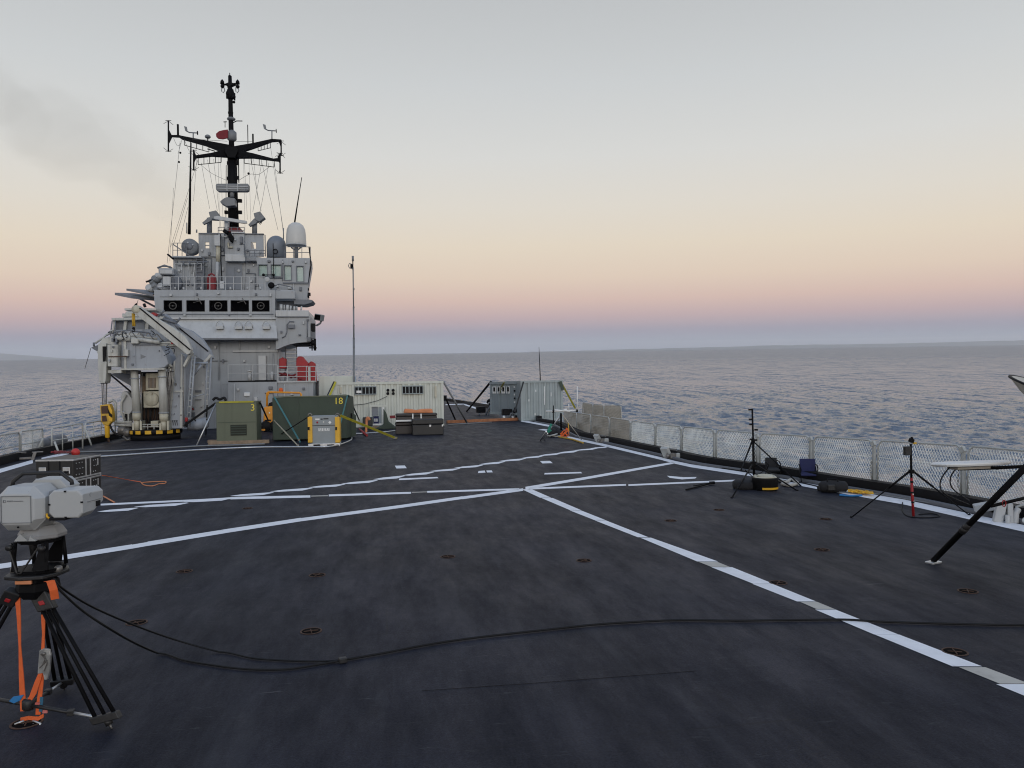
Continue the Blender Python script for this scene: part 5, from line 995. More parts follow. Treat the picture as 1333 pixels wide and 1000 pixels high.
b = MB(); b.path([at(x, yv, YB - 0.2) for x, yv in ((459, 350), (455, 349), (453.4, 346), (455, 343), (458, 344))], 0.022, 5); b.build('cable_loop', M['antenna_grey'], MA2); one('sensor', M['antenna'], MA2, 456, 344, 458.8, 348.6, YB - 0.3, 0.2)
TU(MB(), [(462.8, 490), (462.4, 556)], YB - 0.3, 0.03, 6).build('guy_pole', M['alu'], MA2)
# right container
pc = deck(678.5, 548.5); YR_ = pc.y; prr = at(733.5, 548, YR_); hR = at(680, 495.8, YR_).z
RC, x0, x1, y = container('grey_container', 'grey ribbed container with its left side darkened for shade, beside the rail', pc, Vector((prr.x, YR_, 0)), hR, 6.06, M['container_b'], M['container_d'])
for q in ((708.4, 503, 709.2, 527), (717, 511, 717.8, 516)): one('paint_scrape', M['white'], RC, *q, YR_ + 0.015, 0.03)
for x, yv in ((697, 507.5), (696, 538), (702.6, 540), (688, 520)): one('paint_chip', M['white'], RC, x, yv, x + 1.1, yv + 2.6, YR_ + 0.015, 0.03)
# its side, turned to us, is plain, its shade put into a darker grey, with four pale vents; built as the opened end door leaf
YD2 = YR_ + 1.2
LD = thing('container_left_side', 'left side of the ribbed container, grey darkened for shade, four pale vents', 'shelter', at(658, 545, YD2))
b = MB(); a0 = at(639, 545, YD2 + 2.6); a1 = at(677.6, 547, YD2); b.prism([Vector((a0.x, a0.y, 0.3)), Vector((a1.x, a1.y, 0.3)), Vector((a1.x, a1.y, hR - 0.08)), Vector((a0.x, a0.y, hR - 0.08))], (1.2, 2.0, 0)); b.build('wall', M['container_d'], LD)
dv = (a1 - a0); dv.z = 0; dl = dv.length; dv.normalize(); nv = Vector((dv.y, -dv.x, 0))
rz = math.atan2(dv.y, dv.x); rm = Matrix.Rotation(rz, 3, 'Z')
def onwall(f, z): return Vector((a0.x, a0.y, z)) + dv * (dl * f)
MB().box(onwall(0.5, hR - 0.10) + nv * 0.02, (dl, 0.12, 0.16), rm).build('top_rail', M['container_d'], LD); MB().box(onwall(0.5, 0.36) + nv * 0.02, (dl, 0.12, 0.14), rm).build('bottom_rail', M['container_b'], LD)
for f in (0.02, 0.30, 0.62, 0.98): MB().box(onwall(f, hR / 2 + 0.1) + nv * 0.02, (0.07, 0.09, hR - 0.6), rm).build('wall_post', M['container_d'], LD)
for f in (0.15, 0.30, 0.46, 0.62):
    v = MB(); v.box(onwall(f, hR - 0.52) + nv * 0.04, (dl * 0.10, 0.05, 0.42), rm); v = v.build('vent', M['white'], LD); MB().box(onwall(f + 0.02, hR - 0.48) + nv * 0.07, (dl * 0.055, 0.04, 0.25), rm).build('vent_opening', M['black'], v)
for k in range(5): MB().box(onwall(0.84, hR - 0.35 - k * 0.22) + nv * 0.05, (dl * 0.03, 0.05, 0.10), rm).build('door_hinge', M['white'] if k % 2 == 0 else M['black'], LD)
o = TU(MB(), [(703.4, 497), (702.4, 470), (701.6, 452)], YR_ + 2, 0.035, 5, 0.012).build('whip_antenna', M['antenna'], None); tag(o, 'thin dark whip antenna rising behind the grey ribbed container', 'antenna')

# ------------------------------------------------------------------ GREEN UNITS, POWER BOX, DIGGER, CASES
g3 = deck(283, 578.6); Y3 = g3.y
t = thing('green_generator', 'olive green box unit marked 3 with a dark vent', 'generator', g3)
b = MB(); a_, c_ = at(282, 576, Y3), at(334.6, 576, Y3); zb = at(300, 575, Y3).z; zt = at(300, 524, Y3).z; b.bb((a_.x, Y3, zb), (c_.x, Y3 + 1.15, zt)); b.build('body', M['green'], t, 0.015)
one('seam', M['green_dark'], t, 283, 549.6, 334, 550.2, Y3 - 0.006, 0.02); v = one('vent', M['flap'], t, 300, 553, 321, 567, Y3 - 0.02, 0.03)
for k in range(4): one('vent_slat', M['green_dark'], v, 300.6, 554.6 + k * 3.2, 320.4, 555.6 + k * 3.2, Y3 - 0.035, 0.03)
b = MB(); b.bb((a_.x - 0.01, Y3 - 0.01, zt + 0.0), (c_.x + 0.01, Y3 + 1.16, zt + 0.03)); b.build('lid', M['green'], t); one('yellow_strap', M['strap_y'], t, 285, 522.4, 330, 524.4, Y3 - 0.03, 0.08)
text_mesh('number', '3', 0.36, M['yellow_letter'], Matrix.Translation(at(329, 531, Y3 - 0.004)) @ FRONT, t)
o = MB(); B(o, 271, 574.6, 350, 579, Y3 - 0.05, 0.2); o2 = o.build('timber_baulk', M['wood'], None); tag(o2, 'weathered timber baulk under the olive unit marked 3, front one', 'timber'); o2.location.z = -o2.bound_box[0][2]
o = MB(); B(o, 270, 569.6, 300, 573.4, Y3 + 0.85, 0.2); o2 = o.build('timber_baulk', M['wood'], None); tag(o2, 'weathered timber baulk under the olive unit marked 3, rear one', 'timber'); o2.location.z = -o2.bound_box[0][2]
b = MB(); b.path(spline([at(x, y_, Y3 + 0.8) for x, y_ in ((277, 521), (281, 518), (286, 520), (292, 518), (294, 522))], 5), 0.05, 6); o = b.build('cable_heap', M['rubber'], None); tag(o, 'black cable heaped behind the olive unit marked 3', 'cable')
# 18
g18 = deck(356, 575); Y8 = g18.y
t = thing('green_shelter', 'dark green tarpaulin covered unit marked 18', 'shelter', g18)
a_, c_ = at(355, 570, Y8), at(452, 570, Y8); zt = at(400, 516, Y8).z; zl = at(360, 518, Y8).z
b = MB(); b.hexa([(a_.x, Y8, 0.05), (c_.x, Y8, 0.05), (c_.x + 0.25, Y8 + 1.7, 0.05), (a_.x, Y8 + 1.7, 0.05), (a_.x, Y8, zl), (c_.x, Y8, zt + 0.05), (c_.x + 0.2, Y8 + 1.7, zt - 0.05), (a_.x + 0.05, Y8 + 1.7, zl - 0.04)]); b.build('cover', M['green_dark'], t, 0.03)
for x in (389, 414.6): one('cover_seam', M['green_dark'], t, x, 516.6, x + 1.0, 573, Y8 - 0.012, 0.02)
one('top_hem', M['green'], t, 356, 515.4, 452, 516.8, Y8 - 0.03, 0.06); text_mesh('number', '18', 0.36, M['yellow_letter'], Matrix.Translation(at(440.6, 522.4, Y8 - 0.006)) @ FRONT, t)
pr('side_flap', M['green_dark'], t, [(452, 545), (459, 538), (463.4, 541), (463, 567), (452, 571)], Y8 + 0.9, 0.3); one('side_post', M['black'], t, 456.6, 538, 458.6, 546, Y8 + 0.9, 0.06)
# power box
gp = deck(402, 581.4); YP = gp.y
t = thing('battery_power_box', 'grey power box with yellow corner posts before the dark green unit', 'power unit', gp)
one('body', M['box_grey'], t, 405, 541.6, 439, 578, YP + 0.02, 0.8, 0.02)
for x in (400.6, 436.2): one('corner_post', M['yellow'], t, x, 543, x + 6, 576.4, YP - 0.03, 0.9, 0.012); one('post_latch', M['black'], t, x + 0.2 if x > 420 else x - 0.2, 556, x + 2.4, 560, YP - 0.06, 0.06)
one('bottom_skid', M['alu'], t, 401, 577.4, 442.6, 581.2, YP - 0.03, 0.9, 0.01)
for x in (408, 426): one('fork_pocket', M['black'], t, x, 578.6, x + 9, 580.6, YP - 0.035, 0.1)
for x in (403.5, 439.4): b = MB(); b.path([at(x + dx_, 541.8 + dy_, YP + 0.1) for dx_, dy_ in ((-2.6, 1.2), (-2, -2.4), (0, -3.6), (2, -2.4), (2.6, 1.2))], 0.022, 6); b.build('lifting_eye', M['steel'], t)
one('panel_seam', M['black'], t, 406, 553.6, 438, 554.2, YP + 0.012, 0.02)
one('info_label', M['white'], t, 410.4, 545, 416, 546.8, YP + 0.012, 0.02)
b = MB(); B(b, 417.4, 545, 420, 546.4, YP + 0.012, 0.02); B(b, 421, 544.6, 427.6, 546, YP + 0.012, 0.02); b.build('small_print', M['black'], t)
MB().lathe([(0.0001, 0), (0.034, 0), (0.034, 0.03), (0.0001, 0.03)], at(413, 550, YP), 14, (0, 1, 0)).build('red_button', M['red'], t)
b = MB(); c = at(429.4, 550, YP + 0.01); b.prism([c + Vector(v) for v in ((-0.058, 0, 0), (0, 0, -0.058), (0.058, 0, 0), (0, 0, 0.058))], (0, 0.02, 0)); b.build('hazard_diamond', M['white'], t); one('socket', M['alu'], t, 420.4, 548.6, 421.8, 550.2, YP + 0.01, 0.03)
b = MB()                                         # maker's word, unreadable at this size: a run of short raised strokes
for k, (x, h_) in enumerate(((414.6, 3.2), (417, 2.4), (419, 3), (421.2, 2.4), (423.4, 2.8), (425.6, 2.4), (427.6, 3))): B(b, x, 557.6, x + 1.3, 557.6 + h_, YP + 0.012, 0.02)
B(b, 414.6, 560.6, 429, 561.2, YP + 0.012, 0.02); b.build('lettering', M['white'], t)
# yellow machine behind, seen between the green units
ye = deck(352, 562); YE = ye.y
t = thing('yellow_site_machine', 'orange yellow site machine parked between the two green units', 'machine', ye)
b = MB(); PR(b, [(343.6, 530), (357, 528.4), (362, 530), (362, 551), (342.4, 551.6)], YE, 1.2); b.build('body', M['orange_y'], t, 0.05)
b = MB(); TU(b, [(347.6, 529), (347.6, 511.6), (349, 510.6), (390, 511.4), (392, 513), (392, 530)], YE + 0.3, 0.05, 8); TU(b, [(347.6, 516), (350, 512)], YE + 0.3, 0.04); b.build('roll_bar', M['orange_y'], t); pr('seat', M['black'], t, [(348.6, 530), (350, 525), (353.6, 523.4), (355.4, 526), (355, 530)], YE + 0.2, 0.4)
c = at(365.6, 508.4, YE + 0.4); MB().lathe([(0.1, -0.05), (0.1, 0.02), (0.085, 0.10), (0.03, 0.13), (0.0001, 0.13)], c, 14).build('beacon', M['orange'], t)
one('chassis', M['black'], t, 340, 552, 366, 558, YE + 0.1, 1.0)
for x in (346, 358): MB().lathe([(0.0001, 0), (0.22, 0), (0.26, 0.05), (0.26, 0.2), (0.0001, 0.21)], Vector((at(x, 560, YE).x, YE - 0.05, 0.262)), 18, (0, 1, 0)).build('wheel', M['rubber'], t)
one('step', M['orange_y'], t, 338.6, 558.6, 345, 560.8, YE - 0.1, 0.3); one('grille', M['black'], t, 344.4, 546.4, 353, 548, YE - 0.02, 0.04); one('data_plate', M['white'], t, 350, 536.6, 351.6, 538.4, YE - 0.02, 0.03)
# straps / poles lashing things to the deck
def lash(label, p0, p1, m, w=0.03, Y0=None, name='lashing_strap', flat=True):
    """from a point on a thing (px,py,Y) to a point on the deck (px,py)"""
    a = at(*p0); c = deck(*p1, z=0.02) if len(p1) == 2 else at(*p1); d = (c - a).normalized(); s = d.cross(Vector((0, 1, 0.2))).normalized() * w
    if flat: b = MB(); th = d.cross(s).normalized() * 0.006; b.hexa([a - s - th, a + s - th, a + s + th, a - s + th, c - s - th, c + s - th, c + s + th, c - s + th])
    else: b = MB(); b.path([a, c], w, 6)
    k = c - d * 0.12; o = b.build(name, m, None); tag(o, label, 'strap' if flat else 'pole')
    if flat and len(p1) == 2: MB().box(k, (w * 2.6, 0.05, 0.08), None).build('hook', M['steel'], o)
    return o
lash('pale pole propped left of the olive unit marked 3', (281, 526, Y3 + 0.3), (256, 580), M['alu'], 0.028, flat=False, name='prop_pole')
lash('black strap stretched from the crane base to the olive unit', (236.5, 556.5, YC + 0.8), (281, 525, Y3 + 0.6), M['strap_k'], 0.045)
lash('black pole leaning between the crane ladder and the olive unit', (269.6, 528, YC + 1), (268, 566), M['black'], 0.03, flat=False, name='prop_pole')
lash('dark strap crossing the gap between the green units', (338.4, 524, Y3 + 0.5), (353, 556), M['strap_k'], 0.04)
lash('teal strap running down the front of the dark green unit', (357, 516.6, Y8 - 0.02), (391, 576), M['teal'], 0.03)
lash('pale beige strap crossing low before the dark green unit', (356.4, 547, Y8 - 0.02), (389, 581.4), M['cream'], 0.024)
lash('teal strap at the right front corner of the dark green unit', (452.4, 514.6, Y8 - 0.02), (441, 560, Y8 - 0.2), M['teal'], 0.028)
lash('black strap from the dark green unit towards the long container', (453, 514.4, Y8 + 0.1), (470.6, 553.6), M['strap_k'], 0.03)
lash('yellow strap stretched across the deck from the power box', (443, 541, YP + 0.1), (516.5, 571), M['strap_y'], 0.045)
lash('dark hose slung between the power box and the green unit', (401, 543, YP + 0.1), (355, 572), M['rubber'], 0.022, flat=False, name='hose')
lash('yellow black strap at the left top corner of the long container', (437, 497, YW - 0.05), (427, 520, YW - 0.9), M['strap_y'], 0.05)
lash('black strap at the left top corner of the long container', (435, 496.6, YW - 0.02), (424.6, 518, YW - 0.9), M['strap_k'], 0.03)
lash('dark lashing pole from the long container\'s right top corner, longer one', (577, 496.6, YW + 0.1), (608, 550.6), M['antenna_grey'], 0.05, flat=False, name='lashing_pole')
lash('black lashing pole low beside the long container', (579, 516, YW + 1.4), (593, 547), M['black'], 0.045, flat=False, name='lashing_pole')
lash('black lashing pole from the dark shelter\'s left top corner', (639, 497, YD2 + 2.6), (607.5, 535.6), M['black'], 0.07, flat=False, name='lashing_pole')
lash('yellow green strap hanging before the ribbed container side', (656, 498, YD2 - 0.2), (637, 536.4), M['strap_y'], 0.06)
lash('second yellow green strap hanging before the ribbed container side, right of the first', (653, 506, YD2 - 0.25), (640, 537), M['strap_y'], 0.03)
lash('dark strap from the corner between side and front of the ribbed container', (681.6, 497, YR_ - 0.05), (670, 536, YR_ - 0.5), M['strap_k'], 0.04)
lash('olive lashing strap from the ribbed container\'s right top corner', (730, 497, YR_), (749, 532, YR_ + 2.0), M['strap_y'], 0.05)
lash('dark strap doubled beside the ribbed container\'s right corner', (729, 496.6, YR_ - 0.05), (733, 508, YR_ - 0.1), M['green_dark'], 0.09)
# window unit leaning at the white container
gq = deck(492, 557.5); YQ = gq.y
t = thing('door_frame_unit', 'pale open frame with dark inside leaning on the long container', 'frame unit', gq)
one('frame_post', M['container'], t, 481.6, 529.4, 483.8, 553.6, YQ, 0.12); one('frame_post', M['white'], t, 498, 529, 500, 554, YQ, 0.12); one('frame_head', M['container'], t, 480.6, 527.4, 503, 529.6, YQ - 0.02, 0.16); one('frame_foot', M['wood'], t, 485, 555, 502, 557, YQ - 0.3, 0.4)
one('dark_inside', M['dome'], t, 483.8, 529.6, 492, 541, YQ + 0.06, 0.05); o = one('display_panel', M['blue'], t, 486, 542, 493, 552, YQ - 0.02, 0.05); one('white_strip', M['white'], t, 484.6, 551.6, 496.6, 553.6, YQ - 0.04, 0.05); one('grey_pipe', M['container_d'], t, 492.8, 530, 496.6, 551, YQ + 0.02, 0.05)
for x in (487.4, 490): one('white_square', M['white'], o, x, 545, x + 1.4, 549, YQ - 0.03, 0.04)
t = thing('green_tarpaulin', 'crumpled dark green tarpaulin on the deck before the long container', 'tarpaulin', deck(508, 559))
b = MB(); YG = deck(508, 559).y; PR(b, [(499, 532), (503, 538), (506, 549), (515, 556), (516, 559), (499, 559.4), (488, 558.6), (499, 553)], YG + 0.1, 0.5); b.build('sheet', M['green_dark'], t, 0.05); pr('red_roll', M['red_dark'], t, [(507, 541.4), (514.6, 541), (515, 544.4), (508, 545)], YG + 0.2, 0.3)
o = one('black_crate', M['case'], None, 472, 543.4, 485, 555, YQ - 0.3, 0.5, 0.03); tag(o, 'small black crate left of the leaning pale frame', 'crate')
b = MB(); b.path(spline([at(x, y_, YP + 3.6) for x, y_ in ((476.4, 563), (477, 553), (477.4, 545), (479.6, 544), (481, 547))], 5), 0.05, 6); o = b.build('orange_hook_bar', M['peach'], None); tag(o, 'hooked orange bar standing by the small black crate', 'hook bar')
b = MB(); b.path([deck(468, 558.6, 0.1), deck(477.6, 567, 0.05)], 0.05, 6); o = b.build('red_bar', M['red'], None); tag(o, 'red and black bar lying beside the dark green unit', 'bar')
# black and brown cases
def case(name, label, px0, px1, pyt, pyb, Y, dp, m, lid=0.3, base=None, latches=(0.5,), cat='case'):
    a_, c_ = at(px0, pyb, Y), at(px1, pyb, Y); zb = 0.0 if base is None else base; zt = at((px0 + px1) / 2, pyt, Y).z
    t = thing(name, label, cat, (a_.x, Y, zb)); zl = zt - (zt - zb) * lid
    MB().bb((a_.x, Y, zb), (c_.x, Y + dp, zl - 0.01)).build('shell', m, t, 0.03); MB().bb((a_.x - 0.01, Y - 0.015, zl), (c_.x + 0.01, Y + dp + 0.015, zt)).build('lid', m, t, 0.04)
    for f in latches:
        x = a_.x + (c_.x - a_.x) * f; MB().bb((x - 0.025, Y - 0.03, zl - 0.10), (x + 0.025, Y + 0.01, zl - 0.01)).build('latch', M['alu'], t, 0.005)
    return t, a_.x, c_.x, zb, zt
gk = deck(557, 566.5); Y1 = gk.y
case('black_case', 'large black transport case in front of the brown cases', 537, 577.6, 545.6, 566.5, Y1, 0.8, M['case'], 0.34, None, (0.56, 0.58, 0.96))
Y2 = Y1 + 1.0
t, xa, xb, zb, ztop = case('brown_case', 'lower brown black case against the long container, left of its stack', 515, 556, 550, 561, Y2, 0.8, M['brown_case'], 0.25, None, ())
t, xa, xb, zb, zt2 = case('brown_case', 'upper long brown black case with white straps under the orange bag', 515.6, 569, 538.4, 549.6, Y2 + 0.02, 0.75, M['brown_case'], 0.3, ztop, ())
for x in (536.6, 547.4): one('white_strap', M['white'], t, x, 538.6, x + 1.6, 546, Y2 - 0.03, 0.03)
o = one('white_board', M['white'], None, 515.4, 546.8, 536.4, 548.8, Y2 - 0.16, 0.10); tag(o, 'white batten in front of the lower brown case', 'board')
b = MB(); PR(b, [(525, 537.8), (527, 532.4), (534, 532.6), (542, 534), (550, 532.6), (562.6, 532.2), (564, 537.8)], Y2 + 0.15, 0.4); o = b.build('orange_bag', M['peach'], None, 0.04); tag(o, 'faded orange bag lying on top of the brown case', 'bag')
# timber and gear in the gap
a_ = deck(582, 551.4); c_ = deck(674, 547.6); b = MB(); b.path([a_ + Vector((0, 0, 0.09)), c_ + Vector((0, 0, 0.09))], 0.11, 4); o = b.build('timber_beam', M['wood_red'], None); tag(o, 'long orange brown timber beam between the two containers', 'timber')
a_ = deck(583, 553.6); c_ = deck(640, 550.6); b = MB(); b.path([a_ + Vector((0, 0, 0.03)), c_ + Vector((0, 0, 0.03))], 0.035, 6); o = b.build('grey_pipe', M['antenna_grey'], None); tag(o, 'thin grey pipe lying before the timber beam', 'pipe')
gm = deck(630, 541); YG = gm.y
t = thing('hose_reel_trolley', 'black box trolley with a hose left of the ribbed container side', 'trolley', gm)
one('box', M['black'], t, 621, 529.6, 632.4, 537.6, YG, 0.8, 0.04); b = MB(); b.path([at(x, y_, YG + 0.2) for x, y_ in ((634, 523), (637, 520), (639, 523), (637, 526.4), (634, 524.6), (640, 520), (643, 517))], 0.07, 6); b.build('hose', M['rubber'], t)
b = MB(); TU(b, [(630, 545), (637, 531), (640, 526)], YG - 0.2, 0.06); TU(b, [(633.6, 545), (639, 534)], YG - 0.2, 0.05); TU(b, [(628, 545), (635, 545)], YG - 0.2, 0.05); TU(b, [(624, 538), (624, 541)], YG, 0.05); b.build('frame', GD, t)
gm = deck(664, 547); YG = gm.y
t = thing('portable_winch', 'black portable engine unit at the foot of the ribbed container side', 'engine unit', gm)
one('engine', M['black'], t, 655, 532.6, 667, 541, YG + 0.1, 0.7, 0.05); one('base', GD, t, 652, 541, 673, 546.6, YG, 0.9, 0.04); b = MB(); TU(b, [(661.6, 546.6), (665.6, 538), (669.4, 538.4), (671, 547)], YG - 0.1, 0.05); b.build('frame', M['antenna_grey'], t)
for x in (656.6, 668): b = MB(); b.lathe([(0.0001, 0), (0.1, 0), (0.13, 0.05), (0.0001, 0.051)], at(x, 543.6, YG - 0.06), 14, (0, 1, 0)); b.build('wheel', M['alu'], t)
o = MB(); b_ = deck(673, 547); o.lathe([(0.16, 0), (0.2, 0.5), (0.14, 0.72), (0.05, 0.75)], (at(672.4, 540, YG).x, YG, 0.0), 12); o = o.build('black_jerrycan', M['black'], None); tag(o, 'small black drum between the engine unit and the ribbed container', 'drum')
# hoses lying across the deck towards the left edge
def cable(name, label, pts, r, m, k=8, z=None):
    b = MB(); b.path(spline([deck(x, y_, r if z is None else z) for x, y_ in pts], k), r, 6); o = b.build(name, m, None); tag(o, label, 'cable' if 'cable' in name else 'hose'); return o
cable('white_hose', 'pale hose lying across the deck from the left edge to the power box', [(60, 598.4), (131, 594.4), (200, 589.6), (262, 585.6), (330, 582.4), (395, 581.8), (432, 581), (455, 574), (458, 569.6)], 0.03, M['alu'])
cable('grey_hose', 'darker hose lying before the crane and the olive unit', [(92, 588.8), (150, 587), (215, 583.4), (262, 580.6), (300, 579.6), (345, 578)], 0.03, M['antenna_grey'])
cable('white_hose', 'thin pale hose on the deck before the leaning frame', [(462, 564.6), (480, 564), (505, 562), (520, 559.6)], 0.03, M['alu'])

# hoses, cables and small brackets that clutter the crane
random.seed(31)
for k in range(14):
    x, y = random.choice(((random.uniform(142, 205), random.uniform(430, 438)), (random.uniform(212, 232), random.uniform(445, 480)))); Y = YC - 0.3 + random.uniform(-0.1, 0.1)
    b = MB(); b.path(spline([at(x, y, Y), at(x + random.uniform(-6, 6), y + random.uniform(1, 5), Y - 0.05), at(x + random.uniform(-10, 12), y + random.uniform(2, 8), Y + 0.05)], 5), random.uniform(0.012, 0.022), 5); b.build('hydraulic_hose', M['rubber'] if k % 3 else M['steel'], CR_)
for k in range(26):
    x, y = random.choice(((random.uniform(158, 215), random.uniform(444, 478)), (random.uniform(219, 238), random.uniform(470, 550)), (random.uniform(242, 268), random.uniform(466, 550)), (random.uniform(130, 152), random.uniform(450, 478)))); w = random.uniform(0.8, 2.4); h = random.uniform(0.8, 3)
    Y = {0: YC - 0.12, 1: YC + 0.58, 2: YC + 2.5, 3: YC - 0.5}[0 if 157 < x < 217 else 1 if x < 240 and x > 217 else 2 if x > 240 else 3]
    one('bracket', random.choice((CL, CG, GD, M['steel'])), CR_, x, y, x + w, y + h, Y - 0.06, 0.1, 0.006)
for x, y0, y1 in ((185, 486, 556), (208.5, 482, 552), (219, 500, 556), (239.4, 464, 556)): tu('pipe', M['steel'], CR_, [(x, y0), (x + random.uniform(-1, 1), (y0 + y1) / 2), (x, y1)], YC + 0.3, 0.022, 6)

# ------------------------------------------------------------------ SAFETY NET PANELS ALONG THE RIGHT EDGE
def proj(p):
    v = p - CAM; d = v.dot(FW); return 666.5 + F_PX * v.dot(CR) / d, 500 - F_PX * v.dot(CU) / d
NETL = [p + Vector((0.02, 0, 0.12)) for p in right_out]
NETL = [NETL[0] + Vector((0.3, -5, 0))] + NETL
def on_edge(px):
    for i in range(len(NETL) - 1):
        for k in range(60):
            p = NETL[i].lerp(NETL[i + 1], k / 60)
            if (p - CAM).dot(FW) < 1: continue
            if proj(p)[0] <= px: return p
    return NETL[-1]
def net_panel(a, c, ta, tc, label, m, pitch, r, cloth=None):
    """one fold-up frame: end posts, top rail, cords. a, c ground points; ta, tc their tops"""
    t = thing('safety_net_panel', label, 'safety net', a, 'fold-up safety net panels along the deck edge')
    d = (c - a); u = lambda s, w: (a.lerp(c, s)) * (1 - w) + (ta.lerp(tc, s)) * w
    L = d.length; H = (ta - a).length; k = 0.10 / L
    pts = [u(0.015, 0), u(0.015, 0.86), u(0.015 + k * 0.4, 0.95), u(0.015 + k, 1), u(0.985 - k, 1), u(0.985 - k * 0.4, 0.95), u(0.985, 0.86), u(0.985, 0)]
    b = MB(); b.path(pts, 0.019, 8); b.build('frame', M['white_rail'], t)
    b = MB(); b.path([u(0.02, 0.05), u(0.98, 0.05)], 0.015, 5); b.path([u(0.02, 0.62), u(0.5, 0.60), u(0.98, 0.62)], 0.010, 5); b.build('cross_rope', m, t)
    b = MB(); sl = H / (L * 0.55)
    nx = int(L / pitch); s_w = 0.55 * L / H * 0 + 1.0
    rise = H * 0.62 / L                                    # plan run of a cord over the full height, as a share of L
    n = int((1 + rise) / (pitch / L)) + 1
    for sg in (1, -1):
        for i in range(n):
            s0 = -rise + i * pitch / L; s1 = s0 + rise; w0, w1 = 0.03, 0.985
            x0, x1 = s0, s1
            if x0 < 0.02: w0 = 0.03 + (0.02 - x0) / rise * 0.955; x0 = 0.02
            if x1 > 0.98: w1 = 0.985 - (x1 - 0.98) / rise * 0.955; x1 = 0.98
            if w1 - w0 < 0.03 or x1 <= x0: continue
            if sg < 0: x0, x1 = 1 - x0, 1 - x1
            q = d.cross(Vector((0, 0, 1))).normalized()
            bel = lambda s, w: u(s, w) + q * (0.07 * math.sin(math.pi * s) * math.sin(math.pi * w)) 
            mid = ((x0 + x1) / 2, (w0 + w1) / 2); b.path([bel(x0, w0), bel(*mid), bel(x1, w1)], r * random.uniform(0.8, 1.2), 3, cap=False, smooth=False)
    o = b.build('netting', m, t)
    if cloth:
        b = MB(); vs = []; nx_, nz_ = 14, 6
        q = d.cross(Vector((0, 0, 1))).normalized()
        for i in range(nx_ + 1):
            for j in range(nz_ + 1):
                s = 0.02 + 0.96 * i / nx_; w = 0.02 + 0.95 * j / nz_; vs.append(u(s, w) - q * (0.03 + 0.05 * noise.noise((s * 4 + a.x, w * 3, a.y)) + 0.05 * math.sin(math.pi * w)))
        b.add(vs, [(i * (nz_ + 1) + j, (i + 1) * (nz_ + 1) + j, (i + 1) * (nz_ + 1) + j + 1, i * (nz_ + 1) + j + 1) for i in range(nx_) for j in range(nz_)], True)
        o2 = b.build('net_cloth', cloth, t); sm = o2.modifiers.new('thick', 'SOLIDIFY'); sm.thickness = 0.012
    return t
JT = [(734, 535.6), (751, 537.6), (769.5, 540.2), (794, 543.6), (821.4, 547.8), (854, 552), (888.6, 555.4), (931, 559.4), (988, 564.2), (1057, 568), (1140, 573.4), (1257, 580.4), (1395, 592), (1560, 606)]
base = [on_edge(x) for x, _ in JT]; tops = [over(x, y, g) for (x, y), g in zip(JT, base)]
NL = ['behind the white cross stand', 'just right of the white cross stand', 'third beige one right of the white cross stand', 'fourth beige one, beside the last dashed deck mark', 'first open one after the beige cloth panels', 'beside the edge fitting where a white line meets the edge',
      'right of the edge fitting, before the black mast tripod', 'directly left of the black mast tripod', 'behind the black mast tripod', 'behind the two camp chairs', 'behind the yellow strap heap', 'behind the red and black tripod', 'behind the white flat antenna at the right edge of the picture']
for i in range(len(JT) - 1):
    a, c = base[i], base[i + 1]; gap = 0.04
    d = (c - a).normalized(); hgt = 1
    net_panel(a + d * gap, c - d * gap, tops[i] + d * gap, tops[i + 1] - d * gap, ('beige cloth covered net panel ' if i < 4 else 'white net panel ') + NL[i], M['tarp'] if i < 4 else M['net'], 0.058 if i > 6 else 0.075, 0.0052 if i > 6 else 0.0078, M['tarp'] if i < 4 else None)
# hinge posts between panels, standing on the coaming
HP = thing('hinge_post', 'white hinge post at a joint between two safety net panels', 'post', (0, 0, 0), 'hinge posts between the safety net panels')
b = MB(); b.box((0, 0, 0.40), (0.05, 0.04, 0.80)); b.box((0.02, 0, 0.82), (0.10, 0.06, 0.10), Matrix.Rotation(0.5, 3, 'Y')); b.build('upright', M['white_rail'], HP, 0.008)
b = MB()
for z in (0.15, 0.36, 0.58): b.box((0, -0.03, z), (0.045, 0.02, 0.06))
b.build('slot', M['grey_dark'], HP); b = MB(); b.path([(0.03, -0.05, 0.6), (0.20, -0.10, 0.45), (0.24, -0.12, 0.2), (0.12, -0.1, -0.02), (0.0, -0.06, -0.05)], 0.012, 5); b.build('release_cable', M['steel'], HP)
HPL = ['far end of the open net panels', 'edge fitting panel pair', 'left of the black mast tripod', 'nearest the black mast tripod', 'left of the black chair', 'between blue chair and yellow straps', 'left of the red and black tripod', 'behind the white flat antenna', 'last one at the right edge']
first = True
for i in range(4, len(JT) - 1):
    o = HP if first else copy_tree(HP); first = False
    o.location = base[i] + Vector((0, 0, -0.02)); o['label'] = 'white hinge post between net panels, ' + HPL[i - 4]; o['org'] = tuple(o.location); d = base[i] - base[i - 1]; o.rotation_euler = (0, 0, math.atan2(d.y, d.x) + math.pi); s = (tops[i] - base[i]).length / 0.87; o.scale = (1.0, 1.0, s)
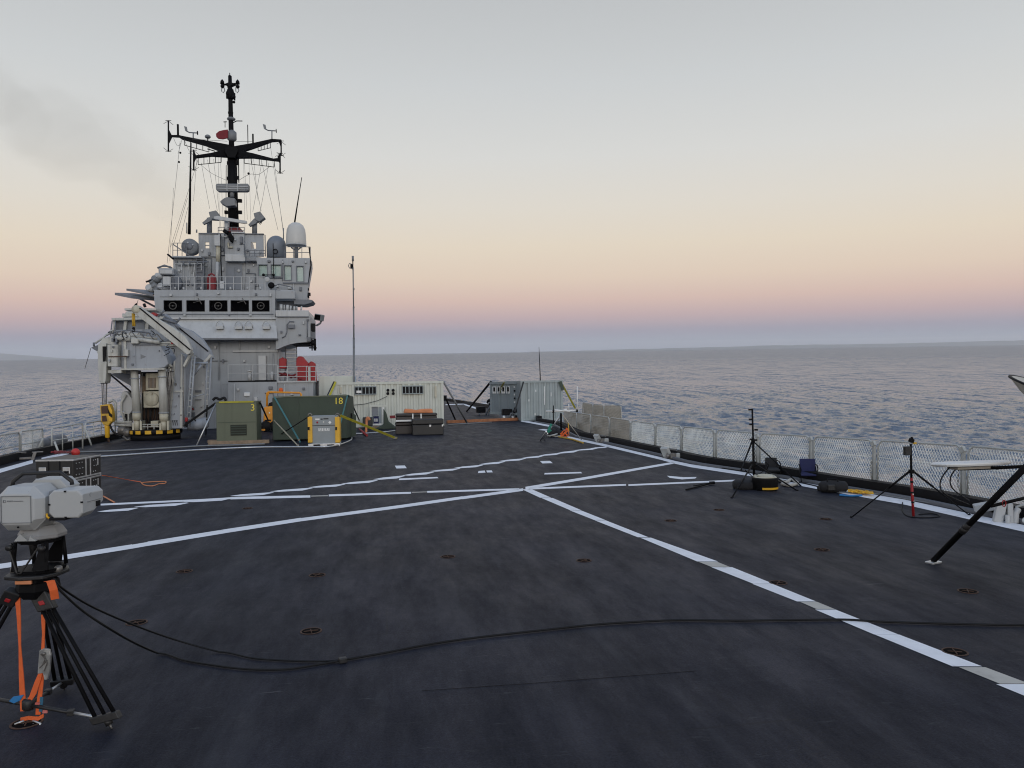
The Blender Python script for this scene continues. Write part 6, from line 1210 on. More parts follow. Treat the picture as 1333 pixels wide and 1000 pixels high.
# second rank of beige panels, folded out beyond the edge
J2 = [(758, 524, 556), (772, 526.2, 560), (786, 527, 566), (809, 527.6, 572)]
for i in range(3):
    p = [at(x, yb, 40 - 1.0 * k) for k, (x, yt, yb) in enumerate(J2)]; q = [at(x, yt, 40 - 1.0 * k) for k, (x, yt, yb) in enumerate(J2)]
    t = net_panel(p[i], p[i + 1], q[i], q[i + 1], 'beige cloth net panel out beyond the edge, ' + ('left of three', 'middle of three', 'right of three')[i] + ' against the sea', M['tarp'], 0.09, 0.008, M['tarp'])
b = MB()
for k, (x, yt, yb) in enumerate(J2): b.path([at(x, yb, 40 - 1.0 * k), Vector((8.6, 40 - 1.0 * k, -0.2))], 0.05, 6)
b.build('net_outrigger', M['grey_dark'], DECK)
# edge fittings: folded latch gear standing on the edge line
def fitting(px, py, label, s=1.0):
    g = deck(px, py); T = frame(g, R(-60)); t = thing('edge_latch_fitting', label, 'deck fitting', g, 'latch fittings on the deck edge')
    MB(T).box((0, 0.05 * s, 0.16 * s), (0.26 * s, 0.10 * s, 0.36 * s), Matrix.Rotation(R(32), 3, 'X')).build('plate', M['white_rail'], t, 0.01)
    b = MB(T); b.path([(-0.2 * s, 0.1, 0.05), (-0.2 * s, 0.2, 0.25 * s), (0.2 * s, 0.25, 0.25 * s), (0.25 * s, 0.2, 0.04)], 0.03 * s, 6); b.box((0.28 * s, 0.15, 0.08), (0.3 * s, 0.16, 0.14), Matrix.Rotation(0.4, 3, 'Z')); b.ball((0.1 * s, 0.0, 0.08), 0.07 * s); b.build('linkage', M['steel'], t)
    MB(T).box((0.45 * s, 0.15, 0.09), (0.22 * s, 0.2, 0.16), Matrix.Rotation(0.2, 3, 'Z')).build('block', M['white_rail'], t, 0.02)
fitting(777, 576.5, 'white latch plate standing on the edge line near the end of the dashed marks', 0.9); fitting(866, 597, 'grey latch linkage on the edge where the white line meets it', 0.95)
b = MB()

# ------------------------------------------------------------------ EQUIPMENT ALONG THE RIGHT SIDE
def leg3(t, name, m, a, c, r0, r1, foot=True, sect=None):
    o = MB().tube(a, c, r0, r1, 8).build(name, m, t)
    if foot: MB().ball(c + Vector((0, 0, r1 * 0.9)), r1 * 1.9, 8, 0.7).build('foot', M['rubber'], o)
    return o
# black mast tripod
g = deck(983, 627); d0 = (g - CAM).dot(FW)
P = lambda x, y, dd=0.0: dep(x, y, d0 + dd)
t = thing('mast_tripod', 'black tripod mast with small clip arms beside the black and yellow basket', 'tripod', g)
b = MB(); b.path([P(982, 626), P(981, 605), P(980.4, 570)], 0.026, 8); b.build('lower_tube', M['antenna'], t); b = MB(); b.path([P(980.4, 572), P(979.2, 532)], 0.018, 8); b.build('upper_tube', M['antenna'], t)
b = MB()
for x, y, s in ((976.4, 533.4, 1), (977, 546, 1), (977.6, 552.6, 1), (984.4, 559.6, -1), (983.6, 573, -1), (978, 572, 1)): b.box(P(x, y), (0.06, 0.04, 0.035)); b.path([P(x, y), P(979.8, y + 0.6)], 0.009, 5)
b.ball(P(980.4, 574), 0.04); b.box(P(980.6, 604), (0.09, 0.08, 0.10)); b.build('clamp', M['antenna'], t)
for x, y, x0, y0 in ((952.4, 648.6, 980, 604), (1038, 639, 984, 605), (966, 612, 979, 575)):
    c = deck(x, y) if y > 620 else deck(964, 613.5); leg3(t, 'leg', M['antenna'], P(x0, y0), c, 0.018, 0.013)
b = MB(); b.path([P(982, 576), deck(1043, 633)], 0.015, 6); b.path([P(979, 576), deck(967, 607)], 0.008, 5); b.path([P(981, 622), P(996, 612), deck(1012, 628)], 0.010, 5); b.path([P(981, 622), P(970, 612)], 0.010, 5); b.build('brace', M['antenna'], t)
g = deck(996, 637.5); T = frame(g)
t = thing('round_basket', 'round black tub with a yellow band at the foot of the mast tripod', 'tub', g)
b = MB(T); b.lathe([(0.20, 0), (0.235, 0.02), (0.245, 0.21), (0.255, 0.235), (0.245, 0.245), (0.23, 0.22), (0.215, 0.04), (0.0001, 0.035)], (0, 0, 0), 28); b.build('tub', M['rubber'], t)
b = MB(T); n = 14
vs = []; 
for i in range(n + 1):
    a = math.pi * (1.28 + 0.50 * i / n); vs += [(0.243 * math.cos(a), 0.243 * math.sin(a), 0.025), (0.246 * math.cos(a), 0.246 * math.sin(a), 0.065)]
b.add(vs, [(2 * i, 2 * i + 2, 2 * i + 3, 2 * i + 1) for i in range(n)], True); b.build('yellow_band', M['yellow'], t)
b = MB(T); b.path([(0.19 * math.cos(a), 0.19 * math.sin(a), 0.24 + 0.012 * math.sin(3 * a)) for a in [i * 2 * math.pi / 22 for i in range(22)]], 0.03, 6, closed=True); b.path([(0.12 * math.cos(a), 0.12 * math.sin(a), 0.26) for a in [i * 2 * math.pi / 18 for i in range(18)]], 0.03, 6, closed=True); o = b.build('cable_coil', M['cream'], None); tag(o, 'cream cable coiled inside the round black tub', 'cable')
g = deck(970, 636); o = MB(frame(g)).lathe([(0.22, 0), (0.24, 0.05), (0.24, 0.13), (0.18, 0.17), (0.0001, 0.18)], (0, 0, 0), 20).build('black_cable_bag', M['black_soft'], None); tag(o, 'flat black round bag just left of the black tub', 'bag')
cable('white_bundle', 'pale crumpled cable bundle behind the black and yellow tub', [(1004, 628.6), (1014, 625), (1022, 628), (1030, 624.6), (1038, 629), (1028, 632), (1018, 630)], 0.035, M['line_cream'])
def chair(px, py, rz, m, label, w=0.42, h=0.62):
    g = deck(px, py); T = frame(g, rz); t = thing('camp_chair', label, 'chair', g)
    MB(T).box((0, 0.05, 0.22), (w, 0.40, 0.05), Matrix.Rotation(R(5), 3, 'X')).build('seat', m, t, 0.015)
    MB(T).box((0, 0.29, 0.22 + h * 0.5 - 0.02), (w, 0.05, h * 0.86), Matrix.Rotation(R(-14), 3, 'X')).build('backrest', m, t, 0.02)
    for sx in (-1, 1):
        b = MB(T); b.path([(sx * w * 0.5, -0.16, 0.015), (sx * w * 0.5, 0.30, 0.40)], 0.012, 6); b.build('leg', M['antenna'], t); b = MB(T); b.path([(sx * w * 0.5, 0.34, 0.015), (sx * w * 0.5, -0.14, 0.36)], 0.012, 6); b.build('leg', M['antenna'], t)
        b = MB(T); b.path([(sx * w * 0.53, 0.32, 0.45), (sx * w * 0.56, 0.1, 0.44), (sx * w * 0.53, -0.14, 0.38)], 0.014, 6); b.build('armrest', M['antenna'], t)
    t.scale = (0.92, 0.9, 0.74)
chair(1007, 621, R(-18), M['black_soft'], 'black camp chair by the net behind the mast tripod', 0.27, 0.36)
chair(1053, 627.5, R(-25), M['blue'], 'navy blue camp chair by the net', 0.34, 0.44)
# black duffel bag, yellow strap heap
g = deck(1085, 641); T = frame(g, R(-20))
t = thing('duffel_bag', 'low black equipment bag lying between the blue chair and the yellow straps', 'bag', g)
b = MB(T); n = 10
b.lathe([(0.06, 0), (0.10, 0.04), (0.115, 0.18), (0.11, 0.36), (0.10, 0.46), (0.05, 0.50)], (-0.25, 0, 0.105), 14, (1, 0, 0)); b.build('body', M['black_soft'], t)
MB(T).box((-0.06, -0.11, 0.10), (0.14, 0.05, 0.12)).build('pocket', M['case'], t, 0.02); b = MB(T); b.path([(-0.12, -0.05, 0.19), (-0.10, -0.02, 0.25), (0.05, -0.02, 0.25), (0.08, -0.05, 0.19)], 0.012, 6); b.build('handle', M['black'], t)
g = deck(1074, 639); o = MB(frame(g, 0.3)).box((0, 0, 0.05), (0.22, 0.2, 0.10)).build('small_case', M['case'], None, 0.02); tag(o, 'small black case at the left end of the low equipment bag', 'case')
b = MB(); random.seed(3)
for k in range(7):
    pts = []
    for j in range(6): pts.append(deck(1106 + j * 5.6 + random.uniform(-3, 3), 638.6 + j * 0.5 + random.uniform(-1.5, 1.6), 0.02 + random.uniform(0, 0.05)))
    b.path(spline(pts, 4), 0.016, 5)
o = b.build('yellow_strap_heap', M['yellow'], None); tag(o, 'heap of yellow straps lying on the edge line', 'strap')
cable('blue_hose', 'short blue hose lying beside the yellow strap heap', [(1093, 644.6), (1108, 645.6), (1122, 645)], 0.018, M['tape_blue'])
cable('edge_cable', 'grey cable running along the edge from the straps to the right', [(1092, 641), (1130, 642), (1170, 648), (1210, 655), (1260, 664), (1333, 676), (1400, 688)], 0.014, M['antenna_grey'])
cable('edge_cable', 'thin pale cable running along the edge below the net', [(1140, 640.5), (1180, 649.4), (1230, 655), (1290, 668), (1333, 674), (1400, 686)], 0.012, M['white_rail'])
cable('edge_cable', 'dark cable along the edge line behind the mast tripod', [(940, 609.6), (975, 615), (1005, 623), (1045, 629), (1075, 636)], 0.014, M['rubber'])
# red and black tripod with a camera
g = deck(1189, 672.5); d1 = (g - CAM).dot(FW); Q = lambda x, y, dd=0.0: dep(x, y, d1 + dd)
t = thing('camera_tripod', 'red and black tripod with a black box and small camera by the net', 'tripod', g)
b = MB(); b.path([Q(1189, 672), Q(1186.4, 622)], 0.020, 10); b.build('red_column', M['red'], t); b = MB(); b.path([Q(1186.4, 622), Q(1185.6, 578)], 0.017, 10); b.build('upper_column', M['antenna'], t)
for y in (626, 640, 652.6): b = MB(); b.path([Q(1186.6 + (y - 622) * 0.052, y), Q(1186.6 + (y + 2.4 - 622) * 0.052, y + 2.4)], 0.024, 10); b.build('clamp_collar', M['black'], t)
b = MB(); b.path([Q(1187.6, 641.4), Q(1187.8, 644.4)], 0.0205, 10); b.path([Q(1188.4, 652), Q(1188.7, 657)], 0.0205, 10); b.build('white_label', M['white'], t)
for x0, y0, x1, y1 in ((1183, 614.6, 1108, 674), (1190, 614.6, 1262, 671), (1187, 616, 1190, 660)):
    c = deck(x1, y1); a = Q(x0, y0); m_ = a.lerp(c, 0.35)
    if x1 == 1190: continue
    o = MB().tube(a, m_, 0.017, 0.015, 8).build('leg', M['antenna'], t); MB().tube(m_, c, 0.011, 0.009, 8).build('lower_section', M['antenna'], o); MB().ball(c + Vector((0, 0, 0.012)), 0.018, 8).build('foot', M['rubber'], o)
b = MB(); b.box(Q(1186.4, 614), (0.07, 0.06, 0.06)); b.build('spider', M['antenna'], t, 0.01)
MB().box(Q(1181, 587, -0.03), (0.10, 0.06, 0.135)).build('battery_box', M['case'], t, 0.008); b = MB(); b.box(Q(1186.4, 573.6), (0.055, 0.06, 0.055), Matrix.Rotation(0.4, 3, 'Y')); b.ball(Q(1187, 570.6), 0.022); b.path([Q(1184, 574), Q(1189, 572)], 0.016, 6); b.build('camera_head', M['antenna'], t); MB().box(Q(1190.6, 577), (0.05, 0.03, 0.03)).build('orange_tag', M['yellow_dirty'], t)
cable('black_cable', 'black cable looped round the foot of the red and black tripod', [(1175, 654), (1174.4, 664), (1182, 672), (1200, 674), (1221, 673), (1222, 670.6), (1212, 668.6), (1196, 670)], 0.008, M['rubber'])
# flat white antenna panel on the big black pole stand
g = deck(1215, 733.4); d2 = (g - CAM).dot(FW) ; V2 = lambda x, y, dd=0.0: dep(x, y, d2 + dd)
t = thing('flat_antenna_stand', 'white flat satellite antenna on a black arm and slanting pole', 'satellite antenna', g)
foot_ = g + Vector((0, 0, 0.03)); apex = V2(1345, 598, -1.3)
b = MB(); b.path([foot_, apex], 0.032, 12); b.build('pole', M['antenna'], t)
b = MB(); u_ = foot_.lerp(apex, 0.32); w_ = foot_.lerp(apex, 0.36); b.path([u_, w_], 0.040, 12); b.path([foot_.lerp(apex, 0.33), foot_.lerp(apex, 0.40)], 0.036, 12); b.build('pole_clamp', M['case'], t)
MB(frame(g, 0.3)).box((0, 0, 0.012), (0.16, 0.10, 0.024)).build('foot_plate', M['alu'], t, 0.006)
d3 = d2 - 0.75; V3 = lambda x, y, dd=0.0: dep(x, y, d3 + dd)
b = MB(); b.path([V3(1248, 610.4), V3(1300, 609), V3(1352, 606.4)], 0.018, 10); b.build('arm', M['antenna'], t)
b = MB(); b.path([V2(1290, 659, -0.4), V2(1333, 648.6, -0.2), V2(1400, 632, 0)], 0.018, 8); b.build('cross_strut', M['antenna'], t)
b = MB(); c = V3(1308, 654); b.path([V2(1307 + 2.4 * math.cos(a), 655.4 + 4 * math.sin(a), -0.35) for a in [i * 2 * math.pi / 12 for i in range(12)]], 0.006, 5, closed=True); b.build('red_ring', M['red'], t)
c = V3(1263, 603.6); T = Matrix.Translation(c) @ Matrix.Rotation(-YAW, 4, 'Z') @ Matrix.Rotation(R(-1.5), 4, 'Y') @ Matrix.Rotation(R(-4.5), 4, 'X')
rx, ry = 46.5 * d3 / 1000, 0.24
def ell(z, s): return [(rx * s * math.copysign(abs(math.cos(a)) ** 0.75, math.cos(a)), ry * s * math.copysign(abs(math.sin(a)) ** 0.75, math.sin(a)), z) for a in [2 * math.pi * i / 36 for i in range(36)]]
b = MB(T); rings = [ell(-0.022, 0.88), ell(-0.016, 0.97), ell(0.0, 1.0), ell(0.014, 0.985), ell(0.022, 0.93)]; vs = [p for r_ in rings for p in r_]
b.add(vs, [list(range(35, -1, -1)), list(range(144, 180))] + [(i * 36 + k, i * 36 + (k + 1) % 36, (i + 1) * 36 + (k + 1) % 36, (i + 1) * 36 + k) for i in range(4) for k in range(36)], False); b.build('panel', M['white'], t)
MB(T).box((-0.02, 0, -0.040), (0.34, 0.2, 0.03)).build('mount_plate', M['line_cream'], t, 0.008)
b = MB(); b.path(spline([V3(1236, 608), V3(1226, 622), V3(1224, 634), V3(1232, 644), V2(1262, 657, 0.6)], 6), 0.007, 5); b.path(spline([V3(1246, 609), V3(1238, 620), V3(1240, 636), V2(1262, 652, 0.7)], 6), 0.007, 5); b.path(spline([V3(1290, 605), V3(1297, 611), V3(1303, 608)], 5), 0.007, 5); b.build('cable', M['rubber'], t)
# grey junction box and bollard gear on the edge
g = deck(1282, 672); T = frame(g, R(-32)); t = thing('junction_box', 'pale grey junction box on the deck edge below the white antenna', 'box', g)
MB(T).box((0, 0, 0.14), (0.28, 0.2, 0.12), Matrix.Rotation(R(-14), 3, 'Y')).build('body', M['box_grey'] if False else M['grey_pale'], t, 0.012); MB(T).box((0, 0.02, 0.04), (0.16, 0.14, 0.08)).build('bracket', M['grey_dark'], t)
g = deck(1312, 680); T = frame(g, R(-30)); t = thing('latch_gear', 'worn grey latch gear and hoses on the edge right of the junction box', 'deck gear', g)
b = MB(T); b.box((-0.10, 0, 0.15), (0.12, 0.12, 0.32), Matrix.Rotation(0.2, 3, 'Y')); b.box((0.02, 0.02, 0.14), (0.07, 0.2, 0.28)); b.path([(0.08, -0.05, 0.0), (0.09, -0.04, 0.14), (0.13, 0.0, 0.20)], 0.045, 8); b.path([(-0.02, -0.1, 0.0), (-0.02, -0.09, 0.12)], 0.035, 8); b.build('bracket', M['grey_pale'], t, 0.01)
b = MB(T); b.path(spline([(0.1, 0, 0.22), (0.22, -0.05, 0.26), (0.34, -0.1, 0.12), (0.28, -0.16, 0.03)], 6), 0.018, 6); b.path(spline([(-0.05, 0.05, 0.28), (0.15, 0.05, 0.33), (0.4, 0.0, 0.20)], 6), 0.014, 6); b.build('hose', M['white_rail'], t); b = MB(T); b.ball((0.2, -0.1, 0.05), 0.05); b.ball((0.26, -0.06, 0.05), 0.05); b.build('shackle', M['white'], t)
# big dish whose rim just enters at the right
g = deck(1500, 760); t = thing('parabolic_dish', 'pale underside of a large dish rim entering at the right edge', 'dish', g)
c = dep(1442, 541, 7.4); axd = (ZU * 0.92 + RH * 0.28 - FW * 0.25).normalized()
prof = [(0.02, -0.22), (0.3, -0.20), (0.55, -0.13), (0.75, -0.03), (0.87, 0.06), (0.88, 0.075), (0.86, 0.075), (0.74, 0.0), (0.5, -0.10), (0.0001, -0.18)]
MB().lathe(prof, c, 48, axd).build('reflector', M['line_cream'], t); b = MB(); b.path([c + axd * -0.2, Vector((c.x, c.y, 0.02))], 0.05, 10); b.build('mast', M['antenna'], t)
MB().lathe([(0.865, 0.06), (0.89, 0.06), (0.89, 0.08), (0.865, 0.08), (0.865, 0.06)], c, 48, axd).build('rim', M['black'], t)
# white cross stand with ropes near the far end of the rail
g = deck(730.6, 577.6); d4 = (g - CAM).dot(FW); Z = lambda x, y, dd=0.0: dep(x, y, d4 + dd)
t = thing('antenna_cross_stand', 'white four armed antenna stand on a dark post at the far rail', 'antenna stand', g)
b = MB(); b.path([Z(730.6, 560), Z(730.2, 538)], 0.035, 8); b.build('post', M['antenna'], t)
b = MB(); b.path([Z(710.6, 535.6), Z(752, 534.6)], 0.028, 6); b.path([Z(731, 535.2), Z(738, 533)], 0.03, 6); b.path([Z(722, 533.4), Z(742, 536)], 0.022, 6); b.build('cross_arm', M['white'], t)
for x, y0, y1 in ((720.4, 528, 552), (751.4, 503, 536), (740.4, 526, 534)): b = MB(); b.path([Z(x, y0), Z(x, y1)], 0.018, 6); b.build('antenna_rod', M['white'] if x > 730 else M['antenna'], t)
for x, y in ((720.2, 535.6), (751, 535)): MB().box(Z(x, y), (0.06, 0.08, 0.10)).build('clamp', M['antenna'], t)
for x0, y0, x1, y1 in ((732, 540, 757, 572.6), (729, 540, 719, 556), (731, 541, 706, 572)):
    c = deck(x1, y1) if y1 > 560 else Z(x1, y1); MB().path([Z(x0, y0), c], 0.018, 6).build('leg', M['line_cream'] if x1 > 730 else M['alu'], t)
b = MB(); b.path([deck(703.5, 573.4, 0.02), Z(711, 562)], 0.028, 6); b.path([deck(708.4, 572.6, 0.02), Z(713, 564)], 0.02, 6); b.build('prop', M['alu'], t)
g = deck(724, 569); T = frame(g); t = thing('black_gear_bags', 'black gear heaped at the foot of the white cross stand', 'gear', g)
b = MB(T); b.ball((-0.15, 0.1, 0.17), 0.24, 12, 0.75); b.ball((0.15, 0.0, 0.16), 0.2, 12, 0.8); b.ball((0.0, 0.25, 0.2), 0.22, 12, 0.9); b.box((0.32, 0.1, 0.12), (0.3, 0.2, 0.22)); b.build('bag', M['black_soft'], t); b = MB(T); b.path([(-0.3, -0.1, 0.05), (-0.1, -0.18, 0.10), (0.05, -0.1, 0.14)], 0.035, 6); b.path([(-0.35, 0, 0.08), (-0.05, -0.1, 0.03), (0.2, -0.2, 0.05)], 0.03, 6); b.build('pale_strap', M['white_rail'], t)
b = MB(); c = Z(716, 559); random.seed(5)
b.path(spline([Z(718, 552), Z(715.4, 557), Z(714, 561), Z(717, 560), Z(713, 563)], 5), 0.045, 6); o = b.build('green_rope', M['rope_green'], None); tag(o, 'teal green rope hanging at the white cross stand', 'rope')
b = MB(); 
for k in range(5): b.path(spline([Z(730 + random.uniform(-1, 3), 563 + random.uniform(-2, 5)) for _ in range(2)] + [Z(736 + random.uniform(-2, 4), 560 + random.uniform(-3, 9)) for _ in range(2)] + [Z(741, 560 + random.uniform(0, 9))], 4), 0.014, 5)
o = b.build('orange_rope_heap', M['orange'], None); tag(o, 'tangled orange rope at the foot of the white cross stand', 'rope')
b = MB(); b.path([deck(727, 568.6, 0.04), deck(745, 572, 0.03), deck(759, 576.6, 0.03)], 0.03, 5); b.path([Z(739.6, 551), Z(740.6, 562)], 0.02, 5); o = b.build('yellow_pipe', M['yellow_dirty'], None); tag(o, 'yellow pipe lying on the deck by the white cross stand', 'pipe')
b = MB(); b.path([deck(893, 637.6, 0.02), deck(905, 634.6, 0.02), deck(925, 629.4, 0.03)], 0.018, 5); b.path([deck(903, 632.6, 0.03), deck(930, 628, 0.05)], 0.012, 5); b.box(deck(927, 628.4, 0.04), (0.1, 0.06, 0.05)); o = b.build('folded_pole', M['antenna'], None); tag(o, 'thin black folded pole lying across the thin white line', 'pole')

# ------------------------------------------------------------------ LEFT EDGE RAIL AND GEAR
def guard(px0, py0, yb0, px1, py1, yb1, label, nm=2, posts=2, net=False):
    a = deck(px0, yb0); c = deck(px1, yb1); ta = over(px0, py0, a); tc = over(px1, py1, c)
    a = a + Vector((0, 0, 0)); t = thing('guard_rail', label, 'guard rail', a, 'guard rails on the left deck edge')
    u = lambda s, w: (a.lerp(c, s)) * (1 - w) + (ta.lerp(tc, s)) * w
    b = MB(); b.path([u(0, 0), u(0, 0.9), u(0.03, 1), u(0.97, 1), u(1, 0.9), u(1, 0)], 0.028, 7); b.build('frame', M['white_rail'], t)
    for k in range(nm): MB().path([u(0, (k + 1) / (nm + 1)), u(1, (k + 1) / (nm + 1))], 0.016, 6).build('rail', M['white_rail'], t)
    for k in range(posts): MB().path([u((k + 1) / (posts + 1), 0), u((k + 1) / (posts + 1), 1)], 0.018, 6).build('post', M['white_rail'], t)
    if net:
        b = MB(); n = 26
        for i in range(n):
            for sg in (1, -1):
                s0 = i / n - 0.4; s1 = s0 + 0.4; w0, w1 = 0.0, 1.0
                if s0 < 0: w0 = -s0 / 0.4; s0 = 0
                p, q = u(s0, w0), u(min(s1, 1), w1 if s1 <= 1 else 1 - (s1 - 1) / 0.4)
                if sg < 0: p, q = u(1 - s0, w0), u(1 - min(s1, 1), w1 if s1 <= 1 else 1 - (s1 - 1) / 0.4)
                b.path([p, q], 0.004, 3, cap=False, smooth=False)
        b.build('netting', M['net'], t)
guard(-70, 578, 622, 25.6, 562.6, 597.6, 'near left guard rail with thin netting entering from the edge of the picture', 1, 1, True)
guard(27, 561.6, 597, 55.4, 558, 590, 'left guard rail with thin netting before the dark barrels', 1, 1, True)
guard(67.4, 557.4, 590, 107.6, 551, 584, 'left guard rail with plain bars in front of the dark barrels', 1, 2)
guard(111, 550.8, 580, 150, 545.6, 571, 'left guard rail beside the yellow hook block', 2, 3)
for (x0, y0, x1, y1, lab) in ((55.6, 571, 47, 590, 'white slanting strut at the rail end left of the barrels'), (71, 575, 77.4, 590, 'white slanting strut in front of the dark barrels'), (112, 560, 119, 578, 'white folding strut behind the yellow hook block rail')):
    c = deck(x1, y1 + 2); a = over(x0, y0, c); o = MB().path([a, c], 0.035, 6).build('rail_strut', M['white_rail'], None); tag(o, lab, 'strut')
g = deck(44, 599); T = frame(g, R(20)); t = thing('edge_latch_fitting', 'pale latch fitting on the left edge line behind the black cases', 'deck fitting', g)
b = MB(T); b.box((0, 0, 0.12), (0.09, 0.1, 0.26), Matrix.Rotation(0.3, 3, 'Y')); b.box((0.10, 0, 0.24), (0.30, 0.08, 0.03)); b.box((-0.22, 0.1, 0.06), (0.34, 0.08, 0.07)); b.build('bracket', M['steel'], t, 0.01); b = MB(T); b.path([(-0.5, 0.2, 0.05), (-0.45, 0.2, 0.25), (-0.2, 0.2, 0.22)], 0.03, 6); b.build('linkage', M['steel'], t)
def barrel(px, py, r, L, label, m):
    g = deck(px, py); d_ = (LEDGE[3] - LEDGE[1]).normalized(); o = MB().lathe([(r * 0.6, -L / 2), (r * 0.95, -L / 2 + 0.06), (r, -L * 0.3), (r * 1.04, -0.03), (r * 1.04, 0.03), (r, L * 0.3), (r * 0.95, L / 2 - 0.06), (r * 0.6, L / 2)], g + Vector((-0.55, 0.3, r + 0.05)), 18, (d_.x, d_.y, 0)).build('raft_canister', m, None); tag(o, label, 'canister', 'dark canisters stowed at the left rail')
barrel(72, 588, 0.20, 0.8, 'dark grey canister behind the left rail, nearer of two', M['grey_dark']); barrel(90, 584.6, 0.23, 1.2, 'dark grey canister behind the red ball at the left rail', M['grey_dark'])
b = MB(); random.seed(9); g = deck(74, 592)
for k in range(10): b.path(spline([deck(64 + random.uniform(0, 30), 590 - random.uniform(0, 3), 0.1 + random.uniform(0, 0.45)) for _ in range(4)], 4), 0.018, 5)
o = b.build('stowed_net_heap', M['red_dark'], None); tag(o, 'dark tangled rope heap in front of the canisters at the left rail', 'rope')
o = MB().ball(deck(98.4, 589, 0.42), 0.11, 14).build('red_buoy', M['red'], None); o.data.materials[0] = mat('red_float', (0.55, 0.035, 0.03), 0.5, var=0.15); tag(o, 'bright red ball float at the left rail', 'buoy')
# stacked flight cases
g = deck(96, 652.5); T = frame(g, -YAW)
d5 = (g - CAM).dot(FW)
def flight(z0, label, with_lid):
    t = thing('flight_case', label, 'case', g + Vector((0, 0, z0)), 'stacked black flight cases')
    w, dp, h = 0.71, 0.98, 0.395
    bx = lambda a, c: [(a[i] + c[i]) / 2 for i in range(3)]
    MB(T).bb((-w, 0, z0 + 0.004), (0, dp, z0 + h)).build('shell', M['case'], t, 0.012)
    b = MB(T)
    for zz in (z0 + 0.006, z0 + h - 0.034):
        b.bb((-w - 0.006, -0.007, zz), (0.007, 0.02, zz + 0.032)); b.bb((-0.02, 0.02, zz), (0.007, dp, zz + 0.032)); b.bb((-w - 0.006, 0.02, zz), (-w + 0.02, dp, zz + 0.032))
    b.build('edge_rail', M['alu'], t, 0.004)
    for x in (-w * 0.36, -w * 0.66): MB(T).bb((x - 0.012, -0.008, z0 + 0.05), (x + 0.012, 0.002, z0 + h - 0.03)).build('seam', M['black'], t)
    for x in (-w * 0.18, -w * 0.82):
        o = MB(T).bb((x - 0.07, -0.014, z0 + 0.12), (x + 0.07, 0.004, z0 + 0.25)).build('recessed_handle', M['alu'], t, 0.008); MB(T).bb((x - 0.05, -0.018, z0 + 0.125), (x + 0.05, -0.006, z0 + 0.175)).build('handle_gap', M['black'], o)
    for y in (dp * 0.44, dp * 0.60): MB(T).bb((-0.002, y - 0.016, z0 + 0.04), (0.010, y + 0.016, z0 + h - 0.02)).build('side_strip', M['alu'], t, 0.003)
    b = MB(T)
    for y in (0.10, 0.2, 0.30, 0.7, 0.78):
        for zz in (0.09, 0.2, 0.31): b.ball((0.002, y + 0.02 * math.sin(zz * 40), z0 + zz), 0.011, 6)
    b.build('rivet', M['alu'], t); MB(T).bb((-0.002, dp * 0.86, z0 + 0.2), (0.012, dp * 0.89, z0 + 0.33)).build('latch', M['alu'], t, 0.003)
flight(0.0, 'lower black flight case standing on the deck behind the radar', False); flight(0.40, 'upper black flight case stacked on top behind the radar', True)
b = MB(); a = deck(131, 640, 0.42); pts = [dep(134, 619, d5 + 0.5), deck(160, 623.6, 0.12), deck(183, 627.4, 0.02)]
def ribbon(pts, w, name, m, label, cat='strap'):
    b = MB(); pts = [Vector(p) for p in pts]; vs = []; n = len(pts)
    for i, p in enumerate(pts):
        t_ = (pts[min(i + 1, n - 1)] - pts[max(i - 1, 0)]).normalized(); s = t_.cross(ZU); s = (s if s.length > 0.1 else RH.copy()).normalized() * (w / 2); k = Vector((0, 0, 0.004))
        vs += [p - s - k, p + s - k, p + s + k, p - s + k]
    fs = [(i * 4 + k, i * 4 + (k + 1) % 4, i * 4 + 4 + (k + 1) % 4, i * 4 + 4 + k) for i in range(n - 1) for k in range(4)] + [(3, 2, 1, 0), tuple(4 * (n - 1) + k for k in range(4))]
    b.add(vs, fs); o = b.build(name, m, None); tag(o, label, cat); return o
ribbon(spline(pts, 4), 0.035, 'orange_strap', M['orange'], 'orange strap running from the flight cases across the deck')
b = MB(); b.path(spline([deck(x, y, 0.012) for x, y in ((183, 627.4), (188, 631.6), (199, 632.6), (207, 630), (214.6, 629.4), (215.4, 627), (205, 627), (193, 627.6), (184, 628.4))], 5), 0.011, 5); o = b.build('orange_rope_end', M['peach'], None); tag(o, 'looped end of the orange strap lying on the deck', 'rope')
ribbon([dep(134, 645.6, d5 + 0.3), deck(149, 654, 0.01)], 0.03, 'orange_strap', M['peach'], 'short pale orange strap at the foot of the flight cases')

# ------------------------------------------------------------------ FOREGROUND RADAR ON ITS TRIPOD
RD = 4.95; U = RD / 1000
gr = deck(38, 933); gr.z = 0
gr = CAM + ray(38, 933) * RD; gr.z = 0
RT = frame(gr, -YAW)
Y0 = -0.14                                   # depth of the faces being laid out, in the stand's own frame
def lx(px): return ((px + HS - 666.5) * (RD + Y0) - (38 - 666.5) * RD) / 1000
def lz(py): return EYE - (py - 508.8) * (RD + Y0) / 1000
HS = 4.0
t = thing('radar_unit', 'light grey two box instrument head on a black tripod near the camera', 'radar', gr + Vector((0, 0, 0.8)))
def octo(x0, x1, z0, z1, c, y): return [Vector(p) for p in ((x0 + c, y, z0), (x1 - c, y, z0), (x1, y, z0 + c), (x1, y, z1 - c), (x1 - c, y, z1), (x0 + c, y, z1), (x0, y, z1 - c), (x0, y, z0 + c))]
def loft(mb, rings):
    n = len(rings[0]); vs = [p for r in rings for p in r]; m = len(rings)
    mb.add(vs, [list(range(n)), [(m - 1) * n + n - 1 - i for i in range(n)]] + [(i * n + (k + 1) % n, i * n + k, (i + 1) * n + k, (i + 1) * n + (k + 1) % n) for i in range(m - 1) for k in range(n)])
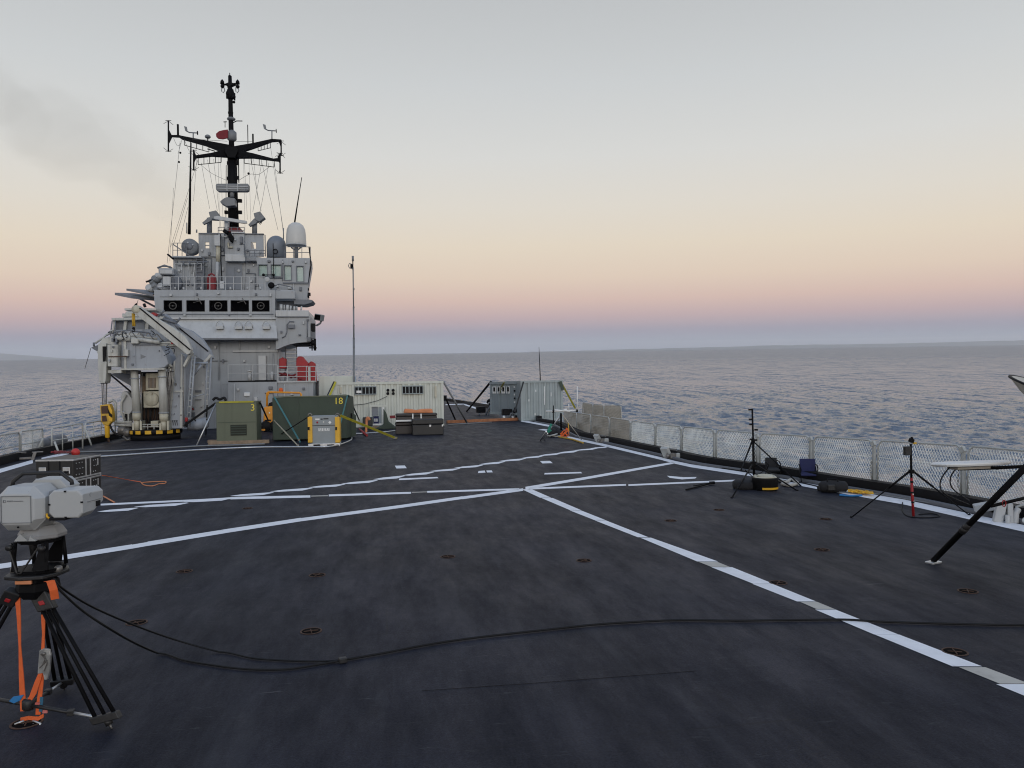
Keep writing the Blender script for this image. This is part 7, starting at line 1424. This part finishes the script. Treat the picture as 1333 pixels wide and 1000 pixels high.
x0, x1, z0, z1 = lx(-4), lx(60), lz(690), lz(632)
# left box
b = MB(RT); i1 = 0.045
loft(b, [octo(x0 + i1, x1 - i1, z0 + i1, z1 - i1, 0.03, -0.19), octo(x0 + 0.012, x1 - 0.012, z0 + 0.012, z1 - 0.012, 0.065, -0.155), octo(x0, x1, z0, z1, 0.07, -0.14), octo(x0, x1, z0, z1, 0.07, 0.03), octo(x0 + 0.03, x1 - 0.03, z0 + 0.03, z1 - 0.03, 0.06, 0.06)])
hd = b.build('scanner_housing', M['radar'], t, 0.006)
b = MB(RT); xi, zi = 0.060, 0.055
for q in (((x0 + xi, -0.1945, z1 - zi - 0.004), (x1 - xi, -0.188, z1 - zi)), ((x0 + xi, -0.1945, z0 + zi), (x1 - xi, -0.188, z0 + zi + 0.004)), ((x0 + xi, -0.1945, z0 + zi + 0.004), (x0 + xi + 0.004, -0.188, z1 - zi - 0.004)), ((x1 - xi - 0.004, -0.1945, z0 + zi + 0.004), (x1 - xi, -0.188, z1 - zi - 0.004))): b.bb(*q)
b.build('panel_groove', M['antenna_grey'], hd)
b = MB(RT); zc = z1 - 0.088; xs = x0 + 0.078     # maker's mark: a small ring and a run of thin strokes
b.lathe([(0.006, 0), (0.0085, 0), (0.0085, 0.003), (0.006, 0.003), (0.006, 0)], (xs + 0.006, -0.1925, zc), 14, (0, 1, 0))
b.path([(xs - 0.004, -0.192, zc), (xs - 0.002, -0.192, zc + 0.007), (xs + 0.002, -0.192, zc + 0.009)], 0.0012, 4); b.path([(xs - 0.004, -0.192, zc - 0.001), (xs, -0.192, zc - 0.008)], 0.0012, 4)
for k in range(4): b.bb((xs + 0.022 + k * 0.009, -0.1925, zc - 0.003), (xs + 0.028 + k * 0.009, -0.1895, zc + 0.005))
for k in range(9): b.bb((xs + 0.06 + k * 0.007, -0.1925, zc - 0.002), (xs + 0.0645 + k * 0.007, -0.1895, zc + 0.003))
b.build('lettering', M['antenna_grey'], hd)
MB(RT).lathe([(0.006, 0), (0.006, 0.004), (0.0001, 0.004)], (lx(29), -0.18, z0 + 0.028), 10, (0, -1, 0)).build('screw', M['black'], hd)
b = MB(RT); loft(b, [octo(lx(10), lx(64), lz(672), lz(628.5), 0.05, 0.06), octo(lx(12), lx(66), lz(670), lz(627), 0.05, 0.19)]); b.build('rear_housing', M['radar'], t, 0.006)
b = MB(RT); b.bb((lx(58.4), -0.10, lz(674)), (lx(66), 0.05, lz(640))); b.build('bearing', M['antenna_grey'], t, 0.01)
MB(RT).lathe([(0.055, 0), (0.055, 0.06)], (lx(57), 0.0, lz(657)), 18, (1, 0, 0)).build('joint', M['black'], t)
for zz in (z0 + 0.035, z1 - 0.035):                 # corner screws on the left box
    for xx in (x0 + 0.085, x1 - 0.085): MB(RT).lathe([(0.0055, 0), (0.0055, 0.003), (0.0001, 0.003)], (xx, -0.172, zz), 8, (0, -1, 0)).build('screw', M['antenna_grey'], hd)
b = MB(RT); b.bb((x1 - 0.001, -0.06, z0 + 0.05), (x1 + 0.002, -0.055, z1 - 0.05)); b.build('housing_seam', M['antenna_grey'], hd)
# carrying bar
b = MB(RT); b.path([(lx(-3), 0.0, lz(640)), (lx(-1), 0.0, lz(629)), (lx(10), 0.02, lz(619.4)), (lx(60), 0.02, lz(618.6)), (lx(72.6), 0.04, lz(631)), (lx(73), 0.04, lz(636))], 0.013, 8); b.build('carry_bar', M['case'], t)
# right box
a0, a1, c0, c1 = lx(64.6), lx(109.2), lz(674.6), lz(638)
b = MB(RT); loft(b, [octo(a0 + 0.006, a1 - 0.006, c0 + 0.006, c1 - 0.006, 0.028, -0.15), octo(a0, a1, c0, c1, 0.03, -0.142), octo(a0, a1, c0 + 0.0, c1, 0.03, -0.02), octo(a0 + 0.02, a1 - 0.005, c0 + 0.045, c1 - 0.005, 0.03, 0.10)])
rb = b.build('camera_housing', M['radar'], t, 0.005)
for x, z in ((lx(86.6), c1 - 0.008), (lx(66), lz(656.6)), (lx(108), lz(654)), (lx(87), c0 + 0.006)): MB(RT).bb((x - 0.006, -0.156, z - 0.005), (x + 0.006, -0.145, z + 0.005)).build('latch', M['black'], rb)
MB(RT).bb((lx(66), -0.16, c0 - 0.012), (lx(87), -0.06, c0 + 0.004)).build('lower_bracket', M['black'], rb, 0.004)
MB(RT).bb((a1 - 0.002, 0.0, lz(664.5)), (a1 + 0.006, 0.05, lz(657))).build('side_port', M['black'], rb, 0.006)
b = MB(RT); b.bb((a1 - 0.001, -0.10, lz(655.5)), (a1 + 0.003, 0.07, lz(655.0))); b.path([(a1 + 0.002, -0.06 + 0.012 * math.cos(k), lz(646.5) + 0.012 * math.sin(k)) for k in [0.8 + i * 0.8 for i in range(6)]], 0.0012, 4); b.build('side_marking', M['antenna_grey'], rb)
b = MB(RT); b.path([(lx(61.6), -0.145, lz(668.4)), (lx(62.6), -0.15, lz(672)), (lx(65.6), -0.15, lz(674.4))], 0.007, 6); b.build('yellow_cable', M['yellow'], t)
# faceted pan base
def ngon(r, z, n=8, ph=0.39, cx=lx(37.5)): return [Vector((cx + r * math.cos(ph + 2 * math.pi * k / n), r * math.sin(ph + 2 * math.pi * k / n), z)) for k in range(n)]
b = MB(RT); loft(b, [ngon(0.10, lz(706), 8), ngon(0.138, lz(703), 8), ngon(0.140, lz(698.5), 8), ngon(0.115, lz(690), 8), ngon(0.10, lz(687), 8)]); b.build('pan_base', mat('mid_grey_instrument_housing', (0.27, 0.27, 0.275), 0.5, var=0.06), t, 0.004)
b = MB(RT); b.prism([(lx(18), -0.142, lz(704)), (lx(27), -0.150, lz(694)), (lx(36), -0.142, lz(704))], (0, 0.05, 0)); b.prism([(lx(36.6), -0.142, lz(704)), (lx(40), -0.148, lz(697)), (lx(46), -0.142, lz(704))], (0, 0.05, 0)); b.build('facet', M['radar'], t)
Y0 = -0.12; HS = 3.0
# black adapter cone with windows
ad = MB(RT); cx = lx(37)
for k in range(4):
    a = R(45) + k * math.pi / 2
    p0 = Vector((cx + 0.15 * math.cos(a), 0.15 * math.sin(a), lz(744))); p1 = Vector((cx + 0.135 * math.cos(a), 0.135 * math.sin(a), lz(706))); ad.path([p0, p1], 0.012, 6)
ad.build('adapter_post', M['antenna'], t)
b = MB(RT); loft(b, [ngon(0.145, lz(747), 8, 0.39, cx), ngon(0.15, lz(743), 8, 0.39, cx), ngon(0.12, lz(742.6), 8, 0.39, cx)]); loft(b, [ngon(0.125, lz(709), 8, 0.39, cx), ngon(0.13, lz(704.6), 8, 0.39, cx)]); b.build('adapter_plate', M['antenna'], t)
for q in ([(lx(43), -0.135, lz(742)), (lx(61), -0.115, lz(742)), (lx(60), -0.10, lz(707)), (lx(53), -0.11, lz(707))], [(lx(14), -0.115, lz(742)), (lx(24), -0.135, lz(744)), (lx(17), -0.11, lz(716)), (lx(12.4), -0.10, lz(707))], [(lx(24), 0.12, lz(742)), (lx(50), 0.12, lz(742)), (lx(56), 0.11, lz(709)), (lx(46), 0.11, lz(709))]):
    MB(RT).prism(q, (0, 0.012, 0)).build('cheek_plate', M['antenna'], t)      # sloping plates leaving a V-shaped opening
b = MB(RT); b.path([(lx(24.4), -0.14, lz(744)), (lx(13), -0.12, lz(716))], 0.006, 5); b.path([(lx(30), -0.14, lz(744)), (lx(52), -0.12, lz(710))], 0.006, 5); b.path([(lx(24), -0.142, lz(744.6)), (lx(31), -0.142, lz(744.6))], 0.004, 5); b.build('edge_trim', M['case'], t)
MB(RT).lathe([(0.03, 0), (0.02, -0.06), (0.012, -0.12)], (lx(28), 0, lz(708)), 12).build('cable_gland', M['rubber'], t)
MB(RT).bb((lx(27), -0.03, lz(714)), (lx(32), 0.0, lz(712.4))).build('connector', M['case'], t)
for x, y, r_ in ((16, 711, 0.018), (57.4, 713, 0.02)): MB(RT).lathe([(r_, 0), (r_, 0.03), (0.0001, 0.03)], (lx(x), -0.13, lz(y)), 10, (0, -1, 0)).build('connector', M['case'], t)
# tripod
Y0 = -0.10; HS = 2.5
tp = thing('survey_tripod', 'black twin tube tripod with orange straps under the instrument head', 'tripod', gr)
b = MB(RT); loft(b, [octo(lx(6), lx(72), -0.17, 0.15, 0.06, 0)]) if False else None
b = MB(RT); pl = [(lx(6), -0.06), (lx(12), -0.15), (lx(34), -0.18), (lx(62), -0.15), (lx(72), -0.05), (lx(72), 0.06), (lx(60), 0.15), (lx(16), 0.15), (lx(7), 0.06)]
vs = [Vector((x, y, lz(752))) for x, y in pl]; b.prism(vs, (0, 0, 0.024)); b.build('head_plate', M['case'], tp, 0.006)
b = MB(RT); vs = [Vector((x * 0.55 + lx(37) * 0.45, y * 0.85, lz(759))) for x, y in pl]; b.prism(vs, (0, 0, 0.033)); b.build('head_block', M['antenna'], tp, 0.006); MB(RT).bb((lx(28), -0.165, lz(757)), (lx(49), -0.150, lz(752.4))).build('orange_label', M['peach'], tp, 0.003)
for x in (10, 68): MB(RT).lathe([(0.024, 0), (0.024, 0.03), (0.016, 0.04), (0.0001, 0.04)], (lx(x), -0.03, lz(748)), 12).build('level_knob', M['steel'], tp)
b = MB(RT); loft(b, [ngon(0.10, lz(781), 8, 0.39, lx(37)), ngon(0.13, lz(770), 8, 0.39, lx(37)), ngon(0.12, lz(759), 8, 0.39, lx(37))]); b.build('crown', M['antenna'], tp, 0.005)
Y0 = -0.05; HS = 1.5
Fr = deck(146, 949); Fl = deck(-66, 908); Fb = deck(84, 897.5)
W3 = lambda x, y, z: RT @ Vector((x, y, z))
def tleg(top, foot, wdir, w0, w1):
    """three parallel tubes, a hinge block on top, foot block with spike"""
    ax = (foot - top).normalized(); s = wdir.normalized()
    end = foot - ax * 0.07
    lg = MB(); 
    for k in (-1, 0, 1): lg.path([top + s * (w0 * k), end + s * (w1 * k)], 0.0125 if k else 0.011, 10)
    lg = lg.build('leg', M['antenna'], tp)
    q = s; n_ = ax.cross(s).normalized(); rm_ = Matrix((s, n_, ax)).transposed()
    MB().box(top + ax * 0.02, (w0 * 2 + 0.05, 0.055, 0.13), rm_).build('hinge_block', M['case'], lg, 0.008); MB().box(top + ax * 0.03 - n_ * 0.0, (0.035, 0.066, 0.03), rm_).build('release_tab', M['red'], lg, 0.004)
    MB().box(end - ax * 0.01, (w1 * 2 + 0.05, 0.05, 0.05), rm_).build('foot_block', M['case'], lg, 0.006)
    MB().path([end, foot - ax * 0.03], 0.024, 8).build('spike_holder', M['case'], lg); MB().path([foot - ax * 0.035, foot], 0.010, 6, r1=0.004).build('spike', M['steel'], lg)
    return end
eR = tleg(W3(lx(57), -0.06, lz(778)), Fr, RH + ZU * 0.25, 0.030, 0.062)
eB = tleg(W3(lx(44), 0.06, lz(772)), Fb, RH + ZU * 0.1, 0.030, 0.055)
eL = tleg(W3(lx(16), -0.04, lz(774)), Fl, RH * 1.0 - ZU * 0.35, 0.028, 0.06)
Y0 = -0.06; HS = 0.5
# ground spreader
hub = W3(lx(35.5), -0.05, lz(923)) ; hub.z = 0.10
MB().lathe([(0.028, -0.03), (0.036, -0.02), (0.036, 0.03), (0.026, 0.04), (0.0001, 0.042)], hub, 14).build('spreader_hub', M['case'], tp)
for e, sp_ in ((eR, True), (eB, True), (eL, True)):
    m_ = hub.lerp(e, 0.55); o = MB().path([hub, m_], 0.012, 8).build('spreader_arm', M['case'], tp); MB().path([m_, e], 0.009, 8).build('spreader_rod', M['alu'], o); MB().box(m_, (0.04, 0.04, 0.035)).build('spreader_clamp', M['case'], o, 0.004)
# orange ratchet strap
def band(pts, w, name, m, parent, side=RH, th=0.003):
    b = MB(); vs = []; n = len(pts)
    for i, p in enumerate(pts):
        sd_ = side[i] if isinstance(side, list) else side; s = sd_.normalized() * (w[i] if isinstance(w, list) else w) / 2; k = FW * th
        vs += [p - s - k, p + s - k, p + s + k, p - s + k]
    b.add(vs, [(i * 4 + k, i * 4 + (k + 1) % 4, i * 4 + 4 + (k + 1) % 4, i * 4 + 4 + k) for i in range(n - 1) for k in range(4)] + [(3, 2, 1, 0), tuple(4 * (n - 1) + k for k in range(4))]); return b.build(name, m, parent)
def L3(px, py, y=0.0):
    return W3(((px + 0.015 * (933 - py) - 666.5) * (RD + y) - (38 - 666.5) * RD) / 1000, y, EYE - (py - 508.8) * (RD + y) / 1000)
st = thing('ratchet_strap', 'bright orange ratchet strap tying the tripod to the deck fitting', 'strap', gr)
band([L3(62, 756, -0.16), L3(66, 756, -0.165), L3(70, 768, -0.17), L3(72, 780, -0.15)], 0.05, 'webbing', M['orange'], st, (RH + ZU * 0.2))
band([L3(23, 775, -0.05), L3(24.6, 800, -0.05), L3(26, 840, -0.05), L3(28, 880, -0.05), L3(30.6, 925, -0.05)], [0.035, 0.026, 0.014, 0.030, 0.038], 'webbing', M['orange'], st)
band([L3(56.4, 800, -0.06), L3(56.8, 825, -0.06), L3(56, 845, -0.06)], [0.026, 0.016, 0.02], 'webbing', M['orange'], st)
band([L3(56, 868, -0.06), L3(50, 884, -0.06), L3(43, 904, -0.06), L3(36, 915, -0.06)], [0.02, 0.04, 0.045, 0.04], 'webbing', M['orange'], st, RH + ZU * 0.3); band([L3(56, 868, -0.05), L3(54, 890, -0.05), L3(50.4, 918, -0.05), L3(49.6, 930, -0.05)], [0.02, 0.024, 0.03, 0.03], 'webbing', M['orange'], st)
band([L3(27, 936, -0.08), L3(37, 934, -0.10), L3(50, 935, -0.09), L3(57, 931, -0.08)], 0.024, 'webbing', M['orange'], st, ZU)
band([L3(59, 924, -0.06), L3(58.6, 928, -0.07)], [0.03, 0.03], 'pink_tag', mat('faded_pink_label', (0.55, 0.16, 0.14), 0.7), st); band([L3(47, 921, -0.058), L3(49.6, 914, -0.066)], 0.03, 'webbing', mat('pinkish_strap', (0.6, 0.15, 0.12), 0.7), st)
b = MB(RT); b.prism([(lx(13), -0.07, lz(911)), (lx(19), -0.075, lz(905)), (lx(31), -0.06, lz(904)), (lx(26), -0.06, lz(911)), (lx(19), -0.07, lz(914))], (0, 0.004, 0)); b.build('blue_tag', M['tape_blue'], st); band([L3(54.4, 907, -0.062), L3(53, 926, -0.062)], 0.020, 'blue_tag', mat('dark_teal_label', (0.03, 0.12, 0.20), 0.6), st)
b = MB(RT); b.prism([(lx(53.6), -0.075, lz(846)), (lx(59), -0.075, lz(843)), (lx(66), -0.07, lz(845)), (lx(67.6), -0.07, lz(852)), (lx(66), -0.07, lz(872)), (lx(63), -0.07, lz(884)), (lx(59.6), -0.075, lz(884)), (lx(58), -0.075, lz(875)), (lx(51), -0.075, lz(876)), (lx(51.6), -0.075, lz(868))], (0, 0.018, 0)); rt_ = b.build('ratchet', mat('zinc_plated_steel', (0.42, 0.42, 0.41), 0.35, metal=0.6, var=0.25, scale=25), st, 0.003)
b = MB(RT)
for q in (((56, 850), (62, 856), (58, 864)), ((60, 851), (64, 862), (60, 872)), ((54, 868), (60, 862), (64, 858))): b.path([(lx(x), -0.079, lz(y)) for x, y in q], 0.004, 5)
b.lathe([(0.012, 0), (0.012, 0.008), (0.0001, 0.008)], (lx(60), -0.076, lz(849.5)), 12, (0, -1, 0)); b.build('ratchet_rib', M['steel'], rt_)
for x0_, x1_, x2_ in ((26, 36, 29), (58.6, 47.6, 55)):
    b = MB(RT); b.path([(lx(x1_), -0.10, lz(934)), (lx(x0_), -0.11, lz(937)), (lx(x2_), -0.12, lz(948)), (lx((x0_ + x1_) / 2), -0.11, lz(944)), (lx(x1_), -0.10, lz(938))], 0.0065, 6); b.build('strap_hook', M['alu'], st)
o = copy_tree(proto); o.location = (RT @ Vector((lx(38), -0.09, 0))); o.location.z = 0; o['label'] = 'rusty round tie down fitting directly under the instrument tripod'
# cables from the head to the right edge
def laid(pts, k=8):
    return [Vector((p.x, p.y, max(p.z, 0.012))) for p in spline(pts, k)]
b = MB(); b.path(laid([L3(69, 753, -0.10), L3(84, 768, -0.05), dep(120, 790, 5.2), dep(170, 812, 5.6), dep(225, 832, 6.0), deck(285, 848.6, 0.012), deck(330, 857, 0.012), deck(380, 860.4, 0.012), deck(420, 861, 0.012), deck(444, 859.4, 0.015)], 8), 0.0075, 6); o = b.build('radar_cable', M['rubber'], None); tag(o, 'upper of the two black cables sagging from the instrument tripod', 'cable')
b = MB(); b.path(laid([L3(68, 754, -0.12), L3(80, 770, -0.12), dep(110, 797, 4.95), dep(150, 823, 5.15), dep(178, 838.5, 5.7), deck(206, 850.5, 0.015), deck(240, 859.6, 0.012), deck(275, 865.6, 0.012), deck(320, 871, 0.012), deck(370, 871.4, 0.012), deck(415, 865, 0.012), deck(444, 860, 0.015)], 8), 0.008, 6); o = b.build('radar_cable', M['rubber'], None); tag(o, 'lower of the two black cables sagging from the instrument tripod', 'cable')
b = MB(); b.path(spline([deck(x, y, 0.014) for x, y in ((444, 859.6), (500, 850), (560, 838.6), (620, 830), (700, 821), (780, 812.6), (860, 808), (900, 807.4), (960, 808), (1040, 807), (1100, 806.6), (1140, 809), (1200, 811), (1280, 813), (1340, 814), (1420, 815))], 8), 0.0095, 6); o = b.build('deck_cable', M['rubber'], None); tag(o, 'joined black cable running across the deck and the wide white line', 'cable')
b = MB(); b.box(deck(446, 859.4, 0.02), (0.06, 0.05, 0.04), Matrix.Rotation(0.3, 3, 'Z')); o = b.build('cable_joint', M['case'], None, 0.008); tag(o, 'small black joint where the two cables meet', 'connector')
b = MB(); b.path([deck(549, 899.4, 0.003), deck(700, 889, 0.003), deck(820, 880, 0.003), deck(905, 873.6, 0.003)], 0.0014, 4); b.build('deck_seam', M['antenna'], DECK)

# ------------------------------------------------------------------ pitch the ship as she lies: every top-level thing but sea and coast
bpy.context.view_layer.update()
for o in list(SC.objects):
    if o.parent is None and o.type in ('MESH', 'EMPTY') and not o.get('world'):
        o.matrix_world = SHIP @ o.matrix_world
